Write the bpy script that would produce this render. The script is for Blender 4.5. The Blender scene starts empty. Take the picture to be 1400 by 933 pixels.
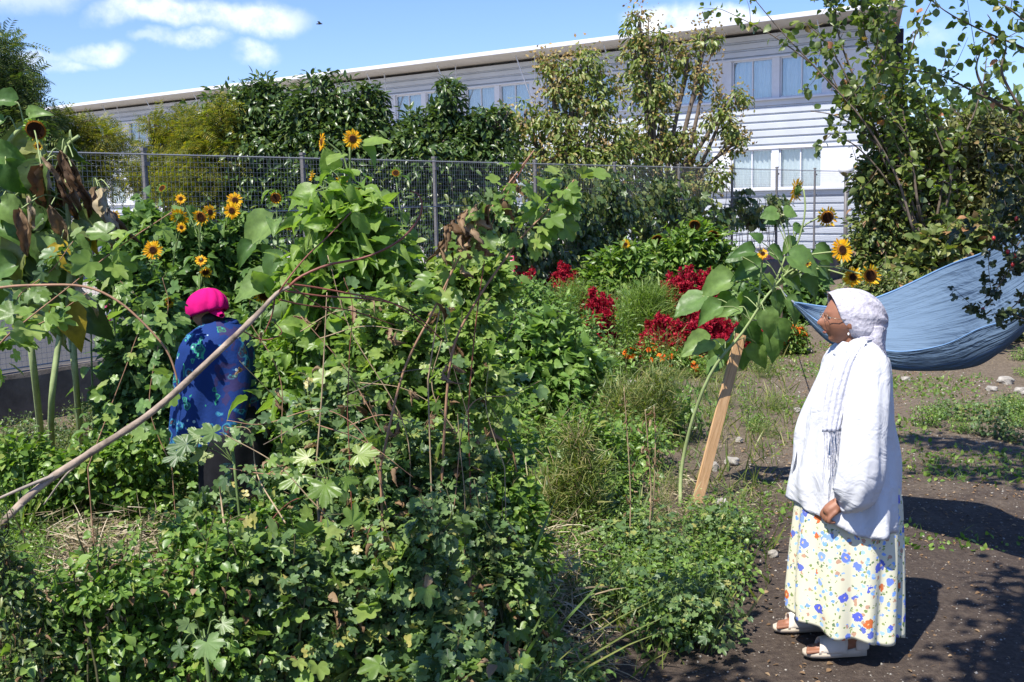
import bpy, math, random
import numpy as np
from mathutils import Vector, Matrix
R = math.radians
rng = np.random.default_rng(7)
scn = bpy.context.scene
COL = scn.collection
FPX = 1513.0
CAMZ = 1.97
CM = (Matrix.Rotation(R(90 - 7.34), 3, 'X') @ Matrix.Rotation(R(-1.2), 3, 'Z'))

def ray(px, py):
    return CM @ Vector(((px - 700) / FPX, (466.5 - py) / FPX, -1.0))
def at(px, py, Y):
    d = ray(px, py); s = Y / d.y
    return Vector((d.x * s, Y, CAMZ + d.z * s))
def gnd(px, py, z=0.0):
    d = ray(px, py); s = (z - CAMZ) / d.z
    return Vector((d.x * s, d.y * s, z))
def zfor(px, py, Y): return at(px, py, Y).z
def ppm(Y): return FPX / Y      # pixels per metre at depth Y

# ---------------------------------------------------------------- materials
MATS = {}
def nt(name):
    m = bpy.data.materials.new(name); m.use_nodes = True
    n = m.node_tree; n.nodes.clear()
    o = n.nodes.new('ShaderNodeOutputMaterial')
    return m, n, o
def ramp(n, stops, interp='LINEAR'):
    r = n.nodes.new('ShaderNodeValToRGB'); r.color_ramp.interpolation = interp
    e = r.color_ramp.elements
    while len(e) < len(stops): e.new(0.5)
    for k, (p, c) in enumerate(stops):
        e[k].position = p; e[k].color = (*c, 1) if len(c) == 3 else c
    return r
def noise(n, scale, detail=4, rough=0.55, coord='Object', dist=0.0, vec=None):
    t = n.nodes.new('ShaderNodeTexNoise'); t.inputs['Scale'].default_value = scale
    t.inputs['Detail'].default_value = detail; t.inputs['Roughness'].default_value = rough
    t.inputs['Distortion'].default_value = dist
    if vec is None:
        c = n.nodes.new('ShaderNodeTexCoord'); vec = c.outputs[coord]
    n.links.new(vec, t.inputs['Vector'])
    return t
def mixc(n, f, a, b, mode='MIX'):
    m = n.nodes.new('ShaderNodeMix'); m.data_type = 'RGBA'; m.blend_type = mode
    for sock, v in ((m.inputs[0], f), (m.inputs[6], a), (m.inputs[7], b)):
        if isinstance(v, (int, float)): sock.default_value = v
        elif isinstance(v, tuple): sock.default_value = (*v, 1) if len(v) == 3 else v
        else: n.links.new(v, sock)
    return m.outputs[2]
def mth(n, op, a, b=None, c=None, clamp=False):
    m = n.nodes.new('ShaderNodeMath'); m.operation = op; m.use_clamp = clamp
    for i, v in enumerate((a, b, c)):
        if v is None: continue
        if isinstance(v, (int, float)): m.inputs[i].default_value = v
        else: n.links.new(v, m.inputs[i])
    return m.outputs[0]
def principled(n, o, color, rough=0.6, spec=0.3, bump=None, bstr=0.3, bdist=0.01, **kw):
    p = n.nodes.new('ShaderNodeBsdfPrincipled')
    if isinstance(color, tuple): p.inputs['Base Color'].default_value = (*color, 1)
    else: n.links.new(color, p.inputs['Base Color'])
    if isinstance(rough, (int, float)): p.inputs['Roughness'].default_value = rough
    else: n.links.new(rough, p.inputs['Roughness'])
    p.inputs['Specular IOR Level'].default_value = spec
    for k, v in kw.items(): p.inputs[k.replace('_', ' ')].default_value = v
    if bump is not None:
        b = n.nodes.new('ShaderNodeBump'); b.inputs['Strength'].default_value = bstr
        b.inputs['Distance'].default_value = bdist
        n.links.new(bump, b.inputs['Height']); n.links.new(b.outputs[0], p.inputs['Normal'])
    if o is not None: n.links.new(p.outputs[0], o.inputs[0])
    return p
def simple(name, c, rough=0.6, spec=0.3, var=0.15, scale=8, metallic=0.0, bstr=0.15):
    if name in MATS: return MATS[name]
    m, n, o = nt(name)
    t = noise(n, scale)
    lo = tuple(x * (1 - var) for x in c); hi = tuple(min(1, x * (1 + var)) for x in c)
    r = ramp(n, [(0.3, lo), (0.7, hi)]); n.links.new(t.outputs[0], r.inputs[0])
    principled(n, o, r.outputs[0], rough, spec, bump=t.outputs[0], bstr=bstr, Metallic=metallic)
    MATS[name] = m; return m
def leafmat(name, stops, trans=0.3, rough=0.45, spec=0.35, back=None, tcol=None):
    """stops: natural leaf-to-leaf colour range, picked per leaf"""
    if name in MATS: return MATS[name]
    m, n, o = nt(name)
    stops = [(p, (c[0] * 1.42, c[1] * 1.22, c[2] * 1.12) if c[1] > c[0] * 1.15 else c) for p, c in stops]
    spec = min(.5, spec * 1.4); rough *= .88
    g = n.nodes.new('ShaderNodeNewGeometry')
    r = ramp(n, stops); n.links.new(g.outputs['Random Per Island'], r.inputs[0])
    t = noise(n, 22, 3)
    rr = ramp(n, [(0.3, (0.78, 0.78, 0.78)), (0.7, (1.2, 1.2, 1.15))]); n.links.new(t.outputs[0], rr.inputs[0])
    c = mixc(n, 1.0, r.outputs[0], rr.outputs[0], 'MULTIPLY')
    if back:   # paler underside of the leaf
        c = mixc(n, g.outputs['Backfacing'], c, mixc(n, 0.5, c, back))
    p = principled(n, None, c, rough, spec, bump=t.outputs[0], bstr=0.25)
    tr = n.nodes.new('ShaderNodeBsdfTranslucent')
    tc = mixc(n, 1.0, c, tcol or (1.5, 1.7, 0.45), 'MULTIPLY')
    n.links.new(tc, tr.inputs[0])
    mx = n.nodes.new('ShaderNodeMixShader'); mx.inputs[0].default_value = trans
    n.links.new(p.outputs[0], mx.inputs[1]); n.links.new(tr.outputs[0], mx.inputs[2])
    n.links.new(mx.outputs[0], o.inputs[0])
    MATS[name] = m; return m

# ---------------------------------------------------------------- objects
def setp(o, label=None, cat=None, group=None, kind=None):
    if label: o['label'] = label
    if cat: o['category'] = cat
    if group: o['group'] = group
    if kind: o['kind'] = kind
    return o
def thing(name, label, cat, loc=(0, 0, 0), group=None, rotz=0.0):
    o = bpy.data.objects.new(name, None); COL.objects.link(o)
    o.location = loc; o.rotation_euler = (0, 0, rotz); o.empty_display_size = 0.1
    return setp(o, label, cat, group)
def copy_tree(o, parent=None):
    c = o.copy(); COL.objects.link(c)
    if parent is not None: c.parent = parent
    for ch in list(o.children): copy_tree(ch, c)
    return c

class MB:
    """collects geometry, builds ONE mesh object"""
    def __init__(s): s.V = []; s.F = []; s.n = 0
    def add(s, v, faces, mi=0, smooth=False):
        v = np.asarray(v, float).reshape(-1, 3)
        for f in (faces if isinstance(faces, list) else [faces]):
            f = np.asarray(f, int)
            if f.size: s.F.append((f + s.n, mi, smooth))
        s.V.append(v); s.n += len(v)
    def box(s, c, d, mi=0, rot=None):
        c = np.array(c, float); d = np.array(d, float) / 2
        v = np.array([[x, y, z] for x in (-1, 1) for y in (-1, 1) for z in (-1, 1)]) * d
        if rot is not None: v = v @ np.array(rot).T
        f = [[0, 1, 3, 2], [4, 6, 7, 5], [0, 4, 5, 1], [2, 3, 7, 6], [0, 2, 6, 4], [1, 5, 7, 3]]
        s.add(v + c, np.array(f), mi)
    def tube(s, pts, rad, sides=5, mi=0, cap=True, smooth=True):
        P = np.array([tuple(p) for p in pts], float); k = len(P)
        rad = np.broadcast_to(np.array(rad, float), (k,)) if np.ndim(rad) else np.full(k, float(rad))
        T = np.gradient(P, axis=0); T /= (np.linalg.norm(T, axis=1, keepdims=True) + 1e-9)
        up = np.array([0.0, 0, 1]) if abs(T[0, 2]) < 0.9 else np.array([1.0, 0, 0])
        A = np.zeros((k, 3)); a = np.cross(T[0], up); a /= np.linalg.norm(a) + 1e-9
        for i in range(k):
            a = a - T[i] * np.dot(a, T[i]); a /= np.linalg.norm(a) + 1e-9; A[i] = a
        B = np.cross(T, A)
        th = np.linspace(0, 2 * np.pi, sides, endpoint=False)
        v = P[:, None] + rad[:, None, None] * (np.cos(th)[None, :, None] * A[:, None] + np.sin(th)[None, :, None] * B[:, None])
        i = np.arange(k - 1)[:, None] * sides; j = np.arange(sides)[None]; j2 = (j + 1) % sides
        f = np.stack([i + j, i + j2, i + sides + j2, i + sides + j], -1).reshape(-1, 4)
        s.add(v.reshape(-1, 3), f, mi, smooth)
        if cap and sides > 2:
            b = s.n - k * sides
            s.F.append((np.array([list(range(b + sides - 1, b - 1, -1))]), mi, False))
            s.F.append((np.array([list(range(s.n - sides, s.n))]), mi, False))
    def grid(s, G, mi=0, smooth=True, closed=False):
        """G: (rows, cols, 3)"""
        G = np.asarray(G, float); r, c = G.shape[:2]
        i = np.arange(r - 1)[:, None] * c
        if closed: j = np.arange(c)[None]; j2 = (j + 1) % c
        else: j = np.arange(c - 1)[None]; j2 = j + 1
        f = np.stack([i + j, i + j2, i + c + j2, i + c + j], -1).reshape(-1, 4)
        s.add(G.reshape(-1, 3), f, mi, smooth)
    def leaves(s, T, P, D, N, S, mi=0, smooth=True):
        """instances of template T=(V,[faces]) at P, tip along D, face along N, size S"""
        P = np.asarray(P, float).reshape(-1, 3); k = len(P)
        if k == 0: return
        D = np.asarray(D, float); N = np.asarray(N, float)
        D = D / (np.linalg.norm(D, axis=1, keepdims=True) + 1e-9)
        X = np.cross(D, N); X /= (np.linalg.norm(X, axis=1, keepdims=True) + 1e-9)
        Z = np.cross(X, D)
        S = np.broadcast_to(np.asarray(S, float), (k,))
        V, Fs = T
        W = P[:, None] + S[:, None, None] * (V[None, :, 0:1] * X[:, None] + V[None, :, 1:2] * D[:, None] + V[None, :, 2:3] * Z[:, None])
        off = (np.arange(k) * len(V))[:, None, None]
        s.add(W.reshape(-1, 3), [(f[None] + off).reshape(-1, f.shape[1]) for f in Fs], mi, smooth)
    def mesh(s, name, mats):
        me = bpy.data.meshes.new(name)
        V = np.concatenate(s.V) if s.V else np.zeros((0, 3))
        me.vertices.add(len(V)); me.vertices.foreach_set('co', V.ravel().astype(np.float32))
        li = np.concatenate([f.ravel() for f, _, _ in s.F]); me.loops.add(len(li))
        me.loops.foreach_set('vertex_index', li.astype(np.int32))
        tot = np.concatenate([np.full(len(f), f.shape[1]) for f, _, _ in s.F])
        st = np.concatenate([[0], np.cumsum(tot)[:-1]])
        me.polygons.add(len(tot)); me.polygons.foreach_set('loop_start', st.astype(np.int32))
        me.polygons.foreach_set('loop_total', tot.astype(np.int32))
        me.polygons.foreach_set('material_index', np.concatenate([np.full(len(f), m) for f, m, _ in s.F]).astype(np.int32))
        me.polygons.foreach_set('use_smooth', np.concatenate([np.full(len(f), sm) for f, _, sm in s.F]))
        for m in (mats if isinstance(mats, (list, tuple)) else [mats]): me.materials.append(m)
        me.update(calc_edges=True); me.validate()
        return me
    def build(s, name, mats, parent=None, loc=None):
        o = bpy.data.objects.new(name, s.mesh(name, mats)); COL.objects.link(o)
        if parent is not None: o.parent = parent
        if loc is not None: o.location = loc
        return o

# ---------------------------------------------------------------- curves and leaf shapes
def spline(pts, n=16):
    P = np.array([tuple(p) for p in pts], float)
    if len(P) < 3: 
        t = np.linspace(0, 1, n)[:, None]; return P[0] * (1 - t) + P[-1] * t
    Q = np.vstack([2 * P[0] - P[1], P, 2 * P[-1] - P[-2]])
    out = []; seg = len(P) - 1
    for t in np.linspace(0, seg, n):
        i = min(int(t), seg - 1); u = t - i
        a, b, c, d = Q[i:i + 4]
        out.append(0.5 * ((2 * b) + (c - a) * u + (2 * a - 5 * b + 4 * c - d) * u * u + (3 * b - a - 3 * c + d) * u ** 3))
    return np.array(out)
def unit(v):
    v = np.asarray(v, float); return v / (np.linalg.norm(v, axis=-1, keepdims=True) + 1e-9)

def t_outline(out, mid, cup=0.12, droop=0.12):
    """leaf from right half outline [(x,y)...] from base to tip; folded at the midrib"""
    k = len(out); V = []; F = []
    for (x, y) in out: V.append((0, y if (x > 0.001 or y > .5) else y, 0))
    for (x, y) in out: V.append((x, y, 0))
    for (x, y) in out: V.append((-x, y, 0))
    V = np.array(V, float)
    V[:, 2] = cup * np.abs(V[:, 0]) * 1.4 - droop * V[:, 1] ** 2
    F4 = []
    for i in range(k - 1):
        F4.append([i, k + i, k + i + 1, i + 1]); F4.append([i, i + 1, 2 * k + i + 1, 2 * k + i])
    return (V, [np.array(F4)])
def t_ovate(w=0.32, cup=0.3, droop=0.15, n=4, serr=0.0):
    ys = np.linspace(0, 1, n + 1); out = []
    for i, y in enumerate(ys):
        x = w * math.sin(math.pi * y ** 0.8) ** 0.8 if 0 < y < 1 else 0.0
        if serr and i % 2: x *= 1 - serr
        out.append((x, y))
    return t_outline(out, 0, cup, droop)
def t_heart(w=0.42, cup=0.25, droop=0.3, serr=0.06):
    out = [(0.0, 0.0), (0.22, -0.1), (0.38, -0.02), (w, 0.15), (w - .03 - serr, 0.28), (w * .86, 0.42), (w * .7 - serr, 0.56), (w * .5, 0.7), (w * .26 - serr * .5, 0.85), (0, 1.0)]
    T = t_outline(out, 0, cup, droop)
    V = T[0]; k = len(out)
    V[:, 2] += 0.04 * np.sin(V[:, 1] * 9 + np.sign(V[:, 0])) * (np.abs(V[:, 0]) / w)
    for i in range(k): V[i, 1] = max(V[i, 1], 0.0)
    return T
def t_lobed(lobes=5, depth=0.3, cup=0.18, droop=0.2, seed=0, teeth=0.05):
    """palmate leaf: fan around the petiole point"""
    r_ = np.random.default_rng(seed); V = [(0, 0.18, 0)]; n = lobes * 4
    for i in range(n + 1):
        a = R(-150) + R(300) * i / n
        lob = (0.5 + 0.5 * math.cos(2 * math.pi * (i / 4.0 - 0.5))) if False else abs(((i / 4.0) % 1) - 0.5) * -2 + 1
        rad = 0.56 * (1 - depth * (1 - lob)) * (1 - 0.18 * (abs(a) / R(150)))
        rad *= 1 + teeth * (1 if i % 2 else -1) + r_.uniform(-.03, .03)
        V.append((math.sin(a) * rad * .95, 0.3 + math.cos(a) * rad * 1.12, 0))
    V = np.array(V)
    rr = np.hypot(V[:, 0], V[:, 1] - .18)
    V[:, 2] = cup * np.abs(V[:, 0]) - droop * rr ** 2 + 0.03 * np.sin(np.arange(len(V)) * math.pi / 2)
    F = [[0, i + 1, i] for i in range(1, n + 1)]
    return (V, [np.array(F)])
def t_blade(w=0.04, n=5, bend=0.5):
    V = []; F = []
    for i in range(n + 1):
        t = i / n; ww = w * (1 - t) ** 0.6
        y = t * (1 - .25 * bend * t); z = -bend * t * t
        V += [(-ww, y, z), (ww, y, z)]
    for i in range(n): F.append([2 * i, 2 * i + 1, 2 * i + 3, 2 * i + 2])
    return (np.array(V, float), [np.array(F)])
def t_diamond(w=0.3, f=0.12):
    V = np.array([(0, 0, 0), (w, .45, f), (0, 1, -.08), (-w, .45, f), ])
    return (V, [np.array([[0, 1, 2], [0, 2, 3]])])
def t_pinnate(pairs=6, w=0.09, l=0.34, droop=.25):
    V = []; F = []
    for i in range(pairs):
        y = 0.15 + 0.8 * i / pairs; z = -droop * y * y
        for sgn in (-1, 1):
            b = len(V)
            V += [(0, y, z), (sgn * l * .5, y + .02 + w, z + .03), (sgn * l, y + .12, z - .03), (sgn * l * .5, y + .12 - w, z + .03)]
            F.append([b, b + 1, b + 2, b + 3] if sgn > 0 else [b, b + 3, b + 2, b + 1])
    b = len(V); V += [(-.006, 0, 0), (.006, 0, 0), (.004, 1, -droop), (-.004, 1, -droop)]; F.append([b, b + 1, b + 2, b + 3])
    return (np.array(V, float), [np.array(F)])

def t_big(w, cup, droop, curl=0.0, wrinkle=.015, seed=0, nx=4, ny=12, heart=True):
    """large leaf as a fine mesh"""
    r_ = np.random.default_rng(seed); V = []; ph = r_.uniform(0, 6, 4)
    for i in range(ny + 1):
        y = i / ny; ww = w * (math.sin(math.pi * min(1, y * .9 + .1) ** .70) ** 1.0 if heart else math.sin(math.pi * y ** .8) ** .7 if 0 < y < 1 else 0)
        if i == ny: ww = 0
        if heart: ww *= min(1, .45 + y * 5)
        ww *= 1 + (.04 if i % 2 else -.03)
        for j in range(-nx, nx + 1):
            u = j / nx; x = u * ww; yy = y - (.10 * abs(u) * (1 - y) if heart else 0) * (1 if y < .3 else .3)
            a = curl * u; xx = x * math.cos(a); z = cup * abs(x) + abs(x) * math.sin(abs(a))
            z += -droop * y * y + wrinkle * math.sin(u * 7 + ph[0] + y * 5) * math.sin(y * 14 + ph[1]) + wrinkle * .8 * math.sin(y * 23 + u * 4 + ph[2]) * abs(u)
            V.append((xx + curl * .05 * math.sin(y * 5 + ph[3]), yy * (1 - .2 * droop * y), z))
    c = 2 * nx + 1; F = [[i * c + j, i * c + j + 1, (i + 1) * c + j + 1, (i + 1) * c + j] for i in range(ny) for j in range(c - 1)]
    return (np.array(V, float), [np.array(F)])
OV = [t_ovate(.32, c, d, 4) for c, d in ((.3, .1), (.15, .3), (.45, .2))]
OVN = [t_ovate(.2, c, d, 4) for c, d in ((.3, .1), (.15, .4), (.45, .25))]
OVR = [t_ovate(.4, c, d, 4) for c, d in ((.3, .1), (.15, .3), (.4, .2))]
HTS = [t_heart(.44, .2, .3), t_heart(.40, .35, .55), t_heart(.46, .1, .15)]
HT = [t_big(.40, .25, .35, .2, .02, 1), t_big(.37, .4, .6, .3, .025, 2), t_big(.42, .1, .15, 0, .02, 3)]
WTH = [t_big(.20, .5, .5, 1.4, .06, 4, heart=False), t_big(.16, .8, .9, 1.9, .07, 5, heart=False), t_big(.24, .3, .3, 1.0, .08, 6, heart=False), t_big(.13, 1, .2, 2.2, .06, 7, heart=False)]
LB = [t_lobed(5, .34, .2, .25, 1), t_lobed(5, .42, .05, .4, 2), t_lobed(5, .28, .3, .1, 3)]
LB3 = [t_lobed(3, .4, .2, .25, 4, .08), t_lobed(3, .45, .05, .4, 5, .08)]
DM = [t_diamond(.3), t_diamond(.36, .2), t_diamond(.25, 0)]
BL = [t_blade(.03, 5, .3), t_blade(.025, 5, .7), t_blade(.035, 5, .1)]
PN = [t_pinnate(), t_pinnate(7, .08, .3, .5)]

def many(mb, Ts, P, D, N, S, mi=0):
    P = np.asarray(P); k = len(P)
    if k == 0: return
    S = np.broadcast_to(np.asarray(S, float), (k,)); pick = rng.integers(0, len(Ts), k)
    for i, T in enumerate(Ts):
        q = pick == i
        mb.leaves(T, P[q], np.asarray(D)[q], np.asarray(N)[q], S[q], mi)
def rdir(k, up=0.0, flat=1.0):
    v = rng.normal(size=(k, 3)); v[:, 2] *= flat; v = unit(v); v[:, 2] += up
    return unit(v)
# ---------------------------------------------------------------- camera, light, sky
cam = bpy.data.cameras.new('camera'); cam.sensor_width = 36; cam.lens = FPX / 1400 * 36
cam.clip_start = 0.05; cam.clip_end = 3000
co = bpy.data.objects.new('camera', cam); COL.objects.link(co)
co.matrix_world = Matrix.Translation((0, 0, CAMZ)) @ CM.to_4x4()
scn.camera = co
SUN_EL = 57.0; SUNV = Vector((-0.6 * math.cos(R(SUN_EL)), -0.8 * math.cos(R(SUN_EL)), math.sin(R(SUN_EL))))
sl = bpy.data.lights.new('sun', 'SUN'); sl.energy = 5.0; sl.angle = R(0.5); sl.color = (1.0, 0.955, 0.88)
so = bpy.data.objects.new('sun', sl); COL.objects.link(so)
so.rotation_euler = SUNV.to_track_quat('Z', 'Y').to_euler(); so.location = (-5, -8, 15)
vs = scn.view_settings; vs.view_transform = 'Standard'; vs.look = 'None'; vs.exposure = 0.75; vs.gamma = 1.0
vs.use_curve_mapping = False
scn.cycles.max_bounces = 6; scn.cycles.diffuse_bounces = 3; scn.cycles.glossy_bounces = 2
scn.cycles.transmission_bounces = 3; scn.cycles.transparent_max_bounces = 8
scn.cycles.use_denoising = True

w = bpy.data.worlds.new('World'); scn.world = w; w.use_nodes = True
n = w.node_tree; n.nodes.clear()
wo = n.nodes.new('ShaderNodeOutputWorld'); bg = n.nodes.new('ShaderNodeBackground')
sky = n.nodes.new('ShaderNodeTexSky'); sky.sky_type = 'NISHITA'; sky.sun_disc = False
sky.sun_elevation = R(SUN_EL); sky.sun_rotation = R(216.87); sky.air_density = 1.1; sky.dust_density = 0.15; sky.ozone_density = 1.6
tc = n.nodes.new('ShaderNodeTexCoord')
nz = noise(n, 9, 6, .6, vec=tc.outputs['Generated'])
def vm(op, a, b):
    v = n.nodes.new('ShaderNodeVectorMath'); v.operation = op
    for i, x in enumerate((a, b)):
        if isinstance(x, (tuple, Vector)): v.inputs[i].default_value = tuple(x)
        else: n.links.new(x, v.inputs[i])
    return v
off = vm('SUBTRACT', nz.outputs['Color'], (.5, .5, .5))
offs = vm('MULTIPLY', off.outputs[0], (.07, 0, .05))
dirn = vm('ADD', tc.outputs['Generated'], offs.outputs[0])
tot = None
for (px, py, wx, wy, st) in ((250, 22, 95, 17, .75), (350, 32, 80, 20, .75), (158, 26, 38, 15, .45), (262, 58, 42, 14, .75), (215, 60, 30, 6, .3),
                         (352, 76, 33, 16, .7), (30, 74, 60, 14, .55), (70, 86, 42, 10, .55), (125, 71, 40, 13, .6), (925, 30, 55, 22, 1.0),
                         (975, 34, 60, 18, .9), (60, -20, 160, 22, .35), (330, -30, 200, 18, .4), (1330, -60, 60, 20, .5), (1270, 55, 40, 14, .25), (-200, 60, 120, 30, .5), (1600, 70, 120, 30, .5), (600, -160, 200, 40, .5)):
    d = ray(px, py).normalized()
    s1 = vm('SUBTRACT', dirn.outputs[0], d)
    s2 = vm('MULTIPLY', s1.outputs[0], (FPX / wx, 3.0, FPX / wy))
    ln = vm('LENGTH', s2.outputs[0], (0, 0, 0))
    mr = n.nodes.new('ShaderNodeMapRange'); mr.interpolation_type = 'SMOOTHSTEP'
    n.links.new(ln.outputs['Value'], mr.inputs[0])
    mr.inputs[1].default_value = 1.25; mr.inputs[2].default_value = 0.35; mr.inputs[3].default_value = 0; mr.inputs[4].default_value = st
    tot = mr.outputs[0] if tot is None else mth(n, 'MAXIMUM', tot, mr.outputs[0])
nz2 = noise(n, 26, 6, .62, vec=tc.outputs['Generated'])
wisp = n.nodes.new('ShaderNodeMapRange'); n.links.new(nz2.outputs[0], wisp.inputs[0])
wisp.inputs[1].default_value = .28; wisp.inputs[2].default_value = .58
cl = mth(n, 'MULTIPLY', tot, wisp.outputs[0], clamp=True)
skc = mixc(n, 1.0, sky.outputs[0], (0.64, 0.77, 1.16), 'MULTIPLY')
cc = mixc(n, cl, skc, (8.6, 8.8, 9.2))
n.links.new(cc, bg.inputs[0]); bg.inputs[1].default_value = 0.10
n.links.new(bg.outputs[0], wo.inputs[0])
# ---------------------------------------------------------------- ground
def ground_mat():
    m, n, o = nt('soil')
    a = noise(n, 2.2, 8, .65); b = noise(n, 30, 5, .7); c = noise(n, 140, 3, .7)
    r1 = ramp(n, [(0.3, (.055, .040, .032)), (0.55, (.095, .072, .056)), (0.8, (.15, .118, .092))]); n.links.new(b.outputs[0], r1.inputs[0])
    r2 = ramp(n, [(0.3, (.11, .085, .06)), (0.6, (.21, .165, .12)), (0.85, (.30, .25, .19))]); n.links.new(b.outputs[0], r2.inputs[0])
    tcn = n.nodes.new('ShaderNodeTexCoord'); sp = n.nodes.new('ShaderNodeSeparateXYZ'); n.links.new(tcn.outputs['Object'], sp.inputs[0])
    # trodden dry soil starts beyond the dark compost
    f = mth(n, 'MULTIPLY_ADD', sp.outputs[1], 0.45, -2.85); f = mth(n, 'ADD', f, mth(n, 'MULTIPLY_ADD', a.outputs[0], 2.4, -1.2), clamp=True)
    col = mixc(n, f, r1.outputs[0], r2.outputs[0])
    v = n.nodes.new('ShaderNodeTexVoronoi'); v.inputs['Scale'].default_value = 75; n.links.new(tcn.outputs['Object'], v.inputs['Vector'])
    vc = n.nodes.new('ShaderNodeSeparateColor'); n.links.new(v.outputs['Color'], vc.inputs[0])
    k = mth(n, 'MULTIPLY', mth(n, 'LESS_THAN', v.outputs['Distance'], .33), mth(n, 'GREATER_THAN', vc.outputs[0], .93))
    col = mixc(n, mth(n, 'MULTIPLY', k, .75), col, (.36, .32, .27))
    h = mth(n, 'ADD', b.outputs[0], mth(n, 'MULTIPLY', c.outputs[0], .5))
    principled(n, o, col, .9, .2, bump=h, bstr=.9, bdist=.03)
    return m
SOIL = ground_mat()
mb = MB()
xs = np.concatenate([np.linspace(-400, -14, 6), np.linspace(-12, 12, 97), np.linspace(14, 400, 6)])
ys = np.concatenate([np.linspace(-40, 1, 5), np.linspace(1.5, 16, 88), np.linspace(18, 600, 8)])
X, Y = np.meshgrid(xs, ys)
def gz(x, y):
    x = np.asarray(x, float); y = np.asarray(y, float)
    return .018 * np.sin(x * 2.1 + y * .7) * np.sin(y * 1.7 - x * .4) + .008 * np.sin(x * 7.3 + 1) * np.sin(y * 6.1) - .01
Z = np.where((np.abs(X) < 13) & (Y < 17) & (Y > 1), gz(X, Y), -.05)
Z = np.where(Y > 17, -.30, Z)
mb.grid(np.stack([X, Y, Z], -1)); setp(mb.build('ground', SOIL), kind='structure')

FD = np.array([.5738, .819]); FP0 = np.array([-.98, 15.4])      # fence line
def fpt(s): return FP0 + FD * s
def fs(px):      # fence distance seen at pixel column px
    k = (px - 700) / FPX
    return (k * FP0[1] - FP0[0]) / (FD[0] - k * FD[1])
FN = np.array([-.819, .5738])     # points away behind the fence (left-far side)
# raised street behind the fence
def stz(x): return .28 - .035 * x
mstreet, n, o = nt('asphalt')
a = noise(n, 1.2, 5); b = noise(n, 60, 4)
r = ramp(n, [(.3, (.05, .05, .053)), (.7, (.085, .083, .08))]); n.links.new(b.outputs[0], r.inputs[0])
principled(n, o, r.outputs[0], .85, .3, bump=b.outputs[0], bstr=.3)
mpave, n, o = nt('pale_paving')
b = noise(n, 3, 6); br = n.nodes.new('ShaderNodeTexBrick'); br.inputs['Scale'].default_value = 1.6
tcn = n.nodes.new('ShaderNodeTexCoord'); n.links.new(tcn.outputs['Object'], br.inputs['Vector'])
br.inputs['Color1'].default_value = (.42, .38, .33, 1); br.inputs['Color2'].default_value = (.36, .33, .29, 1); br.inputs['Mortar'].default_value = (.2, .19, .17, 1); br.inputs['Mortar Size'].default_value = .012
principled(n, o, mixc(n, b.outputs[0], br.outputs[0], (.34, .31, .27), 'MIX'), .8, .3)
def strip(name, s0, s1, d0, d1, dz, mat, kind='structure'):
    mb = MB(); G = []
    for s in (s0, s1):
        row = []
        for d in (d0, d1):
            p = fpt(s) + FN * d; row.append((p[0], p[1], stz(p[0]) + dz))
        G.append(row)
    mb.grid(np.array(G), smooth=False); return setp(mb.build(name, mat), kind=kind)
strip('road', -60, 120, .12, 5.2, 0, mstreet)
strip('pavement', -60, 120, 5.2, 60, .12, mpave)
mb = MB(); G = []
for s in (-60, 120):
    p = fpt(s) + FN * 5.2; z = stz(p[0]); G.append([(p[0], p[1], z - .02), (p[0], p[1], z + .12)])
mb.grid(np.array(G), smooth=False); setp(mb.build('kerb', simple('kerb_stone', (.4, .38, .35))), kind='structure')

# ---------------------------------------------------------------- building
bu = Matrix(((-.7876, -.6163, 0), (.6163, -.7876, 0), (0, 0, 1))).to_4x4()
B = thing('school_building', 'long two storey building clad in pale corrugated metal under an overhanging white roof', 'building')
B.matrix_world = Matrix.Translation((10.55, 38, 0)) @ bu
def clad_mat():
    m, n, o = nt('corrugated_cladding')
    t = noise(n, .8, 4); t2 = noise(n, 12, 5)
    c = ramp(n, [(.3, (.45, .475, .51)), (.7, (.54, .565, .60))]); n.links.new(t.outputs[0], c.inputs[0])
    c2 = mixc(n, mth(n, 'MULTIPLY', t2.outputs[0], .18), c.outputs[0], (.45, .45, .46))
    principled(n, o, c2, .42, .5, Metallic=.15); return m
CLAD = clad_mat()
WHT = simple('white_metal', (.62, .63, .66), .4, .5, .05)
ROOFM = simple('roof_white', (.66, .65, .62), .5, .4, .08, 2)
SOFF = simple('soffit_board', (.50, .47, .42), .6, .3, .08, 1.5)
T0, T1 = -2.4, 60.0
BAY = 4.1
def clad(name, z0, z1, t0=T0, t1=T1):
    mb = MB(); p = .262; prof = []; z = z1
    while z > z0 + 1e-6:
        for dz, dy in ((0, 0), (.17, .0), (.185, -.07), (.225, -.07), (p - .001, 0)):
            if z - dz > z0: prof.append((dy, z - dz))
        z -= p
    prof.append((0, z0))
    G = np.array([[(t, y + .0, zz) for (y, zz) in prof] for t in np.arange(t0, t1 + 6, 6.24).clip(t0, t1)])
    mb.grid(G[::-1], smooth=False)
    return mb.build(name, CLAD, B)
ZU0, ZU1, ZL0, ZL1, ZTOP = 5.22, 6.6, 2.12, 3.5, 7.42
clad('upper_cladding', ZU1 + .05, ZTOP); clad('middle_cladding', ZL1 + .05, ZU0 - .06); clad('lower_cladding', -.6, ZL0 - .06)
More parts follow.
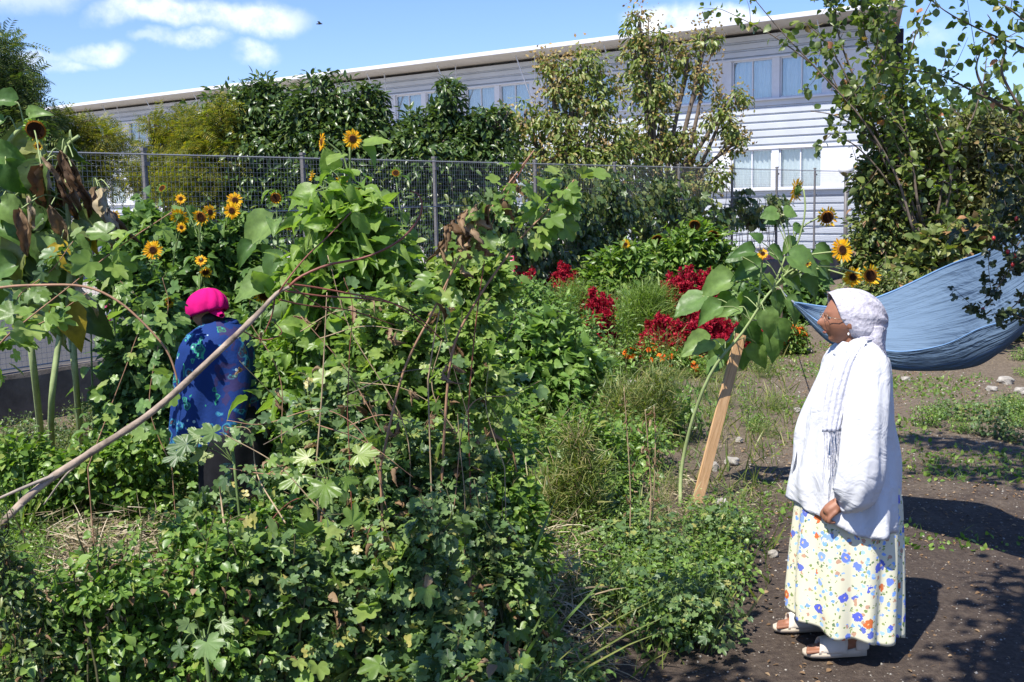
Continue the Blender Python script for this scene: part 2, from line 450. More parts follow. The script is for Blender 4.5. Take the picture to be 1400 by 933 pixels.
# sills and heads
mb = MB()
for z in (ZU0 - .03, ZU1 + .025, ZL0 - .03, ZL1 + .025):
    mb.box(((T0 + T1) / 2, .05 if z in (ZU0 - .03, ZL0 - .03) else .02, z), (T1 - T0, .2 if z in (ZU0 - .03, ZL0 - .03) else .1, .055))
mb.build('sill_band', WHT, B)
GLASS, n, o = nt('window_glass')
gl = n.nodes.new('ShaderNodeBsdfGlossy'); gl.inputs['Roughness'].default_value = .03; gl.inputs[0].default_value = (.85, .9, .95, 1)
tp = n.nodes.new('ShaderNodeBsdfTransparent'); tp.inputs[0].default_value = (.86, .9, .92, 1)
ms = n.nodes.new('ShaderNodeMixShader'); ms.inputs[0].default_value = .16; n.links.new(tp.outputs[0], ms.inputs[1]); n.links.new(gl.outputs[0], ms.inputs[2])
n.links.new(ms.outputs[0], o.inputs[0])
CURT = simple('curtain_cloth', (.78, .77, .74), .9, .1, .08, 4)
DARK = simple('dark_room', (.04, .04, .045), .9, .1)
def win_meshes(wd, h, seed):
    r_ = random.Random(seed); fw = .055
    a = MB()
    for x in (-wd / 2 + fw / 2, wd / 2 - fw / 2): a.box((x, 0, h / 2), (fw, .07, h))
    a.box((0, -.001, h / 2), (.045, .06, h - 2 * fw))
    for z in (fw / 2, h - fw / 2): a.box((0, .0, z), (wd - 2 * fw, .068, fw))
    p = MB()
    for x in (-1, 1):
        xx = x * (wd / 4 - fw / 4); p.box((xx, -.012, h / 2), (wd / 2 - fw, .006, h - 2 * fw))
    c = MB(); ns = 50
    xs = np.linspace(-wd / 2, wd / 2, ns)
    f0 = r_.uniform(0, 6); yy = -.14 + .035 * np.sin(xs * 34 + f0) + .015 * np.sin(xs * 61 + f0 * 2)
    c.grid(np.array([[(x, y, z) for x, y in zip(xs, yy)] for z in (h * r_.uniform(.0, .03), h - .02)]))
    return a.mesh('frame', WHT), p.mesh('pane', GLASS), c.mesh('curtain', CURT)
WV = [win_meshes(1.55, 1.38, k) for k in range(4)]
WL = [win_meshes(1.55, 1.38, k + 9) for k in range(4)]
def window(t, z, var):
    w_ = bpy.data.objects.new('window', var[0]); COL.objects.link(w_); w_.parent = B; w_.location = (t, -.06, z)
    for nm, me in (('pane', var[1]), ('curtain', var[2])):
        c = bpy.data.objects.new(nm, me); COL.objects.link(c); c.parent = w_
    return w_
pil = MB(); t = -.5
k = 0; rr_ = random.Random(4)
while t < T1 - 4:
    c1, c2 = t + 1.18, t + 2.99          # window centres: t+.4..t+1.95 and t+2.22..t+3.77
    for z in (ZU0, ZL0):
        window(c1, z, rr_.choice(WV)); window(c2, z, rr_.choice(WL))
        for a, b in ((t - .33, t + .405), (c1 + .775, c2 - .775)):
            if t > 40: pil.box(((a + b) / 2, -.02 if z == ZU0 else -.019, z + .69), (b - a, .1, 1.38)); continue
            q = MB(); q.box(((a + b) / 2, -.02, z + .69), (b - a, .1, 1.38)); q.build('pilaster', WHT, B)
    t += BAY; k += 1
for z in (ZU0, ZL0):
    pil.box(((-.83 + T0) / 2, -.021, z + .69), (-.83 - T0, .1, 1.38)); pil.box((T1 - 2.3, -.021, z + .69), (5.4, .1, 1.38))
setp(pil.build('pilaster_panel', WHT, B), kind='stuff')
# room behind, end wall, roof
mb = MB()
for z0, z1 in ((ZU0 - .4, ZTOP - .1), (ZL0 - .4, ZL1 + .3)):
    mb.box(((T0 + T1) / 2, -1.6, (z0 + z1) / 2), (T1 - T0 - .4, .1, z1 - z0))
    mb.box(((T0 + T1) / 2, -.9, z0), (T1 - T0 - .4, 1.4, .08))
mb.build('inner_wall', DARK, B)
mb = MB(); SK = 5.2 / 12.2      # the end wall is not square to the front
def prism(mb, pts, z0, z1):
    k = len(pts); v = [(x, y, z0) for x, y in pts] + [(x, y, z1) for x, y in pts]
    mb.add(np.array(v), [np.array([list(range(k))]), np.array([list(range(2 * k - 1, k - 1, -1))]), np.array([[i, i + k, (i + 1) % k + k, (i + 1) % k] for i in range(k)])])
prism(mb, [(T0 + .06, -.06), (T0 + 5.2, -12.2), (T0 + 5.45, -12.2), (T0 + .3, -.06)], -.6, 7.2); prism(mb, [(T1 - .3, -.1), (T1 + 4.9, -12.2), (T1 + 5.2, -12.2), (T1, -.1)], -.6, 7.2); mb.box(((T0 + T1) / 2 + 5.2, -12.3, 3.3), (T1 - T0, .18, 7.6)); mb.build('end_wall', simple('end_wall_paint', (.55, .55, .57)), B)
mb = MB()
OV_ = 1.75
def slab(mb, y0, z0, y1, z1, th, ta, tb):
    v = [(tt, y, z + d) for tt in (ta, tb) for (y, z) in ((y0, z0), (y1, z1)) for d in (0, th)]
    v = [(x - y * SK if y < 0 else x, y, z) for x, y, z in v]
    mb.add(np.array(v), np.array([[0, 1, 3, 2], [4, 6, 7, 5], [0, 4, 5, 1], [2, 3, 7, 6], [0, 2, 6, 4], [1, 5, 7, 3]]))
slab(mb, -12.6, 7.1, OV_ - .08, 7.60, .10, T0 - .9, T1 + .9); RO = mb.build('roof', SOFF, B)
mb = MB(); slab(mb, OV_ - .078, 7.57, OV_, 7.575, .15, T0 - .95, T1 + .95); slab(mb, -12.7, 7.21, OV_ - .08, 7.71, .02, T0 - .93, T1 + .93); mb.build('fascia', WHT, RO)
t = -.5
while t < T1 - 4:
    mb = MB()
    for dt, yt in ((-.42, .75), (.10, 1.3)):
        mb.tube([(t + .1 + (.0 if dt < 0 else -.05), .06, ZU0 + .1), (t + dt, yt, 7.50)], .024, 6)
    mb.build('roof_strut', WHT, B); t += BAY
mb = MB(); mb.tube([(30.2, .06, 2), (30.2, .06, 7.4)], .07, 8); mb.build('downpipe', WHT, B)
mb = MB(); mb.box((-.6, -.4, 7.86), (.5, .4, .22)); mb.box((-.6, -.4, 7.99), (.6, .5, .04)); mb.build('roof_vent', simple('vent_grey', (.3, .3, .3)), B)

# ---------------------------------------------------------------- fence
FZT = lambda s: 0.0
def fence_top(s):
    return float(np.interp(s, [-6, 0, 17.5], [zfor(104, 214, 10.9), zfor(604, 215, 15.4), zfor(1152, 230, fpt(17.5)[1])]))
def wall_top(s):
    return float(np.interp(s, [-9, 0, 6], [.42, .46, .46]))
print('fence tops', [round(fence_top(s), 2) for s in (-6, 0, 17.5)], 'wall', round(zfor(604, 418, 15.4), 2), round(zfor(30, 504, fpt(fs(30))[1]), 2), round(zfor(864, 379, fpt(fs(864))[1]), 2))
FT = 2.50
GALV = simple('galvanised_wire', (.33, .33, .33), .5, .5, .1, 5, .4)
POST = simple('fence_post_paint', (.14, .13, .125), .5, .4, .15)
FE = thing('mesh_fence', 'tall galvanised wire mesh fence on a low wall along the back of the garden', 'fence', (FP0[0], FP0[1], 0), rotz=math.atan2(FD[1], FD[0]))
S0, S1 = -9.9, 22.5
posts = [-9.75, -7.25, -4.75] + [2.5 * k for k in range(-1, 10)]
wt = .47
pan = {}
for a, b in zip(posts[:-1], posts[1:]):
    L = round(b - a, 3)
    if L not in pan:
        m_ = MB(); zt = FT - wt
        for x in np.arange(.03, L - .02, .052): m_.tube([(x, .004, 0.02), (x, .004, zt + .02)], .0017, 3, cap=False, smooth=False)
        for z in np.arange(.03, zt, .052): m_.tube([(.02, 0, z), (L - .02, 0, z)], .0017, 3, cap=False, smooth=False)
        for z in (zt - .005, zt - .62, .62, .03): m_.tube([(.0, -.006, z), (L, -.006, z)], .0085 if z > .1 else .007, 5, cap=False)
        pan[L] = m_.mesh('mesh_panel', GALV)
    o = bpy.data.objects.new('mesh_panel', pan[L]); COL.objects.link(o); o.parent = FE; o.location = (a, 0, wt)
pm = MB(); pm.box((0, .045, FT / 2 + .2), (.042, .042, FT - .4 + .06)); pm.box((0, .045, FT + .05), (.058, .058, .03))
for z in (.7, 1.3, 1.9, 2.4): pm.box((0, .01, z), (.07, .03, .04))
pme = pm.mesh('post', POST)
for a in posts:
    o = bpy.data.objects.new('post', pme); COL.objects.link(o); o.parent = FE; o.location = (a, 0, 0)
m_, n, o_ = nt('old_concrete')
a_ = noise(n, 3, 8, .7); r = ramp(n, [(.3, (.07, .06, .05)), (.6, (.15, .13, .11)), (.8, (.24, .21, .18))]); n.links.new(a_.outputs[0], r.inputs[0])
principled(n, o_, r.outputs[0], .9, .2, bump=a_.outputs[0], bstr=.6, bdist=.03)
LW = MB(); nn = 90; S = np.linspace(S0, S1, nn)
prof = [(-.09, -.1), (-.10, wt - .05), (-.085, wt - .01), (.085, wt - .01), (.10, wt - .06), (.09, -.4)]
G = np.array([[(s, y + rng.normal() * .004, z + rng.normal() * .004) for y, z in prof] for s in S]); LW.grid(G[::-1], smooth=False)
lw = LW.build('low_concrete_wall', m_)
lw.location = (FP0[0], FP0[1], 0); lw.rotation_euler = (0, 0, math.atan2(FD[1], FD[0]))
setp(lw, 'low weathered concrete wall running under the wire mesh fence', 'wall')
# ---------------------------------------------------------------- leaf materials
G_DARK = leafmat('dark_tree_leaf', [(0, (0.021, 0.048, 0.014)), (.5, (0.040, 0.086, 0.023)), (.85, (0.069, 0.127, 0.034)), (1, (0.115, 0.161, 0.046))], .25, .38, .5, back=(.09, .13, .06))
G_KOEL = leafmat('golden_rain_leaf', [(0, (0.062, 0.112, 0.025)), (.5, (0.125, 0.188, 0.050)), (.9, (0.188, 0.237, 0.075)), (1, (0.275, 0.213, 0.075))], .3, .45, .4)
PODS = leafmat('seed_pod', [(0, (.30, .20, .08)), (.5, (.42, .31, .13)), (1, (.36, .38, .15))], .35, .7, .2, tcol=(1.2, 1.0, .6))
G_LOC = leafmat('locust_leaf', [(0, (.07, .11, .02)), (.6, (.14, .17, .03)), (.9, (.28, .25, .03)), (1, (.4, .3, .03))], .4, .5, .3)
G_IVY = leafmat('climber_leaf', [(0, (0.027, 0.062, 0.018)), (.6, (0.062, 0.112, 0.035)), (1, (0.138, 0.175, 0.062))], .25, .45, .4)
G_MAL = leafmat('mallow_leaf', [(0, (0.044, 0.094, 0.035)), (.5, (0.081, 0.156, 0.056)), (.85, (0.125, 0.206, 0.075)), (.97, (0.200, 0.237, 0.075)), (1, (0.375, 0.312, 0.100))], .28, .5, .35, back=(.12, .17, .10))
G_MINT = leafmat('mint_leaf', [(0, (0.054, 0.120, 0.024)), (.5, (0.102, 0.204, 0.042)), (.9, (0.156, 0.264, 0.060)), (1, (0.264, 0.288, 0.072))], .35, .45, .35)
G_VINE = leafmat('vine_leaf', [(0, (0.081, 0.161, 0.034)), (.6, (0.138, 0.241, 0.057)), (1, (0.207, 0.287, 0.092))], .4, .45, .35, back=(.17, .23, .13))
G_SUN = leafmat('sunflower_leaf', [(0, (0.048, 0.114, 0.030)), (.6, (0.090, 0.180, 0.054)), (1, (0.132, 0.228, 0.072))], .35, .5, .3, back=(.13, .20, .11))
G_SUNL = leafmat('young_sunflower_leaf', [(0, (.08, .17, .03)), (.6, (.13, .24, .05)), (1, (.17, .28, .07))], .45, .5, .3, back=(.17, .24, .11))
G_BEAN = leafmat('bean_leaf', [(0, (0.069, 0.149, 0.034)), (.6, (0.115, 0.230, 0.057)), (1, (0.172, 0.287, 0.081))], .35, .45, .35, back=(.15, .22, .12))
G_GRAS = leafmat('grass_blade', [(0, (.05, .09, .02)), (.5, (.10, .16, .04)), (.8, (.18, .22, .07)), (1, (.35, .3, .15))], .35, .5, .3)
G_IRIS = leafmat('iris_leaf', [(0, (.05, .11, .04)), (.6, (.10, .17, .06)), (1, (.22, .26, .09))], .3, .4, .4)
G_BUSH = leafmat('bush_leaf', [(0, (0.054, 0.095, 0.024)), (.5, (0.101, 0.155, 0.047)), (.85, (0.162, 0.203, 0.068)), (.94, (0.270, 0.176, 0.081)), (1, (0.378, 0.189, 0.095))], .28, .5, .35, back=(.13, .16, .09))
G_PLUM = leafmat('orchard_leaf', [(0, (0.048, 0.096, 0.024)), (.5, (0.096, 0.156, 0.036)), (.93, (0.156, 0.216, 0.060)), (.97, (0.420, 0.180, 0.096)), (1, (0.540, 0.240, 0.144))], .4, .45, .4, back=(.14, .18, .09))
G_HAW = leafmat('dark_small_leaf', [(0, (.012, .024, .01)), (.7, (.03, .05, .02)), (1, (.06, .09, .03))], .2, .45, .4)
G_RED = leafmat('amaranth_plume', [(0, (.16, .004, .018)), (.5, (.32, .008, .03)), (.85, (.48, .02, .05)), (1, (.6, .05, .07))], .35, .7, .15, tcol=(1.4, .6, .6))
G_REDL = leafmat('amaranth_leaf', [(0, (.07, .015, .02)), (.4, (.13, .03, .03)), (.7, (.08, .10, .03)), (1, (.2, .2, .08))], .3, .5, .3)
G_FEN = leafmat('fennel_leaf', [(0, (.07, .14, .03)), (.6, (.12, .21, .05)), (1, (.17, .26, .07))], .4, .5, .2)
G_MARI = leafmat('marigold_petal', [(0, (.55, .06, .01)), (.6, (.78, .16, .01)), (1, (.85, .30, .02))], .3, .6, .2, tcol=(1.2, .8, .5))
G_DRY = leafmat('dry_leaf', [(0, (.12, .07, .035)), (.5, (.24, .15, .08)), (1, (.38, .27, .16))], .25, .7, .2, tcol=(1.1, 1, .7))
G_DRYD = leafmat('withered_leaf', [(0, (.06, .035, .02)), (.4, (.15, .09, .05)), (.8, (.3, .22, .14)), (1, (.42, .36, .24))], .2, .75, .15, tcol=(1.1, .9, .6))
G_YEL = leafmat('yellowed_leaf', [(0, (.25, .22, .03)), (.5, (.5, .36, .03)), (1, (.2, .2, .04))], .4, .6, .2, tcol=(1.1, 1, .4))
STRAW = leafmat('straw', [(0, (.2, .15, .09)), (.6, (.4, .32, .2)), (1, (.58, .5, .36))], .2, .7, .2, tcol=(1, 1, .8))
PETAL = leafmat('sunflower_petal', [(0, (.78, .36, .008)), (.5, (.88, .50, .01)), (1, (.92, .62, .02))], .4, .55, .2, tcol=(1.1, 1, .5))
DISC = simple('sunflower_disc', (.045, .018, .008), .9, .1, .5, 60, bstr=.8)
DISCY = simple('sunflower_disc_rim', (.30, .12, .015), .9, .1, .4, 60, bstr=.8)
BARK = simple('bark', (.14, .11, .085), .85, .2, .35, 14, bstr=.5)
BARKL = simple('pale_bark', (.30, .25, .20), .75, .2, .25, 20, bstr=.4)
CANE = simple('cane_stem', (.30, .17, .10), .6, .3, .3, 14)
CANER = simple('red_brown_stem', (.20, .07, .045), .5, .35, .3, 14)
STEMG = simple('green_stem', (.13, .19, .06), .55, .3, .25, 14)
STEMP = simple('pale_green_stem', (.26, .32, .13), .6, .3, .2, 14)
STEMD = simple('dry_stem', (.34, .25, .15), .8, .2, .3, 14)
STEMX = simple('dull_stem', (.09, .085, .04), .7, .2, .3, 14)
STEMR = simple('amaranth_stem', (.3, .05, .05), .6, .3, .3, 14)

# ---------------------------------------------------------------- trees and bushes
def clumps_crown(mb, blobs, n, Ts, size, mi=0, flat=.8, hang=0.0, shell=.55, clump=9, cr=.16):
    """leaves in clumps through a set of ellipsoid blobs (c, r)"""
    vol = np.array([b[1][0] * b[1][1] * b[1][2] for b in blobs]) ** .7; vol /= vol.sum()
    for (c, r), v in zip(blobs, vol):
        k = max(1, int(n * v / clump)); d = unit(rng.normal(size=(k, 3)))
        rad = shell + (1 - shell) * rng.random(k) ** .6
        rad *= 1 + .18 * np.sin(d[:, 0] * 5 + c[0]) * np.sin(d[:, 2] * 6 + c[1])
        cc = np.array(c) + d * rad[:, None] * np.array(r)
        P = np.repeat(cc, clump, 0); dd = np.repeat(d, clump, 0)
        o = rng.normal(size=P.shape) * cr * float(np.mean(r)); o[:, 2] *= flat
        P = P + o
        D = unit(unit(o) * .9 + dd * .4 + rng.normal(size=P.shape) * .4 + np.array([0, 0, -hang]))
        N = unit(dd * .5 + np.array([0, 0, .8]) + rng.normal(size=P.shape) * .45)
        many(mb, Ts, P, D, N, size * rng.uniform(.65, 1.3, len(P)), mi)
def tree_wood(mb, base, blobs, r0, split=.35, k=1, sides=6, twigs=4, upright=False):
    base = np.array(base); top = np.mean([b[0] for b in blobs], 0)
    h = top[2] - base[2]
    fork = base + (top - base) * split
    if upright: fork = base + np.array([0, 0, h * .85])
    mb.tube(spline([base, base * .6 + fork * .4 + rng.normal(size=3) * .03, fork], 6), np.linspace(r0, r0 * .75, 6), sides)
    for c, r in blobs:
        c = np.array(c); mid = (fork + c) / 2 + rng.normal(size=3) * .1 * h * .3
        pts = spline([fork - (fork - base) * .02, mid, c, c + np.array([0, 0, r[2] * .6])], 9)
        mb.tube(pts, np.linspace(r0 * .55, r0 * .12, 9), 5)
        for _ in range(twigs):
            e = c + unit(rng.normal(size=3)) * np.array(r) * .85
            mb.tube(spline([pts[rng.integers(3, 8)], (c + e) / 2 + rng.normal(size=3) * .05, e], 6), np.linspace(r0 * .18, r0 * .05, 6), 4)
def tree(name, label, base, blobs, n, Ts, size, mat, r0=.12, cat='tree', group=None, pods=None, bark=None, upright=False, **kw):
    blobs = [(np.array(tuple(c)), np.array(r if np.ndim(r) else (r, r, r), float)) for c, r in blobs]
    e = thing(name, label, cat, tuple(base), group)
    b = np.array(tuple(base)); bl = [(c - b, r) for c, r in blobs]
    m = MB(); tree_wood(m, (0, 0, 0), bl, r0, upright=upright); m.build('trunk', bark or BARK, e)
    m = MB(); clumps_crown(m, bl, n, Ts, size, **kw); m.build('crown', mat, e)
    if pods:
        m = MB(); cl = []
        for c, r in bl:
            for _ in range(int(pods)):
                d = unit(rng.normal(size=3)); cl.append(c + d * r * rng.uniform(.8, 1.1))
        for c in cl:
            k = 14; P = c + rng.normal(size=(k, 3)) * .09 * np.array([1, 1, 1.3])
            many(m, DM, P, rdir(k), rdir(k), .085 * rng.uniform(.7, 1.2, k))
        m.build('seed_pods', PODS, e)
    return e
def px_blobs(lst, Y):
    """[(px,py,rpx_x,rpx_y,dY)] -> world blobs"""
    out = []
    for q in lst:
        px, py, rx, ry = q[:4]; dy = q[4] if len(q) > 4 else 0
        s = (Y + dy) / FPX
        out.append((at(px, py, Y + dy), (rx * s, max(rx, ry) * s * .8, ry * s)))
    return out
def rooted(px, Y, z=None):
    p = at(px, 300, Y); p.z = stz(p.x) if z is None else z; return p

# behind the fence
tree('evergreen_tree', 'dark feathery tree at the far left edge against the sky', rooted(15, 20), px_blobs([(5, 130, 45, 40), (25, 190, 50, 40), (-30, 100, 60, 60), (60, 250, 45, 40), (10, 260, 60, 60)], 20), 6500, PN, .30, G_IVY, .16, shell=.3, clump=7)
tree('locust_tree', 'small yellow green locust tree rising above the left end of the fence', rooted(120, 21), px_blobs([(90, 180, 28, 22), (122, 172, 16, 14), (145, 195, 28, 20), (95, 225, 30, 30), (115, 235, 45, 40)], 21), 2100, PN, .26, G_LOC, .09, shell=.2, clump=6)
tree('locust_tree', 'yellow leaved locust tree in front of the left windows', rooted(235, 21), px_blobs([(228, 180, 22, 18), (262, 175, 20, 22), (245, 208, 38, 20), (212, 172, 12, 10), (200, 240, 30, 30), (250, 250, 45, 40)], 21), 2300, PN, .26, G_LOC, .09, shell=.2, clump=6)
tree('locust_tree', 'low pale locust tree left of the big dark trees, just over the fence', rooted(285, 20.5), px_blobs([(285, 190, 30, 30), (300, 225, 40, 30), (270, 250, 40, 40), (300, 160, 25, 20)], 20.5), 1900, PN, .26, G_LOC, .08, shell=.2, clump=6)
tree('broadleaf_tree', 'big dark green tree rising to the roof edge left of centre', rooted(340, 21), px_blobs([(330, 160, 55, 35), (375, 150, 45, 40), (300, 190, 40, 30), (350, 210, 80, 50), (330, 270, 80, 60), (400, 190, 40, 40), (352, 128, 22, 18)], 21), 13000, OVN, .145, G_DARK, .2, shell=.5, hang=.5, clump=12, cr=.15)
tree('broadleaf_tree', 'dark tree with a tall leafy top left of the centre of the roof', rooted(445, 20.5), px_blobs([(440, 130, 28, 32), (425, 170, 45, 40), (480, 160, 40, 45), (500, 180, 45, 40), (455, 220, 80, 50), (450, 290, 90, 60), (505, 140, 22, 25)], 20.5), 13000, OVN, .145, G_DARK, .2, shell=.5, hang=.5, clump=12, cr=.15)
tree('broadleaf_tree', 'dark spiky topped tree in front of the middle windows', rooted(590, 20.5), px_blobs([(612, 140, 18, 32), (605, 175, 38, 30), (570, 185, 35, 30), (650, 175, 35, 25), (680, 165, 20, 18), (590, 220, 80, 45), (600, 290, 90, 60), (660, 220, 50, 40)], 20.5), 13000, OVN, .145, G_DARK, .2, shell=.5, hang=.5, clump=12, cr=.15)
tree('golden_rain_tree', 'golden rain tree with brown seed pods left of the taller one', rooted(775, 22), px_blobs([(750, 90, 18, 16), (800, 95, 34, 28), (765, 120, 28, 26), (720, 165, 38, 24), (790, 160, 50, 36), (820, 130, 30, 30), (740, 200, 50, 30), (840, 195, 40, 30), (790, 230, 80, 34), (760, 260, 60, 40), (840, 270, 45, 35)], 22), 7600, OVN, .125, G_KOEL, .13, pods=15, shell=.5, hang=.8, clump=12, cr=.14)
tree('golden_rain_tree', 'tallest golden rain tree full of seed pods beside the white wall', rooted(893, 23), px_blobs([(875, 38, 20, 26), (870, 85, 26, 30), (905, 70, 24, 26), (885, 130, 30, 34), (910, 120, 24, 24), (965, 55, 18, 20), (940, 85, 18, 26), (962, 110, 16, 18), (895, 180, 42, 30), (870, 215, 45, 28), (930, 200, 36, 24), (1000, 135, 28, 12), (985, 165, 30, 22), (1005, 195, 20, 16), (960, 240, 40, 26), (915, 255, 55, 26), (880, 290, 50, 40)], 23), 6800, OVN, .125, G_KOEL, .12, pods=13, shell=.45, hang=.8, clump=12, cr=.14)
tree('distant_tree', 'hazy dark treetop beyond the end of the school building', rooted(1330, 62, 0), px_blobs([(1300, 160, 50, 22), (1370, 165, 60, 28), (1240, 175, 40, 20), (1330, 210, 110, 50)], 62), 2600, DM, .55, G_DARK, .4)

# climbers on the fence
def climber(label, s0, s1, z0, z1, n, mat, Ts, size, seed=0, dens=None, extra=None):
    p0 = fpt((s0 + s1) / 2); e = thing('climbing_plant', label, 'climber', (p0[0], p0[1], 0))
    m = MB()
    for _ in range(int((s1 - s0) * 5)):
        s = rng.uniform(s0, s1); a = fpt(s) - p0; b = fpt(s + rng.uniform(-.5, .5)) - p0
        zt = rng.uniform(z0 + .4 * (z1 - z0), z1)
        m.tube(spline([(a[0], a[1], .02), ((a[0] + b[0]) / 2 + rng.normal() * .05, (a[1] + b[1]) / 2, zt * .5), (b[0], b[1], zt)], 8), .006, 4)
    m.build('stem', BARK, e)
    k = n; s = rng.uniform(s0, s1, k)
    zt = z1 - .22 * (1 + np.sin(s * 3.1 + seed)) - .12 * (1 + np.sin(s * 7.7)) ; z = z0 + (zt - z0) * rng.random(k) ** .8
    d = rng.normal(size=k) * .13 + .02
    keep = (np.sin(s * 5 + z * 4 + seed) + np.sin(z * 7 - s * 3) + rng.normal(size=k) * .6) > -.9
    s, z, d = s[keep], z[keep], d[keep]; k = len(s)
    P = np.stack([FP0[0] + FD[0] * s + FN[0] * d - p0[0], FP0[1] + FD[1] * s + FN[1] * d - p0[1], z], -1)
    nd = np.array([.819, -.5738, 0])
    D = unit(rng.normal(size=(k, 3)) * .5 + np.array([0, 0, -.8]) + nd * .3); N = unit(nd * .8 + np.array([0, 0, .5]) + rng.normal(size=(k, 3)) * .4)
    m = MB(); many(m, Ts, P, D, N, size * rng.uniform(.6, 1.3, k)); m.build('foliage', mat, e)
    return e
sp = fs
climber('thick dark climber covering the fence right of the leaning canes', sp(635), sp(745), .3, 2.3, 3600, G_IVY, LB + OV, .13, 1)
climber('dense climber covering the fence under the golden rain trees', sp(745), sp(850), .3, 2.5, 4200, G_IVY, LB + OV, .13, 2)
climber('climber with paler leaves on the fence beside the white wall', sp(850), sp(935), .6, 2.45, 2100, G_IVY, LB + OV, .13, 3)
climber('thin climber trailing along the middle rail of the fence before the low windows', sp(935), sp(1075), 1.25, 2.1, 1300, G_IVY, LB, .16, 4)
climber('leafy creeper on the fence behind the bending woman', sp(330), sp(470), .35, 1.5, 1100, G_IVY, LB + OV, .12, 5)
# ---------------------------------------------------------------- garden plant builders
def herb_meshes(h, r, stems, per, Ts, size, srad=.003, upright=.7, t0=.2, pet=.5, droop=.4, spread=.06):
    sm, lm = MB(), MB()
    P, D, N, S = [], [], [], []
    for _ in range(stems):
        a = rng.uniform(0, 2 * math.pi); rr = r * math.sqrt(rng.random()); hh = h * (1 - .35 * (rr / r) ** 2) * rng.uniform(.6, 1.08)
        b = np.array([math.cos(a) * rr * (1 - upright), math.sin(a) * rr * (1 - upright), -.02])
        tip = np.array([math.cos(a) * rr, math.sin(a) * rr, hh])
        mid = b * .55 + tip * .45 + np.array([0, 0, hh * .12]) + rng.normal(size=3) * .02
        pts = spline([b, mid, tip], 9); sm.tube(pts, np.linspace(srad, srad * .4, 9), 3, cap=False)
        t = t0 + (1 - t0) * rng.random(per) ** .75
        q = np.array([np.interp(t, np.linspace(0, 1, 9), pts[:, i]) for i in range(3)]).T
        az = rng.uniform(0, 2 * math.pi, per); o = np.stack([np.cos(az), np.sin(az), rng.uniform(-.2, .5, per)], -1)
        ln = size * pet * rng.uniform(.4, 1.6, per) + spread * rng.random(per)
        P.append(q + o * ln[:, None]); D.append(unit(o + np.array([0, 0, -droop]) + rng.normal(size=o.shape) * .35))
        N.append(unit(np.array([0, 0, 1.0]) + o * .35 + rng.normal(size=o.shape) * .4)); S.append(size * (1.15 - .5 * t) * rng.uniform(.6, 1.25, per))
    many(lm, Ts, np.concatenate(P), np.concatenate(D), np.concatenate(N), np.concatenate(S))
    return sm, lm
def herb_proto(name, label, cat, mat, smat, group=None, **kw):
    e = thing(name, label, cat, (0, 0, 0), group)
    a, b = herb_meshes(**kw); a.build('stem', smat, e); b.build('foliage', mat, e)
    return e
USED = {}
def place(proto, x, y, sc=1.0, label=None, rot=None, z=0.0):
    k = proto.name
    e = proto if k not in USED else copy_tree(proto)
    USED[k] = 1
    e.location = (x, y, float(gz(x, y)) + z); s = sc; e.scale = (s * rng.uniform(.92, 1.1), s * rng.uniform(.92, 1.1), s * rng.uniform(.9, 1.12))
    e.rotation_euler = (rng.normal() * .05, rng.normal() * .05, rng.uniform(0, 6.28) if rot is None else rot)
    if label: e['label'] = label
    return e
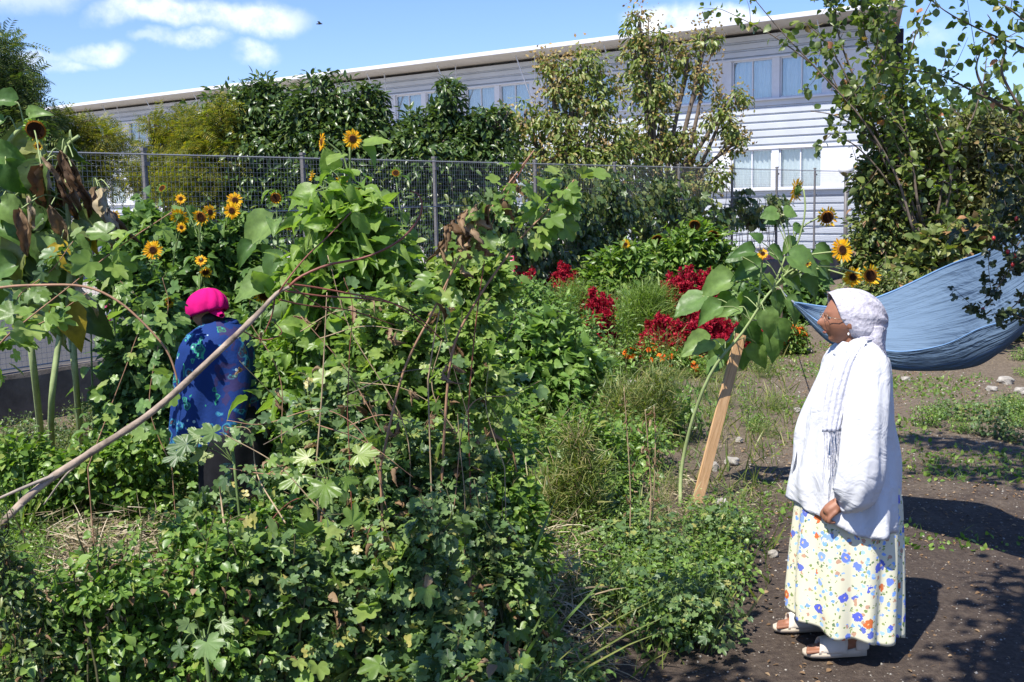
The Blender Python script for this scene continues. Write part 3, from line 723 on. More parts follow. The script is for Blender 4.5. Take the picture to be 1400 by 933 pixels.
def shrub(name, label, cat, Y, blobs, n, Ts, size, mat, smat=None, group=None, clump=6, cr=.22, shell=.25, stems=14, hang=.2, basepx=None, r=.006, extra=None, fill=.7, shoots=24, mix=None):
    bl = px_blobs(blobs, Y); c = np.mean([tuple(b[0]) for b in bl], 0)
    low = min(bl, key=lambda b: b[0].z)[0]
    base = Vector((low.x, low.y, 0)) if basepx is None else Vector((at(basepx, 500, Y).x, Y, 0))
    e = thing(name, label, cat, tuple(base), group); b0 = np.array(tuple(base))
    bl = [(np.array(tuple(c_)) - b0, np.array(r_)) for c_, r_ in bl]
    sm = MB()
    for i in range(stems):
        c_, r_ = bl[i % len(bl)]; tip = c_ + unit(rng.normal(size=3)) * r_ * .8; tip[2] = max(tip[2], .08)
        st = np.array([tip[0] * .3 + rng.normal() * .05, tip[1] * .3 + rng.normal() * .05, -.02])
        mid = (st + tip) / 2 + np.array([0, 0, .12 * tip[2]]) + rng.normal(size=3) * .04
        sm.tube(spline([st, mid, tip], 10), np.linspace(r, r * .4, 10), 4, cap=False)
    m = MB(); clumps_crown(m, bl, n, Ts, size, hang=hang, clump=clump, cr=cr, shell=shell)
    if fill:      # lower leaves down to the soil
        lo = []
        for c_, r_ in bl:
            z = c_[2] - r_[2] * .6
            if z > .1: lo.append((np.array([c_[0], c_[1], z * .5]), np.array([r_[0] * .9, r_[1] * .9, z * .6])))
        if lo: clumps_crown(m, lo, int(n * fill), Ts, size, hang=hang, clump=clump, cr=cr, shell=.1)
    P, D, N, S = [], [], [], []
    for i in range(shoots):      # single shoots that stick out of the mass
        c_, r_ = bl[rng.integers(0, len(bl))]; d = unit(rng.normal(size=3) * np.array([1, 1, .7]) + np.array([0, 0, .9]))
        a_ = c_ + d * r_ * .6; tip = c_ + d * r_ * rng.uniform(1.1, 1.75) + np.array([0, 0, rng.uniform(0, .12)])
        c9 = spline([a_, (a_ + tip) / 2 + rng.normal(size=3) * .03, tip], 8); sm.tube(c9, np.linspace(r * .5, r * .25, 8), 3, cap=False)
        k = int(rng.integers(7, 13)); t = np.linspace(.1, 1, k); q = np.array([np.interp(t, np.linspace(0, 1, 8), c9[:, j]) for j in range(3)]).T
        o = unit(rng.normal(size=(k, 3)) * np.array([1, 1, .3])); P.append(q + o * size * .3); D.append(o + np.array([0, 0, -.1])); N.append(rng.normal(size=(k, 3)) * .4 + np.array([0, -.2, 1])); S.append(size * (1.1 - .5 * t))
    if shoots: many(m, Ts, np.concatenate(P), unit(np.concatenate(D)), unit(np.concatenate(N)), np.concatenate(S))
    sm.build('stem', smat or STEMX, e)
    if mix:
        m2, m3 = MB(), MB()
        for mm, nn, TT, sz in ((m2, int(n * .07), mix[0], mix[1]), (m3, int(n * .03), WTH + [OV[2]], size * 1.1)):
            clumps_crown(mm, [(c_, r_ * 1.08) for c_, r_ in bl], nn, TT, sz, hang=.3, clump=2, cr=.2, shell=.75)
        m2.build('pale_leaves', mix[2], e); m3.build('dry_leaves', G_DRY, e)
    for v in m.V: v[:, 2] = np.where(v[:, 2] < .005, .005 + rng.random(len(v)) * .03, v[:, 2])
    m.build('foliage', mat, e)
    if extra: extra(e, bl)
    return e

# sunflower ------------------------------------------------------------------------------
def petal_T(): 
    V = np.array([(0, 0, 0), (.16, .35, .03), (.13, .75, .02), (0, 1, -.06), (-.13, .75, .02), (-.16, .35, .03), (0, .5, -.03)], float)
    return (V, [np.array([[0, 1, 6], [1, 2, 6], [2, 3, 6], [3, 4, 6], [4, 5, 6], [5, 0, 6]])])
PT = petal_T()
def head_meshes(state, seed):
    global rng
    keep = rng; rng = np.random.default_rng(seed)
    br, pe, di = MB(), MB(), MB()
    # local frame: faces +Z, unit radius = outer petal tip for open heads
    rd = {'open': .42, 'old': .55, 'droop': .8, 'bud': .6}[state]
    th = np.linspace(0, 2 * np.pi, 17)[:-1]
    prof = [(0, .10), (rd * .4, .13), (rd * .75, .10), (rd, .0)] if state != 'droop' else [(0, -.02), (rd * .5, .03), (rd * .85, .05), (rd, -.02)]
    G = np.array([[(max(r, .001) * math.cos(t), max(r, .001) * math.sin(t), z + rng.normal() * .008) for t in th] for r, z in prof])
    di.grid(G[:3][::-1], 0, closed=True); di.grid(G[2:][::-1], 1, closed=True)
    prof = [(rd * 1.0, -.01), (rd * .9, -.15), (rd * .45, -.28), (.06, -.40)]
    G = np.array([[(r * math.cos(t), r * math.sin(t), z) for t in th] for r, z in prof]); br.grid(G[::-1], 0, closed=True)
    def ring(mb, n, r0, ln, tilt, Ts, jit=.15):
        a = np.linspace(0, 2 * np.pi, n, endpoint=False) + rng.normal(size=n) * .05
        o = np.stack([np.cos(a), np.sin(a), 0 * a], -1); tl = tilt + rng.normal(size=n) * jit
        D = o * np.cos(tl)[:, None] + np.array([0, 0, 1.]) * np.sin(tl)[:, None]
        Nn = -o * np.sin(tl)[:, None] + np.array([0, 0, 1.]) * np.cos(tl)[:, None]
        many(mb, Ts, o * r0, D, Nn, ln * rng.uniform(.75, 1.15, n))
    if state == 'open':
        ring(pe, 19, rd * .92, .62, .12, [PT]); ring(pe, 17, rd * .9, .58, -.18, [PT], .2)
        ring(br, 14, rd * .9, .4, -.5, [DM[2]])
    elif state == 'old':
        ring(pe, 15, rd * .95, .45, .9, [PT], .45); ring(pe, 12, rd * .95, .42, .3, [PT], .5); ring(br, 16, rd * .95, .35, .1, [DM[2]])
    elif state == 'droop':
        ring(pe, 6, rd * .97, .22, .9, [PT], .4); ring(br, 22, rd * .98, .34, .5, [DM[2]], .3); ring(br, 20, rd * .9, .34, -.1, [DM[2]], .3)
    else:
        ring(pe, 12, rd * .7, .3, 1.2, [PT]); ring(br, 18, rd * .98, .5, 1.0, [DM[2]], .2); ring(br, 16, rd * .9, .5, .5, [DM[2]], .3)
    rng = keep
    return br.mesh('flower_head', G_SUNL), pe.mesh('petals', PETAL), di.mesh('disc', [DISC, DISCY])
HEADS = {(s, k): head_meshes(s, 10 * k + i) for i, s in enumerate(('open', 'old', 'droop', 'bud')) for k in range(3)}
def add_head(e, pos, face, r, state, k=0):
    q = Vector(face).normalized().to_track_quat('Z', 'Y')
    me = HEADS[(state, k % 3)]
    h = bpy.data.objects.new('flower_head', me[0]); COL.objects.link(h); h.parent = e
    h.location = pos; h.rotation_euler = q.to_euler(); h.scale = (r, r, r)
    for nm, m_ in (('petals', me[1]), ('disc', me[2])):
        c = bpy.data.objects.new(nm, m_); COL.objects.link(c); c.parent = h
    return h
def sunflower(label, base, via, heads, nl, ls, mat=None, smat=None, sr=.011, t0=.25, group=None, extra_leaves=()):
    """base world, via [world pts] stem; heads [(world, facing, radius, state)]"""
    mat = mat or G_SUN; smat = smat or STEMG
    base = Vector(tuple(base)); e = thing('sunflower', label, 'sunflower', tuple(base), group)
    b0 = np.array(tuple(base)); pts = spline([(0, 0, -.03)] + [np.array(tuple(v)) - b0 for v in via], 22)
    sm, lm = MB(), MB(); sm.tube(pts, np.linspace(sr, sr * .45, 22), 7)
    for i, (hp, face, r, state) in enumerate(heads):
        hp = np.array(tuple(hp)) - b0; f = unit(np.array(face, float)); back = hp - f * r * .38
        d = np.linalg.norm(pts - back, axis=1) + (np.arange(22) < 10) * .3
        j = max(6, int(np.argmin(d)) - 3) if i else 20
        if np.linalg.norm(pts[-1] - back) < .02: j = 20
        st = pts[j]; mid = (st + back) / 2 + np.array([0, 0, .18]) * np.linalg.norm(back - st) - f * .12 * np.linalg.norm(back - st)
        sm.tube(spline([st, mid, back - f * r * .2, back + f * r * .05], 10), np.linspace(sr * .5, max(sr * .35, r * .06), 10), 5)
        add_head(e, tuple(hp), face, r, state, int(rng.integers(0, 3)))
    t = np.linspace(t0, .97, nl) + rng.normal(size=nl) * .02; az = np.arange(nl) * 2.4 + rng.uniform(0, 6)
    for tt, a in zip(t, az):
        q = np.array([np.interp(tt, np.linspace(0, 1, 22), pts[:, i]) for i in range(3)])
        o = np.array([math.cos(a), math.sin(a), .45]); L = ls * (1.15 - .6 * tt) * rng.uniform(.8, 1.2)
        p2 = q + o * L * .55; sm.tube(spline([q, q + o * L * .3 + np.array([0, 0, .03]), p2], 6), sr * .22, 3, cap=False)
        lm.leaves(HT[rng.integers(0, 3)], [p2], [unit(np.array([o[0], o[1], rng.uniform(-.9, .1)]))], [unit(np.array([o[0] * .5, o[1] * .5, 1]) + rng.normal(size=3) * .25)], [L])
    for (lp, d, n_, L) in extra_leaves:
        p = np.array(tuple(lp)) - b0; j = int(np.argmin(np.linalg.norm(pts - p, axis=1)))
        sm.tube(spline([pts[j], (pts[j] + p) / 2 + np.array([0, 0, .04]), p], 6), sr * .25, 4, cap=False)
        lm.leaves(HT[rng.integers(0, 3)], [p], [unit(np.array(d, float))], [unit(np.array(n_, float))], [L])
    sm.build('stem', smat, e); lm.build('leaves', mat, e)
    return e
CAMV = np.array([0, -1, .1])
def W(px, py, Y): return at(px, py, Y)
def F(dx=0, dz=0.1, dy=-1): return (dx, dy, dz)

# --- sunflower bed on the left, in front of the fence
def sf(label, bx, Y, top, heads, nl, ls, **kw):
    base = at(bx, 500, Y); base.z = 0
    p = Vector((base.x, Y, 0)); tp = W(top[0], top[1], Y)
    mid = (p + tp) / 2 + Vector((rng.normal() * .05, 0, .05))
    return sunflower(label, p, [mid, tp], [(W(a, b, Y + dy), f, r * Y / FPX, s) for a, b, r, f, s, dy in heads], nl, ls, **kw)
sf('sunflower with one round bloom facing out, between yellow blooms and the far left dry leaves', 200, 8.6, (207, 330), [(209, 342, 14, F(.1, .1), 'open', -.1), (222, 258, 9, F(-.3, .6), 'bud', 0)], 11, .17)
sf('sunflower with two blooms one above the other in front of the mesh', 300, 8.9, (312, 285), [(317, 288, 12, F(-.1, 0), 'open', -.1), (321, 274, 12, F(.3, .3), 'open', .05), (304, 312, 9, F(.2, -.9), 'droop', 0)], 12, .16)
sf('sunflower with a cluster of ragged blooms left of the paired blooms', 268, 8.7, (272, 285), [(275, 297, 14, F(-.3, -.2), 'old', -.1), (287, 290, 11, F(.8, .1), 'open', .05), (247, 272, 8, F(.3, .5), 'open', .1)], 12, .16)
sf('sunflower whose broad bloom is seen from behind, left of the ragged cluster', 238, 8.7, (243, 305), [(245, 297, 14, (.1, .8, .5), 'open', -.05), (248, 311, 7, F(), 'open', -.1)], 13, .16)
sf('sunflower with an orange side facing bloom beside the brown hanging leaves', 150, 8.3, (152, 296), [(148, 312, 14, F(.9, -.2, -.5), 'open', 0), (156, 295, 9, F(.5, .3), 'old', .05)], 12, .17)
sf('sunflower with a small flat bloom just left of the pink head scarf', 226, 7.6, (229, 400), [(231, 413, 8, F(.1, .1), 'open', -.1)], 10, .15)
sf('sunflower with two small yellow blooms above the pink head scarf', 272, 8.2, (275, 352), [(275, 356, 9, F(.1, .8), 'open', 0), (281, 372, 10, F(.3, -.6), 'old', 0)], 12, .17)
sf('sunflower with small bloom low between the thick pale stems', 122, 8.0, (124, 430), [(122, 438, 8, F(-.6, -.3), 'old', 0)], 7, .13)
sf('leaf rich sunflower with a green nodding bud before the dark trees', 372, 8.2, (378, 260), [(377, 271, 13, F(.2, .0), 'bud', 0), (396, 308, 10, F(.5, -.2, -.3), 'old', 0)], 13, .22, extra_leaves=[(W(372, 300, 8.2), (-.8, -.2, -.6), (.3, -.6, .7), .33), (W(345, 335, 8.1), (-.5, -.4, -.5), (.2, -.6, .7), .2)])
sf('half hidden sunflower bloom behind the fork of the pale branch', 358, 7.4, (362, 395), [(361, 404, 15, F(.3, -.3), 'old', -.1)], 6, .2, extra_leaves=[(W(372, 385, 7.2), (-1, -.2, -.25), (.0, -.7, .7), .30), (W(388, 352, 7.2), (-.6, -.3, -.6), (-.3, -.7, .5), .26)])
# --- tall bright plant in the middle left
yb = 6.6
sf('tallest sunflower with twin blooms above the fence and one dark nodding head', 470, yb, (478, 195),
   [(482, 190, 14, F(.25, .05), 'open', -.05), (440, 194, 13, F(-.9, .1, -.4), 'open', 0), (427, 241, 10, F(-1, .2, -.2), 'old', 0), (467, 247, 9, F(.2, .9), 'open', .1), (489, 268, 17, F(.15, -.75), 'droop', -.15)], 15, .24, mat=G_SUNL, sr=.013, t0=.35,
   extra_leaves=[(W(498, 196, yb), (1, -.1, .15), (0, -.4, .9), .17), (W(430, 262, yb), (-1, -.2, -.35), (0, -.6, .8), .2), (W(455, 235, yb), (-.2, -.3, .9), (.3, -1, 0), .16)])
for i, (bx, Y, tx, ty, nl, lb) in enumerate(((440, 6.7, 432, 290, 36, 'bright leafy sunflower without bloom left of the tallest one'), (500, 6.5, 470, 300, 38, 'bright leafy sunflower without bloom standing close before the tallest one'),
                          (520, 6.8, 510, 345, 30, 'lower bright leafy sunflower right of the tallest one'), (548, 7.0, 541, 240, 15, 'slender sunflower with a green top before a fence post'), (415, 6.9, 412, 340, 28, 'short leafy sunflower above the fork of the pale branch'))):
    sf(lb, bx, Y, (tx, ty), [(tx, ty - 3, 9, F(.2, .6), 'bud', 0)], nl, .20 if i != 3 else .17, mat=G_SUNL if i < 3 else G_SUN, t0=.3)
# --- small ones by the wall
sf('thin sunflower with one small bloom before the climbing plants', 856, 17.0, (854, 328), [(855, 334, 7, F(0, 0), 'open', 0)], 16, .22)
for a, b, lb in ((898, 328, 'sunflower with a green nodding head left of the others by the wall'), (950, 308, 'sunflower with a green nodding head above the crimson plumes'), (975, 322, 'sunflower with a yellow green head right of the others by the wall'), (938, 378, 'short sunflower with yellow petals hanging among the crimson plumes')):
    sf(lb, a + 3, 17.8, (a, b - 8), [(a, b, 10, F(rng.normal() * .3, -.6), 'droop', 0)], 15, .24)
# --- leaning sunflower tied to the board
ys = 7.0
bs = gnd(930, 688)
via = [W(932, 640, 7.05), W(948, 570, 7.0), W(975, 505, 6.95), W(1015, 455, 6.9), W(1052, 400, 6.9), W(1085, 372, 6.9)]
hd = [(W(1089, 260, 6.9), (-.75, .55, .15), 18 * 6.9 / FPX, 'open'), (W(1131, 297, 6.9), F(.05, -.25), 17 * 6.9 / FPX, 'old'), (W(1151, 342, 6.8), F(.35, .25), 18 * 6.8 / FPX, 'open'),
      (W(1166, 379, 6.9), F(-.2, .1), 14 * 6.9 / FPX, 'open'), (W(1190, 377, 6.8), F(.1, .1), 17 * 6.8 / FPX, 'old'), (W(1043, 347, 6.8), F(-.3, .5), 8 * 6.8 / FPX, 'open'), (W(1102, 360, 6.8), F(-.1, .7), 8 * 6.8 / FPX, 'old')]
ex = []
for (px, py, dx, dz, L) in ((1062, 290, -1, -.25, .16), (1072, 288, 1, -.3, .14), (1060, 302, -.8, -.1, .1), (1040, 360, -1, -.35, .28), (1030, 345, -.9, .1, .2), (1012, 350, -1, -.3, .14), (1000, 385, -1, -.25, .36), (960, 405, -.9, -.5, .3),
                         (1052, 345, 1, -.25, .2), (1075, 340, .9, .3, .15), (1005, 450, -.3, -1, .34), (985, 490, -.7, -.7, .2), (970, 465, -1, -.3, .3), (992, 470, -.6, -.9, .28), (1020, 440, .5, -1, .28), (1035, 470, .1, -1, .26), (1050, 455, .3, -1, .3),
                         (1080, 350, 1, -.5, .3), (1095, 385, 1, -.6, .28), (1110, 375, .9, -.3, .22), (985, 420, -.9, -.4, .26), (1000, 405, -.6, -.8, .24), (1025, 400, -.3, -.8, .24), (1045, 425, .3, -1, .26), (1062, 440, .5, -.9, .24), (1040, 385, .8, -.4, .24), (1015, 480, .2, -1, .22), (1095, 355, .9, -.2, .18), (1120, 365, .8, -.5, .2), (1030, 420, -.6, -.8, .2), (1070, 375, .9, -.5, .26), (1075, 410, .6, -.8, .26), (1040, 330, -.5, .5, .12), (1085, 310, .6, -.2, .12), (1115, 340, .7, -.5, .2), (1060, 400, .3, -.9, .22), (1088, 330, -.5, -.3, .17), (1010, 420, -1, -.2, .2)):
    ex.append((W(px, py, (7.3 if py > 430 else 6.9) + rng.uniform(-.12, .15)), (dx, rng.uniform(-.4, .3), dz), (rng.normal() * .4, -.8, .6), L * .76))
sunflower('leaning sunflower with many blooms held up by the pale wooden board', bs, via, hd, 0, .1, sr=.014, smat=STEMP, extra_leaves=ex)
# board
pb, pt = gnd(955, 686), W(1014, 455, 7.1)
pt.y = pb.y + .10
pt = W(1014, 458, pt.y)
m = MB(); ax = (pt - pb); L = ax.length; az = ax.normalized(); ay = Vector((.25, -1, 0)); ay = (ay - az * ay.dot(az)).normalized(); ax_ = ay.cross(az)
rot = np.array([tuple(ax_), tuple(ay), tuple(az)]).T
mw, n, o = nt('pine_board'); a = noise(n, 4, 5, .6, dist=1.5); mp = n.nodes.new('ShaderNodeMapping'); tcn = n.nodes.new('ShaderNodeTexCoord'); n.links.new(tcn.outputs['Object'], mp.inputs[0]); mp.inputs['Scale'].default_value = (30, 30, 1.5); n.links.new(mp.outputs[0], a.inputs['Vector'])
r = ramp(n, [(.35, (.42, .24, .11)), (.6, (.60, .38, .20))]); n.links.new(a.outputs[0], r.inputs[0]); principled(n, o, r.outputs[0], .6, .3, bump=a.outputs[0], bstr=.2)
m.box((0, 0, L / 2 - .04), (.070, .022, L + .08)); bo = m.build('wooden_board', mw); bo.matrix_world = Matrix.Translation(pb + Vector((.0, .03, 0))) @ Matrix(rot.tolist()).to_4x4()
setp(bo, 'new pale pine board propped upright under the leaning sunflower', 'board')

# --- withered giants at the far left
def giant(label, bx, by, path, Y, r0, leaves_, heads=(), smat=None):
    base = gnd(bx, by) if by else Vector((at(bx, 600, Y).x, Y, 0)); Y0 = base.y
    e = thing('sunflower', label, 'sunflower', tuple(base), None); b0 = np.array(tuple(base))
    pts = spline([(0, 0, -.03)] + [np.array(tuple(W(a, b, Y))) - b0 for a, b in path], 26)
    sm = MB(); sm.tube(pts, np.linspace(r0, r0 * .5, 26), 8)
    groups_ = {}
    for (px, py, dx, dz, L, mt, dy) in leaves_:
        p = np.array(tuple(W(px, py, Y + dy))) - b0; j = int(np.argmin(np.linalg.norm(pts - p, axis=1)))
        sm.tube(spline([pts[j], (pts[j] + p) / 2 + np.array([0, 0, .06]), p], 7), r0 * .2, 4, cap=False)
        g = groups_.setdefault(mt, MB())
        T = HT[1] if mt not in ('w',) else WTH[rng.integers(0, 4)]
        g.leaves(T, [p], [unit(np.array([dx, rng.uniform(-.5, .2), dz]))], [unit(np.array([rng.normal() * .4, -.8, .5]))], [L])
    sm.build('stem', smat or STEMP, e)
    for k_, g in groups_.items():
        g.build({'g': 'leaves', 'w': 'withered_leaves', 'y': 'yellowed_leaves', 'd': 'dark_leaves'}[k_], {'g': G_SUN, 'w': G_DRYD, 'y': G_YEL, 'd': G_IVY}[k_], e)
    for (px, py, r, f, st) in heads: add_head(e, tuple(np.array(tuple(W(px, py, Y - .1))) - b0), f, r * Y / FPX, st)
    return e
LV = []
for i in range(40):
    LV.append((rng.uniform(-25, 75), rng.uniform(190, 400), rng.normal(), -.4 + rng.normal() * .4, rng.uniform(.22, .36), 'd' if rng.random() < .55 else 'g', rng.uniform(-.3, .3)))
giant('giant sunflower with a dark nodding head and broad dark leaves at the left edge', 60, 630, [(48, 520), (35, 420), (22, 320), (12, 250), (8, 205), (26, 178), (44, 170)], 7.2, .024, LV + [(40, 160, .5, .2, .16, 'g', 0), (20, 140, -.8, .2, .2, 'g', 0), (5, 165, -.6, -.4, .2, 'g', 0)], [(49, 178, 17, F(.1, -.45), 'droop'), (52, 200, 7, F(.2, 0), 'old')])
LV = [(85, 205, .2, -1, .34, 'w', -.05), (66, 215, .3, -1, .3, 'w', -.12), (98, 228, .2, -1, .3, 'w', -.15), (90, 250, 0, -1, .3, 'w', -.1), (92, 222, -.5, -1, .38, 'w', 0), (100, 215, .1, -1, .42, 'w', -.1), (75, 235, -.4, -1, .36, 'w', .1), (108, 235, -.5, -1, .3, 'w', 0), (60, 225, -.3, -1, .3, 'w', -.1), (45, 270, -.2, -1, .34, 'w', -.1), (70, 280, .1, -1, .33, 'w', -.15), (30, 285, .1, -1, .3, 'w', -.2),
      (82, 335, .3, -.9, .2, 'y', -.2), (95, 330, .5, -.6, .26, 'g', -.1), (100, 350, .5, -.7, .15, 'y', -.15), (70, 325, -.3, -.9, .26, 'g', -.1), (95, 190, .1, -.8, .2, 'd', 0), (110, 300, .8, -.5, .25, 'd', 0), (60, 300, -.7, -.5, .34, 'd', 0), (40, 330, -.5, -.8, .35, 'd', 0), (90, 400, -.3, -1, .4, 'd', 0), (110, 380, .2, -1, .3, 'w', 0), (85, 420, .5, -.7, .3, 'y', 0)]
giant('giant sunflower with brown withered leaves hanging from a broken top', 72, 640, [(70, 560), (80, 470), (95, 380), (93, 290), (88, 230), (92, 200), (108, 186)], 7.0, .022, LV)
LV = [(134, 255, .1, -1, .3, 'w', -.1), (150, 285, .1, -1, .26, 'w', -.1), (140, 262, .1, -1, .36, 'w', 0), (150, 258, -.1, -1, .4, 'w', -.1), (146, 280, -.5, -1, .3, 'w', .1), (130, 300, -.3, -.9, .26, 'y', 0), (120, 330, -.6, -.5, .26, 'g', 0), (125, 360, .5, -.4, .24, 'g', 0), (115, 420, .6, -.8, .3, 'd', 0), (95, 440, -.6, -.8, .3, 'd', 0), (108, 395, -.6, -.6, .3, 'w', 0)]
giant('tall sunflower with pale curled leaves hanging near the fence', 112, 615, [(105, 530), (100, 440), (102, 350), (110, 290), (128, 258)], 7.4, .020, LV)
giant('thick bare sunflower stalk standing between the leaning ones', 108, 590, [(103, 520), (94, 450), (82, 390), (78, 330)], 7.7, .021, [(80, 350, -.5, -.8, .3, 'd', 0), (85, 340, .5, -.8, .3, 'g', 0), (60, 380, -.5, -.8, .3, 'd', 0), (92, 400, .5, -.8, .26, 'w', 0)])

# --- amaranth, fennel, marigold ----------------------------------------------------------
def amaranth(label, Y, plumes, base, nleaf=160, drop=0):
    b = Vector((at(base, 500, Y).x, Y, 0)); b0 = np.array(tuple(b))
    e = thing('amaranth', label, 'amaranth', tuple(b)); sm, lm = MB(), MB(); pms = []
    plumes = plumes + [(a + rng.normal() * 5, b + rng.uniform(2, 16), c * .9, d) for a, b, c, d in plumes]
    for (px, py, ln, dx) in plumes:
        pm = MB(); pms.append(pm)
        ln *= 1.3; py -= 5; tip = np.array(tuple(W(px, py, Y + rng.uniform(-.25, .25)))) - b0; s = Y / FPX
        st = tip - np.array([dx * s, 0, ln * s]); root = np.array([st[0] * .35, rng.normal() * .06, 0])
        sm.tube(spline([root, (root + st) / 2 + np.array([0, 0, .03]), st, tip], 10), np.linspace(.010, .003, 10), 4, cap=False)
        for j in range(6):
            f = j / 5.; o = st + (tip - st) * f * .75 if j else st
            e2 = tip if j == 0 else o + np.array([rng.normal() * .07, rng.normal() * .07, rng.uniform(.04, .15) - drop * .22])
            c = spline([o, (o + e2) / 2 + np.array([0, 0, .02 + drop * .05]), e2], 9); k = 230 if j == 0 else 100
            t = rng.random(k); P = np.array([np.interp(t, np.linspace(0, 1, 9), c[:, i]) for i in range(3)]).T + rng.normal(size=(k, 3)) * (.034 * (1.2 - t))[:, None]
            many(pm, DM, P, rdir(k, .5), rdir(k), .040 * rng.uniform(.6, 1.2, k))
        k = max(8, nleaf // len(plumes)); t = rng.random(k) ** .7
        P = root + (st - root) * t[:, None] + rng.normal(size=(k, 3)) * .05
        many(lm, OVN, P, rdir(k, -.3), rdir(k, .8), .11 * rng.uniform(.5, 1.2, k))
    for mm in pms + [lm]:
        for v in mm.V: v[:, 2] = np.maximum(v[:, 2], .01)
    sm.build('stem', STEMR, e); lm.build('leaves', G_REDL, e); [q.build('plume', G_RED, e) for q in pms]
amaranth('tall crimson amaranth in front of the fence wall', 14.6, [(918, 378, 45, 2), (930, 372, 50, 0), (945, 368, 55, 3), (958, 375, 40, 4), (970, 372, 40, 6), (940, 390, 50, -6), (925, 400, 40, -5), (960, 395, 45, 8), (980, 400, 40, 10), (950, 410, 40, 0)], 948, 200)
amaranth('crimson amaranth with loose side plumes on the left of the fennel', 13.2, [(797, 408, 30, -10), (812, 400, 35, 0), (825, 405, 40, 5), (835, 415, 30, 9), (805, 425, 35, -6), (820, 430, 35, 0), (838, 435, 25, 12), (800, 445, 25, -8), (815, 412, 45, 2), (830, 445, 25, 5)], 818, 160, drop=.4)
amaranth('low bright crimson amaranth arching over orange flowers', 12.6, [(885, 445, 25, -12), (900, 435, 35, -6), (912, 438, 35, 0), (928, 445, 35, 6), (893, 455, 22, -12), (940, 450, 30, 12), (905, 460, 22, 0), (925, 465, 25, 8), (880, 465, 15, -12)], 912, 170, drop=.6)
amaranth('crimson amaranth behind the leaves of the leaning sunflower', 12.4, [(975, 432, 40, -3), (988, 440, 40, 3), (1000, 452, 40, 6), (965, 450, 35, -8), (985, 465, 30, 0), (955, 440, 30, -8), (1010, 470, 25, 10), (1035, 462, 15, 12)], 982, 150)
amaranth('dark wine red amaranth at the foot of the fence climbers', 17.4, [(785, 375, 30, 0), (795, 382, 25, 4), (775, 385, 25, -4), (760, 378, 25, 0), (790, 395, 20, 0)], 782, 90)
amaranth('small amaranth with a single red plume by the fence', 16.2, [(700, 362, 28, 0), (722, 380, 20, 2), (770, 368, 20, 0)], 722, 70)
def cloud_plant(name, label, cat, Y, blobs, n, mat, size, T=BL, **kw): return shrub(name, label, cat, Y, blobs, n, T, size, mat, clump=10, cr=.28, shell=.1, hang=-1.0, shoots=50, **kw)
cloud_plant('fennel', 'feathery bright green fennel between two crimson amaranths', 'fennel', 14.0, [(878, 430, 34, 34), (895, 415, 22, 26), (862, 448, 26, 24), (885, 455, 34, 26)], 7000, G_FEN, .14, smat=STEMG)
cloud_plant('fennel', 'loose feathery fennel left of the crimson amaranths', 'fennel', 13.2, [(770, 425, 30, 26), (750, 440, 26, 24), (785, 410, 20, 20)], 2600, G_FEN, .13, smat=STEMG)
def flower_bush(label, Y, blobs, nl, nf, fs_=.055, lm=None):
    def ex(e, bl):
        m = MB()
        for _ in range(nf):
            c, r_ = bl[rng.integers(0, len(bl))]; d = unit(rng.normal(size=3) + np.array([-.2, -.5, .7])); p = c + d * r_ * rng.uniform(.9, 1.1)
            k = 12; a = np.linspace(0, 6.28, k); t = np.cross(d, [0, 0, 1.]); t = unit(t); b_ = np.cross(d, t)
            D = np.cos(a)[:, None] * t + np.sin(a)[:, None] * b_ + d * .35
            m.leaves(OVR[0], np.repeat([p], k, 0), D, np.repeat([d], k, 0), fs_ * .6)
        m.build('blossoms', G_MARI, e)
    return shrub('marigold', label, 'marigold', Y, blobs, nl, OVN, .05, lm or G_MINT, clump=6, cr=.2, extra=ex)
flower_bush('round marigold bush full of orange flowers under the hammock end', 13.6, [(1080, 460, 22, 18), (1072, 470, 16, 12), (1092, 462, 12, 14)], 1500, 75)
flower_bush('low marigold with orange red flowers under the crimson amaranth', 12.0, [(905, 490, 22, 9), (925, 492, 22, 12), (950, 500, 20, 12), (890, 478, 10, 8)], 1500, 34)
flower_bush('small marigold right of the iris leaves', 12.0, [(862, 485, 12, 8)], 260, 12)
# --- blade leaved clumps
def blades(name, label, cat, base, n, h, spread, w, mat, lean=(0, 0), group=None, build=True):
    m = MB(); a = rng.uniform(0, 6.28, n); o = np.stack([np.cos(a) * spread + lean[0], np.sin(a) * spread + lean[1], np.ones(n)], -1)
    P = np.stack([np.cos(a) * .04, np.sin(a) * .04, 0 * a - .01], -1) * rng.random((n, 1)) + np.array([0, 0, -.01])
    o[:, :2] *= rng.uniform(.3, 1.2, (n, 1))
    T = [t_blade(w, 7, b) for b in (.1, .35, .6)]
    N = -np.stack([np.cos(a), np.sin(a), 0 * a - .2], -1) + rng.normal(size=(n, 3)) * .3
    many(m, T, P, o, -N * -1, h * rng.uniform(.6, 1.1, n))
    o_ = m.build(name, mat, None, tuple(base)); return setp(o_, label, cat, group)
g = gnd(838, 560); g.z = 0
blades('iris_clump', 'clump of upright yellow green sword leaves before the crimson amaranth', 'iris', gnd(845, 570), 34, .62, .45, .035, G_IRIS)
blades('iris_clump', 'tall arching sword leaves standing in the middle of the thicket', 'iris', (at(648, 700, 3.35).x, 3.35, 0), 26, 1.12, .22, .020, G_IRIS, lean=(-.18, -.05))
blades('iris_clump', 'pale green sword leaves low in the weeds near the dry stalks', 'iris', gnd(870, 730), 16, .30, .35, .03, G_IRIS)
blades('iris_clump', 'dark green grassy leaves at the foot of the thick pale stalks', 'iris', (at(20, 620, 6.3).x, 6.3, 0), 44, .6, .5, .018, G_IRIS)
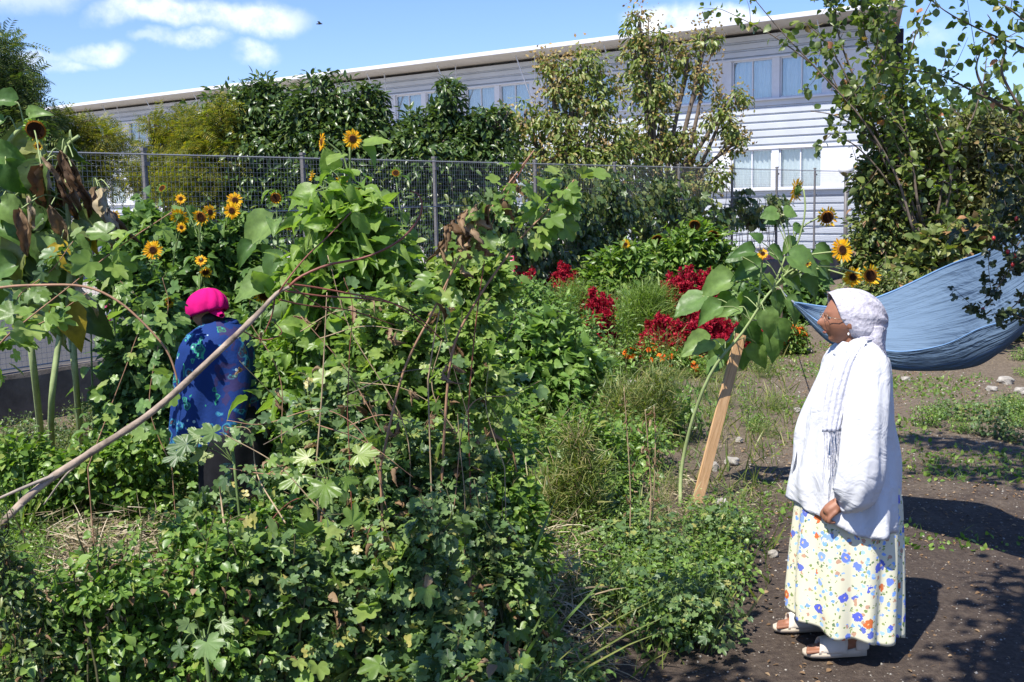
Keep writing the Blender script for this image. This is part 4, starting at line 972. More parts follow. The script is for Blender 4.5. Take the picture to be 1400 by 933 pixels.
# --- bushes of the middle
shrub('bean_plant', 'light green bean plants with broad leaves right of the crossing canes', 'bean plant', 8.9, [(690, 500, 50, 34), (735, 478, 46, 36), (785, 500, 40, 34), (720, 530, 66, 34), (775, 540, 50, 26), (660, 520, 34, 34), (700, 455, 28, 22), (750, 440, 20, 18)], 3000, HTS, .095, G_BEAN, stems=26)
shrub('tall_weed', 'pale feathery weed behind the bean plants', 'weed', 11, [(700, 415, 45, 28), (745, 425, 40, 26), (670, 440, 40, 30), (725, 400, 30, 16), (790, 450, 34, 28)], 3600, OVN, .062, G_BEAN, stems=30, shell=.1)
shrub('leafy_bush', 'leafy bush filling the gap right of the bending woman', 'bush', 6.4, [(385, 500, 34, 44), (410, 560, 44, 50), (440, 480, 44, 50), (390, 600, 44, 34), (470, 540, 44, 54), (425, 430, 36, 30), (500, 470, 36, 40)], 5200, OV, .05, G_MINT, stems=20)
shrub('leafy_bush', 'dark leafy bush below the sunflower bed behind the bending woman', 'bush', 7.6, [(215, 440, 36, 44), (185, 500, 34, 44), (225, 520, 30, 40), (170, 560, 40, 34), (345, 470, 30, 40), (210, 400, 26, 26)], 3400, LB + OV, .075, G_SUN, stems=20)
shrub('leafy_bush', 'mass of mixed leaves under the yellow blooms at the fence', 'bush', 9.0, [(180, 345, 40, 40), (230, 350, 44, 44), (290, 355, 44, 40), (340, 370, 36, 44), (200, 310, 34, 26), (260, 320, 40, 26), (330, 320, 30, 24), (160, 380, 30, 36), (330, 410, 30, 40), (235, 400, 50, 30)], 3600, HTS + LB, .10, G_SUN, stems=24, shell=.1)
shrub('leafy_bush', 'low dark bush on the left behind the pale broken branch', 'bush', 6.6, [(30, 625, 44, 24), (120, 635, 50, 24), (180, 620, 40, 28), (60, 650, 50, 24), (215, 620, 30, 24)], 3000, OV, .05, G_MINT, stems=14)
shrub('leafy_bush', 'bush of pointed leaves at the foot of the fence by the thin sunflower', 'bush', 17.2, [(850, 385, 26, 26), (830, 365, 20, 22), (870, 365, 20, 26), (860, 350, 20, 18), (840, 400, 30, 16), (810, 390, 22, 22)], 2400, OVN, .13, G_MINT, stems=20)
shrub('leafy_bush', 'bush of green leaves under the nodding sunflower heads by the wall', 'bush', 18, [(930, 345, 30, 26), (960, 335, 30, 26), (985, 360, 26, 26), (905, 360, 24, 28), (1000, 385, 26, 20)], 2400, OVN, .14, G_MINT, stems=18)
shrub('leafy_bush', 'bush behind the leaning sunflower before the dark planks', 'bush', 16.5, [(1040, 410, 30, 24), (1080, 420, 30, 22), (1010, 420, 26, 22), (1110, 410, 24, 26)], 2200, HTS, .14, G_SUN, stems=16)

cloud_plant('tall_weed', 'wispy grey green weed between the sword leaves and the wooden board', 'weed', 8.6, [(850, 560, 34, 40), (885, 545, 30, 34), (820, 590, 30, 34), (905, 530, 20, 24)], 1900, G_GRAS, .12, smat=STEMP)
cloud_plant('tall_weed', 'wispy grassy weed standing right of the straw in the middle of the garden', 'weed', 6.2, [(760, 680, 40, 44), (800, 650, 36, 40), (740, 720, 34, 34), (790, 610, 20, 24)], 2000, G_GRAS, .11, smat=STEMD)
shrub('tall_weed', 'upright bushy weed with small leaves left of the dry seed stalks', 'weed', 6.9, [(820, 620, 30, 40), (790, 590, 30, 30), (840, 660, 30, 30)], 1800, OVN, .05, G_MINT, stems=16)
shrub('tall_weed', 'leafy weed growing right of the dark thicket in the foreground', 'weed', 4.6, [(700, 700, 34, 44), (720, 760, 36, 40), (680, 660, 26, 30)], 1700, OV, .042, G_MINT, stems=14)

shrub('tall_leafy_plant', 'tall lime green leafy plant before the fence around the tallest sunflower', 'plant', 6.3, [(448, 320, 34, 40), (480, 295, 26, 36), (425, 385, 36, 34), (500, 350, 34, 40), (525, 410, 34, 34), (465, 410, 40, 40), (405, 420, 24, 24)], 560, HT, .13, G_SUNL, smat=STEMG, clump=4, cr=.4, shell=.1, stems=16, fill=.8, shoots=16)
shrub('tall_leafy_plant', 'tall leafy plant with small leaves between the fence and the vine shoots', 'plant', 6.8, [(560, 390, 34, 34), (600, 400, 34, 34), (640, 390, 34, 40), (675, 380, 26, 34), (550, 340, 16, 24)], 1500, LB + OV, .07, G_VINE, smat=STEMG, clump=5, cr=.3, shell=.1, stems=16)
# ---------------------------------------------------------------- thicket in the foreground
def msh(label, Y, blobs, n, size=.055, mat=None, Ts=None, name='mallow_bush', cat='bush', **kw):
    kw.setdefault('mix', (LB, .07, G_VINE) if mat is None or mat is G_VINE else (OVR, .034, G_BEAN))
    kw.setdefault('clump', 10); kw.setdefault('cr', .17)
    return shrub(name, label, cat, Y, blobs, int(n * (.82 if Y < 4.3 else .9)), Ts or LB, size * .93, mat or G_MAL, **kw)
msh('tall lobed leaf bush at the heart of the thicket where the canes cross', 4.6, [(560, 470, 60, 44), (610, 500, 54, 50), (520, 530, 60, 50), (590, 570, 64, 54), (650, 520, 36, 40), (540, 420, 36, 30), (640, 440, 30, 24), (500, 470, 30, 34)], 2600, .062, G_VINE, stems=18)
msh('lobed leaf bush right of the pale branch, in front of the bending woman', 4.4, [(395, 640, 40, 26), (440, 590, 50, 44), (480, 620, 50, 54), (430, 660, 50, 40), (470, 540, 34, 34), (290, 690, 50, 20), (345, 700, 40, 20)], 1900, .056, stems=18, shoots=6)
msh('dark leafy mass under the crossing canes', 4.0, [(560, 680, 70, 60), (500, 700, 60, 60), (620, 650, 50, 50), (590, 740, 60, 50), (640, 620, 30, 34), (530, 620, 50, 40)], 2300, .052, stems=16)
msh('grey green lobed leaf bush at the bottom edge left of the dry twigs', 3.2, [(500, 820, 70, 70), (560, 780, 60, 60), (470, 760, 50, 50), (600, 850, 60, 60), (540, 880, 80, 60), (590, 720, 30, 30)], 2700, .045, stems=20)
msh('wide lobed leaf bush at the bottom between the dry twigs and the soil', 3.0, [(640, 930, 70, 50), (700, 950, 60, 40), (590, 940, 60, 50), (760, 960, 40, 24)], 1300, .05, stems=14, shoots=6)
msh('lobed leaf bush right of the dead twig cluster at the bottom', 3.1, [(400, 800, 50, 50), (350, 770, 60, 44), (420, 860, 60, 60), (370, 900, 60, 50), (320, 830, 50, 40)], 2000, .045, stems=16, shoots=8)
msh('small leaved bush in the lower left with one pale drooping leaf', 3.0, [(270, 800, 60, 44), (220, 850, 60, 50), (300, 880, 60, 50), (240, 910, 70, 50), (180, 800, 44, 34), (300, 760, 40, 24)], 3600, .03, G_MINT, OV, stems=24, name='mint_bush')
msh('bright green mint bush at the left below the straw patch', 2.9, [(130, 800, 54, 44), (90, 860, 60, 50), (160, 870, 50, 50), (110, 920, 70, 40), (180, 800, 40, 30)], 3600, .028, G_MINT, OV, stems=24, name='mint_bush')
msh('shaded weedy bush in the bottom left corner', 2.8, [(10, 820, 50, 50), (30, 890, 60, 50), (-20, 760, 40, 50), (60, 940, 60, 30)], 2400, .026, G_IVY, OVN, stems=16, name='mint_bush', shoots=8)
msh('leafy bush between the straw patch and the pale branch', 3.9, [(270, 720, 40, 22), (290, 760, 60, 26), (320, 740, 60, 34), (370, 720, 50, 34), (250, 780, 30, 20)], 2400, .034, G_MINT, OV, stems=16, name='mint_bush', shoots=5)
msh('low leafy mound in front of the thick pale stalks', 6.8, [(180, 650, 50, 20), (240, 640, 40, 18), (120, 660, 50, 20), (60, 670, 50, 20), (290, 650, 40, 16), (0, 660, 40, 24)], 2600, .04, G_MINT, OV, stems=16, name='mint_bush', shoots=5)
msh('ragged lobed leaf bush at the right edge of the dark thicket', 3.6, [(680, 790, 40, 60), (715, 860, 40, 50), (665, 730, 26, 34)], 1500, .045, stems=14)
# big leaf sapling
def rosette(label, pos, leaves_, cat='sapling', name='maple_sapling', mat=None, h=None):
    b = Vector((pos.x, pos.y, 0)); b0 = np.array(tuple(b)); e = thing(name, label, cat, tuple(b)); sm, lm = MB(), MB()
    top = np.array([0, 0, pos.z]); sm.tube(spline([(0, 0, -.02), (.02, 0, pos.z * .5), top], 8), .006, 5)
    for px, py, Y, L in leaves_:
        p = np.array(tuple(W(px, py, Y))) - b0; sm.tube(spline([top * .95, (top + p) / 2 + np.array([0, 0, .02]), p], 5), .0022, 3, cap=False)
        d = unit((p - top) * np.array([1, .4, 1]) + np.array([0, -.02, -.06])); lm.leaves(LBB[rng.integers(0, 2)], [p], [d], [unit(np.array([rng.normal() * .2, -.75, .65]))], [L])
    sm.build('stem', STEMG, e); lm.build('leaves', mat or G_VINE, e); return e
def t_lobed_fine(seed, lobes=5):
    r_ = np.random.default_rng(seed); V = [(0, .2, 0)]; n = 60
    for i in range(n + 1):
        a = R(-158) + R(316) * i / n; u = a / R(158); lob = abs(math.cos(math.pi * lobes * .5 * u)) ** .9
        rad = .62 * (.5 + .5 * lob) * (1 - .25 * abs(u)) * (1 + .05 * (1 if i % 2 else -1))
        V.append((math.sin(a) * rad * .9, .28 + math.cos(a) * rad * 1.1, .10 * lob * (1 - abs(u)) - .25 * rad * rad + .03 * math.sin(i)))
    return (np.array(V), [np.array([[0, i + 1, i] for i in range(1, n + 1)])])
LBB = [t_lobed_fine(1), t_lobed_fine(2)]
rosette('sapling with large bright star shaped leaves in front of the dark mass', W(450, 650, 3.6), [(418, 645, 3.6, .11), (448, 628, 3.55, .13), (482, 622, 3.6, .10), (445, 655, 3.5, .12), (428, 625, 3.65, .09), (470, 650, 3.62, .08)])
rosette('sapling with one big dark star leaf low in the left foreground', W(278, 870, 2.7), [(280, 872, 2.6, .09), (262, 850, 2.65, .06), (300, 850, 2.7, .05), (250, 880, 2.7, .05)], mat=G_MAL)
rosette('small fig leaved sapling hanging before the blue shawl of the bending woman', W(318, 615, 4.2), [(300, 592, 4.2, .10), (280, 596, 4.2, .1), (318, 598, 4.2, .08), (262, 606, 4.15, .10), (285, 615, 4.2, .09), (250, 620, 4.2, .09)], mat=G_MAL)
# ---------------------------------------------------------------- the pale broken branch and other canes
def limb(pts, Y, n=24): 
    return spline([tuple(W(p[0], p[1], p[2] if len(p) > 2 else Y)) for p in pts], n)
def ground_of(px, Y): return Vector((at(px, 600, Y).x, Y, 0))
br = thing('fallen_branch', 'long pale broken branch slanting up from the left edge before the bending woman', 'branch', tuple(ground_of(-60, 2.9)))
b0 = np.array(tuple(br.location))
m = MB()
main = limb([(-180, 900, 2.6), (-60, 790, 2.75), (10, 708, 2.85), (62, 660, 2.95), (130, 615, 3.0), (210, 562, 3.05), (300, 480, 3.1), (350, 432, 3.15), (378, 402, 3.2), (396, 392, 3.2)], 3, 46) - b0
rr = np.interp(np.linspace(0, 1, 46), [0, .3, .45, .9, 1], [.0105, .0095, .0105, .006, .0048]) * (1 + .06 * rng.normal(size=46))
m.tube(main, rr, 10); m.build('main_limb', simple('weathered_branch', (.27, .21, .16), .85, .2, .55, 18, bstr=.9), br)
m = MB()
for pts, r0 in (([(60, 660, 2.95), (20, 700, 2.9), (-40, 770, 2.8)], .007), ([(75, 650, 2.96), (30, 668, 2.9), (-20, 690, 2.85)], .006), ([(30, 690, 2.87), (-5, 725, 2.85), (-50, 760, 2.8)], .005), ([(120, 625, 3.0), (90, 650, 3.02), (60, 690, 3.05)], .004)):
    m.tube(limb(pts, 3) - b0, np.linspace(r0, r0 * .5, 24), 6)
m.build('root_fork', BARKL, br)
RB = CANER
for i, (pts, r0) in enumerate((([(394, 393, 3.2), (412, 378, 3.2), (450, 362, 3.22), (500, 352, 3.25), (545, 330, 3.25), (570, 303, 3.3), (577, 282, 3.3), (572, 266, 3.3), (562, 262, 3.3)], .0045),
                          ([(392, 388, 3.2), (430, 393, 3.25), (480, 402, 3.3), (530, 412, 3.4), (560, 430, 3.4), (590, 455, 3.5)], .0034), ([(390, 398, 3.2), (440, 405, 3.25), (510, 410, 3.3), (560, 425, 3.4), (610, 470, 3.5)], .0034),
                          ([(382, 410, 3.2), (420, 418, 3.3), (480, 425, 3.4), (540, 445, 3.5)], .0028), ([(380, 402, 3.2), (395, 380, 3.2), (420, 350, 3.25), (452, 320, 3.3), (480, 290, 3.35)], .0028),
                          ([(376, 404, 3.2), (372, 430, 3.2), (362, 455, 3.2)], .003), ([(398, 392, 3.2), (440, 420, 3.3), (475, 440, 3.4)], .0022), ([(330, 452, 3.13), (360, 465, 3.2), (385, 456, 3.2), (375, 440, 3.2)], .0022))):
    m = MB(); m.tube(limb(pts, 3.2) - b0, np.linspace(r0, r0 * .55, 24), 6); m.build('side_shoot', RB, br)
def cane(label, pts, r0, mat, cat='cane', name='cane', leaves_=0, lsz=.07, lmat=None, Ts=None, lrange=(.5, 1), Y=4, dry=0, group=None, basepx=None, pet=.5, root=True):
    c = limb(pts, Y, 30); b = Vector((c[0][0], c[0][1], 0)) if c[0][2] > .02 else Vector(c[0]); b0 = np.array(tuple(b)); e = thing(name, label, cat, tuple(b), group)
    if root and c[0][2] > .05: c = np.vstack([[(b.x + .02, b.y + .03, -.02)], [(b.x, b.y + .01, c[0][2] * .5)], c])
    sm = MB(); n_ = len(c); c = c - b0; sm.tube(c, np.linspace(r0, r0 * .5, n_), 6)
    if leaves_:
        lm = MB(); t = rng.uniform(*lrange, leaves_); q = np.array([np.interp(t, np.linspace(0, 1, n_), c[:, i]) for i in range(3)]).T
        o = unit(rng.normal(size=q.shape) * np.array([1, .7, .6])); p = q + o * lsz * pet * rng.uniform(.5, 1.4, (leaves_, 1))
        many(lm, Ts or LB, p, unit(o + np.array([0, 0, -.4])), unit(np.array([0, -.4, .9]) + rng.normal(size=q.shape) * .4), lsz * rng.uniform(.55, 1.25, leaves_))
        lm.build('leaves', lmat or G_VINE, e)
    if dry:
        lm = MB(); t = rng.uniform(lrange[0], lrange[1], dry); q = np.array([np.interp(t, np.linspace(0, 1, n_), c[:, i]) for i in range(3)]).T + rng.normal(size=(dry, 3)) * .015
        many(lm, WTH, q, unit(rng.normal(size=q.shape) * .5 + np.array([0, 0, -1])), rdir(dry), lsz * 1.3 * rng.uniform(.6, 1.3, dry)); lm.build('dry_leaves', G_DRY, e)
    sm.build('stem', mat, e)
    return e
cane('long vine shoot rising furthest right of the branch with green leaves near its tip', [(600, 760, 3.9), (607, 600, 3.9), (618, 484, 3.9), (648, 417, 3.9), (700, 342, 3.95), (725, 312, 3.95), (756, 281, 4.0), (785, 246, 4.0)], .006, CANE, 'vine', 'vine_shoot', 48, .085, lrange=(.66, 1))
cane('long bare tipped vine shoot with leaves halfway, left of its twin', [(520, 640, 3.8), (545, 530, 3.8), (564, 479, 3.8), (590, 430, 3.8), (614, 380, 3.8), (636, 338, 3.8), (668, 290, 3.85), (700, 245, 3.9), (730, 206, 3.9)], .0052, CANE, 'vine', 'vine_shoot', 46, .07, lrange=(.42, .9), dry=12)
cane('thin reddish shoot beside the bare tipped vine shoot', [(640, 560, 3.9), (652, 430, 3.85), (672, 310, 3.85), (700, 255, 3.9), (727, 210, 3.9)], .003, CANER, 'vine', 'vine_shoot', 12, .05, lrange=(.5, .8))
e = cane('stem with a hanging bunch of dried brown leaves near the fence centre', [(585, 520, 3.8), (600, 430, 3.8), (625, 345, 3.8), (640, 300, 3.8), (650, 285, 3.8)], .003, STEMD, 'stalk', 'dry_stalk', 0)
lm = MB(); b0 = np.array(tuple(e.location)); 
P = np.array([tuple(W(a, b, 3.8 + rng.normal() * .03)) for a, b in ((640, 285), (632, 300), (625, 305), (618, 318), (650, 280), (628, 325), (612, 330), (638, 312), (645, 295), (622, 300), (610, 320), (632, 318))]) - b0
many(lm, WTH, P, unit(rng.normal(size=P.shape) * .35 + np.array([-.2, 0, -1])), rdir(len(P)), .11 * rng.uniform(.7, 1.3, len(P))); lm.build('dry_leaves', G_DRY, e)
for pts, r0, mt, lb, nl in (([(432, 640), (440, 540), (447, 400)], .0035, STEMD, 'upright pale dry cane under the fork of the branch', 1), ([(475, 560), (478, 480), (482, 420), (470, 380)], .002, CANER, 'thin red brown cane among bright leaves', 6),
    ([(310, 745), (303, 690), (300, 660)], .004, STEMD, 'short pale stick standing before the black skirt', 0), ([(340, 930), (345, 860), (335, 780), (365, 720), (400, 685), (440, 678)], .0035, CANER, 'crooked brown twig arching at the bottom of the thicket', 5),
    ([(348, 935), (352, 850), (350, 800)], .0035, BARK, 'straight brown twig in the bottom cluster', 0), ([(362, 935), (375, 840), (383, 780)], .0025, CANE, 'leaning brown twig right of the bottom cluster', 0), ([(270, 935), (240, 880), (225, 830), (228, 800)], .0025, CANE, 'thin bowed twig at the bottom left', 3),
    ([(445, 935), (440, 780), (436, 700), (434, 650)], .004, BARK, 'dark stem under the star shaped leaves', 0), ([(690, 640), (665, 560), (668, 500)], .002, STEMD, 'thin pale dry cane by the bean plants', 0),
    ([(150, 935), (50, 905), (20, 880)], .003, BARKL, 'pale stick lying in the bottom left corner', 0), ([(530, 700), (500, 600), (440, 560), (360, 580), (310, 575)], .0022, CANE, 'long thin creeper stem crossing before the blue shawl', 16), ([(480, 660), (420, 650), (360, 648), (310, 640)], .003, CANE, 'brown creeper stem crossing before the black skirt', 14),
    ([(620, 700), (640, 560), (700, 540), (740, 520)], .002, CANE, 'thin creeper reaching over the bean plants', 8), ([(390, 715), (352, 650), (342, 590), (310, 585)], .0026, STEMD, 'bent pale twig in front of the black skirt', 2)):
    cane(lb, [(a, b, 3.3 if b > 700 else 3.7) for a, b in pts], r0, mt, 'twig', 'twig', nl, .05, lmat=G_MAL, root=not any(q in lb for q in ('creeper', 'lying', 'bent', 'short')))
cane('pale arching shoot bending down in front of the blue shawl', [(-120, 420), (-10, 395), (60, 390), (115, 392), (155, 408), (190, 436), (225, 475), (240, 510), (243, 535)], .0052, CANE, 'vine', 'vine_shoot', 5, .07, Y=3.4)
cane('straight thin shoot crossing the arching one at the left', [(-30, 520), (0, 470), (40, 435), (95, 392), (160, 340), (235, 290)], .0032, CANE, 'vine', 'vine_shoot', 26, .085, Y=3.5, lrange=(.1, 1))
cane('second thin shoot under the straight one at the far left', [(-30, 560), (0, 475), (20, 455), (60, 440), (120, 400)], .0028, CANE, 'vine', 'vine_shoot', 22, .08, Y=3.6, lrange=(.1, 1))
cane('leafy vine shoot hanging at the left edge above the dark stalks', [(-50, 460), (10, 430), (30, 400), (70, 370), (100, 330)], .003, CANE, 'vine', 'vine_shoot', 40, .075, Y=4.2, lrange=(.1, 1), lmat=G_MAL)
cane('leafy vine shoot trailing left of the blue shawl', [(120, 640), (150, 560), (180, 480), (195, 420), (160, 380)], .003, CANE, 'vine', 'vine_shoot', 46, .085, Y=5.2, lrange=(.2, 1), lmat=G_VINE)
cane('leafy vine shoot right beside the left arm of the bending woman', [(235, 640), (205, 560), (215, 480), (230, 420), (222, 380)], .003, CANE, 'vine', 'vine_shoot', 44, .10, Y=6.0, lrange=(.2, 1), lmat=G_SUN)
# dry seed stalks
def seedstalk(label, pts, Y, r0=.0045):
    return cane(label, [(a, b, Y) for a, b in pts], r0, STEMD, 'stalk', 'dry_stalk', 0, .028, dry=26, lrange=(.15, 1))
seedstalk('dry seed stalk standing alone left of the paired ones', [(860, 763), (862, 680), (858, 600), (853, 530)], gnd(860, 763).y)
seedstalk('dry seed stalk leaning left of its twin near the sunflower base', [(885, 762), (890, 680), (886, 610), (882, 560)], gnd(885, 762).y)
seedstalk('dry seed stalk leaning right of its twin near the sunflower base', [(886, 763), (893, 690), (896, 610), (894, 555)], gnd(886, 763).y + .03)
# stones
STONE, n, o = nt('pale_stone'); a = noise(n, 14, 6, .65); r = ramp(n, [(.35, (.22, .20, .17)), (.65, (.42, .39, .34))]); n.links.new(a.outputs[0], r.inputs[0]); principled(n, o, r.outputs[0], .85, .2, bump=a.outputs[0], bstr=.7, bdist=.02)
def stone(label, px, py, wpx, hpx, group=None):
    p = gnd(px, py + hpx * .5); w_ = wpx * p.y / FPX / 2; h_ = max(hpx * p.y / FPX / 2, .02)
    bm = __import__('bmesh').new(); __import__('bmesh').ops.create_icosphere(bm, subdivisions=3, radius=1)
    ph = rng.uniform(0, 9, 6)
    for v in bm.verts:
        c = v.co; k = 1 + .14 * math.sin(c.x * 3 + ph[0]) * math.cos(c.y * 4 + ph[1]) + .1 * math.sin(c.z * 5 + ph[2] + c.x * 4)
        c *= k; c.x = max(-.85, min(.85, c.x * 1.05)); c.z = max(-.7, min(.75, c.z))
        v.co = Vector((c.x * w_, c.y * w_ * .8, c.z * h_ * 1.2))
    me = bpy.data.meshes.new('stone'); bm.to_mesh(me); bm.free(); me.materials.append(STONE)
    for f in me.polygons: f.use_smooth = False
    o_ = bpy.data.objects.new('stone', me); COL.objects.link(o_); o_.location = (p.x, p.y, h_ * .5); o_.rotation_euler = (0, 0, rng.uniform(0, 3))
    return setp(o_, label, 'stone', group)
for a in ((912, 520, 38, 13, 'large pale stone at the edge of the bed below the orange marigolds'), (862, 522, 20, 9, 'pale stone left of the large one by the sword leaves'), (838, 470, 24, 8, 'pale stone between two crimson amaranths'), (975, 635, 18, 14, 'white stone just right of the wooden board'), (1000, 628, 24, 12, 'flat white stone right of the one by the board'),
          (985, 685, 26, 8, 'low white stone near the foot of the board'), (1057, 756, 16, 8, 'small pale stone on the dark path left of the skirt'), (1010, 600, 14, 6, 'little pale stone behind the board'), (1238, 517, 14, 9, 'white stone on the dry soil under the hammock'), (1375, 518, 26, 12, 'grey rock under the right end of the hammock'), (1395, 532, 18, 12, 'bluish rock at the right edge under the hammock'), (1355, 530, 18, 8, 'flat brown rock left of the grey rock'),
          (793, 862, 18, 14, 'round pale stone at the edge of the weeds in the foreground'), (1106, 478, 12, 6, 'grey stone right of the orange marigold bush'), (1090, 560, 12, 4, 'small tan stone left of the white blouse'), (1205, 523, 10, 5, 'tiny pale stone close behind the white blouse')):
    stone(a[4], *a[:4])

# ---------------------------------------------------------------- carpet of weeds, each clump its own
edge = [gnd(a, b) for a, b in ((760, 985), (850, 925), (985, 880), (1030, 820), (1048, 770), (1030, 715), (1035, 680), (1050, 640), (1075, 600), (1085, 560), (1070, 510), (1062, 480))]
EY = np.array([p.y for p in edge]); EX = np.array([p.x for p in edge])
def xedge(y): return np.interp(y, EY, EX)
PR = {
 'mint': [herb_proto('mint_clump', 'm', 'weed', G_MINT, STEMG, 'bright mint clumps carpeting the garden', h=h, r=.2, stems=26, per=17, Ts=OV, size=.032, upright=.5) for h in (.24, .30)],
 'mallow': [herb_proto('mallow_clump', 'm', 'weed', G_MAL, STEMG, 'lobed leaf weed clumps in the garden', h=h, r=.2, stems=18, per=12, Ts=LB, size=.05, upright=.5) for h in (.26, .34)],
 'bean': [herb_proto('bindweed_clump', 'm', 'weed', G_BEAN, STEMG, 'heart leaf weed clumps in the garden', h=h, r=.22, stems=20, per=13, Ts=HTS, size=.04, upright=.4) for h in (.16, .26)],
 'fine': [herb_proto('feathery_weed', 'm', 'weed', G_GRAS, STEMG, 'fine leaved grassy weed clumps', h=h, r=.18, stems=26, per=20, Ts=BL, size=.075, upright=.6, droop=-.5) for h in (.28, .42)],
 'tall': [herb_proto('tall_weed', 'm', 'weed', G_MINT, STEMG, 'tall narrow leaved weed clumps', h=h, r=.16, stems=15, per=22, Ts=OVN, size=.045, upright=.7, droop=-.2) for h in (.45, .6)],
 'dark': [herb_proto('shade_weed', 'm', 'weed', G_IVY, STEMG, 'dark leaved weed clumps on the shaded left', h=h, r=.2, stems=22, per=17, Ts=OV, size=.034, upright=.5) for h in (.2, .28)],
}
LABW = {'mint': 'knee low clump of bright small leaved mint in the carpet of weeds', 'mallow': 'low clump of round lobed leaves in the carpet of weeds', 'bean': 'low clump of pale heart shaped leaves in the carpet of weeds', 'fine': 'wispy grassy weed clump in the carpet of weeds', 'tall': 'upright narrow leaved weed clump among lower weeds', 'dark': 'dark small leaved weed clump on the shaded left side'}
for q in PR:
    for e_ in PR[q]: e_['label'] = LABW[q]
cnt = {q: 0 for q in PR}
USED2 = set()
def put(q, x, y, sc):
    e_ = PR[q][int(rng.integers(0, 2))]; key = (q, e_.name)
    if key in USED2: e_ = copy_tree(e_)
    else: USED2.add(key)
    e_.location = (x, y, float(gz(x, y)) - .01); e_.scale = (sc * rng.uniform(.85, 1.2), sc * rng.uniform(.85, 1.2), sc * rng.uniform(.75, 1.2)); e_.rotation_euler = (rng.normal() * .06, rng.normal() * .06, rng.uniform(0, 6.28)); cnt[q] += 1
def inpx(x, y):     # pixel of a ground point
    v = CM.transposed() @ (Vector((x, y, .15)) - Vector((0, 0, CAMZ))); return 700 + FPX * v.x / -v.z, 466.5 - FPX * v.y / -v.z
y = 3.3
while y < 17:
    st = .25 + max(0, y - 5) * .042; x = -y * .50
    while x < xedge(y) + .1:
        xx, yy = x + rng.normal() * st * .3, y + rng.normal() * st * .3; x += st
        px, py = inpx(xx, yy)
        if px < -40 or py > 1010 or xx > xedge(yy) - .1 + rng.normal() * .06: continue
        if xx < -.82 + .7 * (yy - 15.4) + .25: continue
        near = yy < 6.6
        if 868 < px < 1030 and 585 < py < 690: 
            if rng.random() < .72: continue
            q, sc = 'fine', .5
        elif 860 < px < 960 and 505 < py < 560:
            if rng.random() < .5: continue
            q, sc = 'fine', .7
        elif px > 930 and py < 600: q, sc = ('mint', .55) if rng.random() < .6 else ('fine', .6)
        elif px > 800 and py > 690: q, sc = ('mallow' if rng.random() < .4 else 'mint'), 1.1
        elif px > 640 and 540 < py <= 700: q, sc = ('bean', 1.5) if rng.random() < .5 else (('mint', 1.35) if rng.random() < .75 else ('fine', 1))
        elif px > 600 and py > 690: q, sc = ('fine' if rng.random() < .25 else ('mint' if rng.random() < .6 else 'bean')), 1.1
        elif px > 600: q, sc = ('bean' if rng.random() < .6 else 'fine'), 1.1
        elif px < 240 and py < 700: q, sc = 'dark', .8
        elif px < 360: q, sc = ('mint' if rng.random() < .7 else 'dark'), 1.0
        else: q, sc = ('tall' if rng.random() < .4 else 'mint'), 1.0
        if yy > 8 and q != 'dark': q = 'fine' if rng.random() < .4 else ('tall' if rng.random() < .3 else q)
        if 100 < px < 220 and 690 < py < 790 and rng.random() < .85: continue
        if 720 < px < 800 and 740 < py < 870 and rng.random() < .8: continue
        if 60 < px < 240 and 680 < py < 790 and rng.random() < .9: continue
        put(q, xx, yy, sc * (1 + max(0, yy - 6) * .07))
    y += st
for px, py in [(1290, 560), (1330, 565), (1370, 565), (1400, 572), (1350, 585), (1385, 590), (1310, 578), (1270, 570), (1380, 548), (1400, 555), (1405, 500), (1398, 480), (1420, 510)]:
    g = gnd(px, py + 12); put('mallow' if rng.random() < .3 else 'mint', g.x, g.y, .75)
print('weeds', cnt, sum(cnt.values()))
# loose low growth, straw and litter nobody could count
def scatter_pts(n, f):
    P = []
    while len(P) < n:
        x, y = rng.uniform(-4, 5), 2.6 + 12 * rng.random() ** 1.3
        if f(x, y): P.append((x, y, float(gz(x, y))))
    return np.array(P)
m = MB(); P = scatter_pts(9000, lambda x, y: abs(x) < y * .5 and x < xedge(y) + .05 and x > -.8 + .7 * (y - 15.4))
many(m, BL, P, rdir(len(P), 1.3), rdir(len(P)), rng.uniform(.08, .24, len(P))); setp(m.build('grass', G_GRAS), 'thin grass blades growing between the weeds', 'grass', kind='stuff')
def patchy(x, y): return math.sin(x * 3.1 + y * 1.3) + math.sin(y * 4.3 - x * 2) + rng.normal() * .5
m = MB(); P = scatter_pts(4500, lambda x, y: y > 5.9 and x > xedge(y) - .2 and x < y * .52 and patchy(x, y) > .5 - .1 * (y - 6))
many(m, OV, P, rdir(len(P), .5), rdir(len(P), 1), rng.uniform(.018, .05, len(P))); 
P = scatter_pts(3200, lambda x, y: y > 6.2 and x > xedge(y) - .2 and x < y * .52 and patchy(x, y) > .5 - .1 * (y - 6))
many(m, BL, P, rdir(len(P), 1), rdir(len(P)), rng.uniform(.03, .09, len(P))); setp(m.build('ground_cover', G_MINT), 'sparse low green growth on the trodden soil', 'ground cover', kind='stuff')
m = MB(); P = scatter_pts(9000, lambda x, y: x > xedge(y) - .35 and x < y * .52 and rng.random() < (.35 if y < 6 else 1))
P[:, 2] += .006; D = rdir(len(P), 0, .15); many(m, OVN + BL + OV, P, D, rdir(len(P), 2.5), rng.uniform(.008, .032, len(P))); setp(m.build('leaf_litter', G_DRY), 'dry leaf scraps and chips strewn over the soil', 'litter', kind='stuff')
def straw(px0, px1, py0, py1, n, L, zt):
    k = n; P = []; 
    for _ in range(n):
        g = gnd(rng.uniform(px0, px1), rng.uniform(py0, py1)); P.append((g.x, g.y, rng.uniform(.01, zt)))
    return np.array(P), L * rng.uniform(.4, 1.2, k)
m = MB()
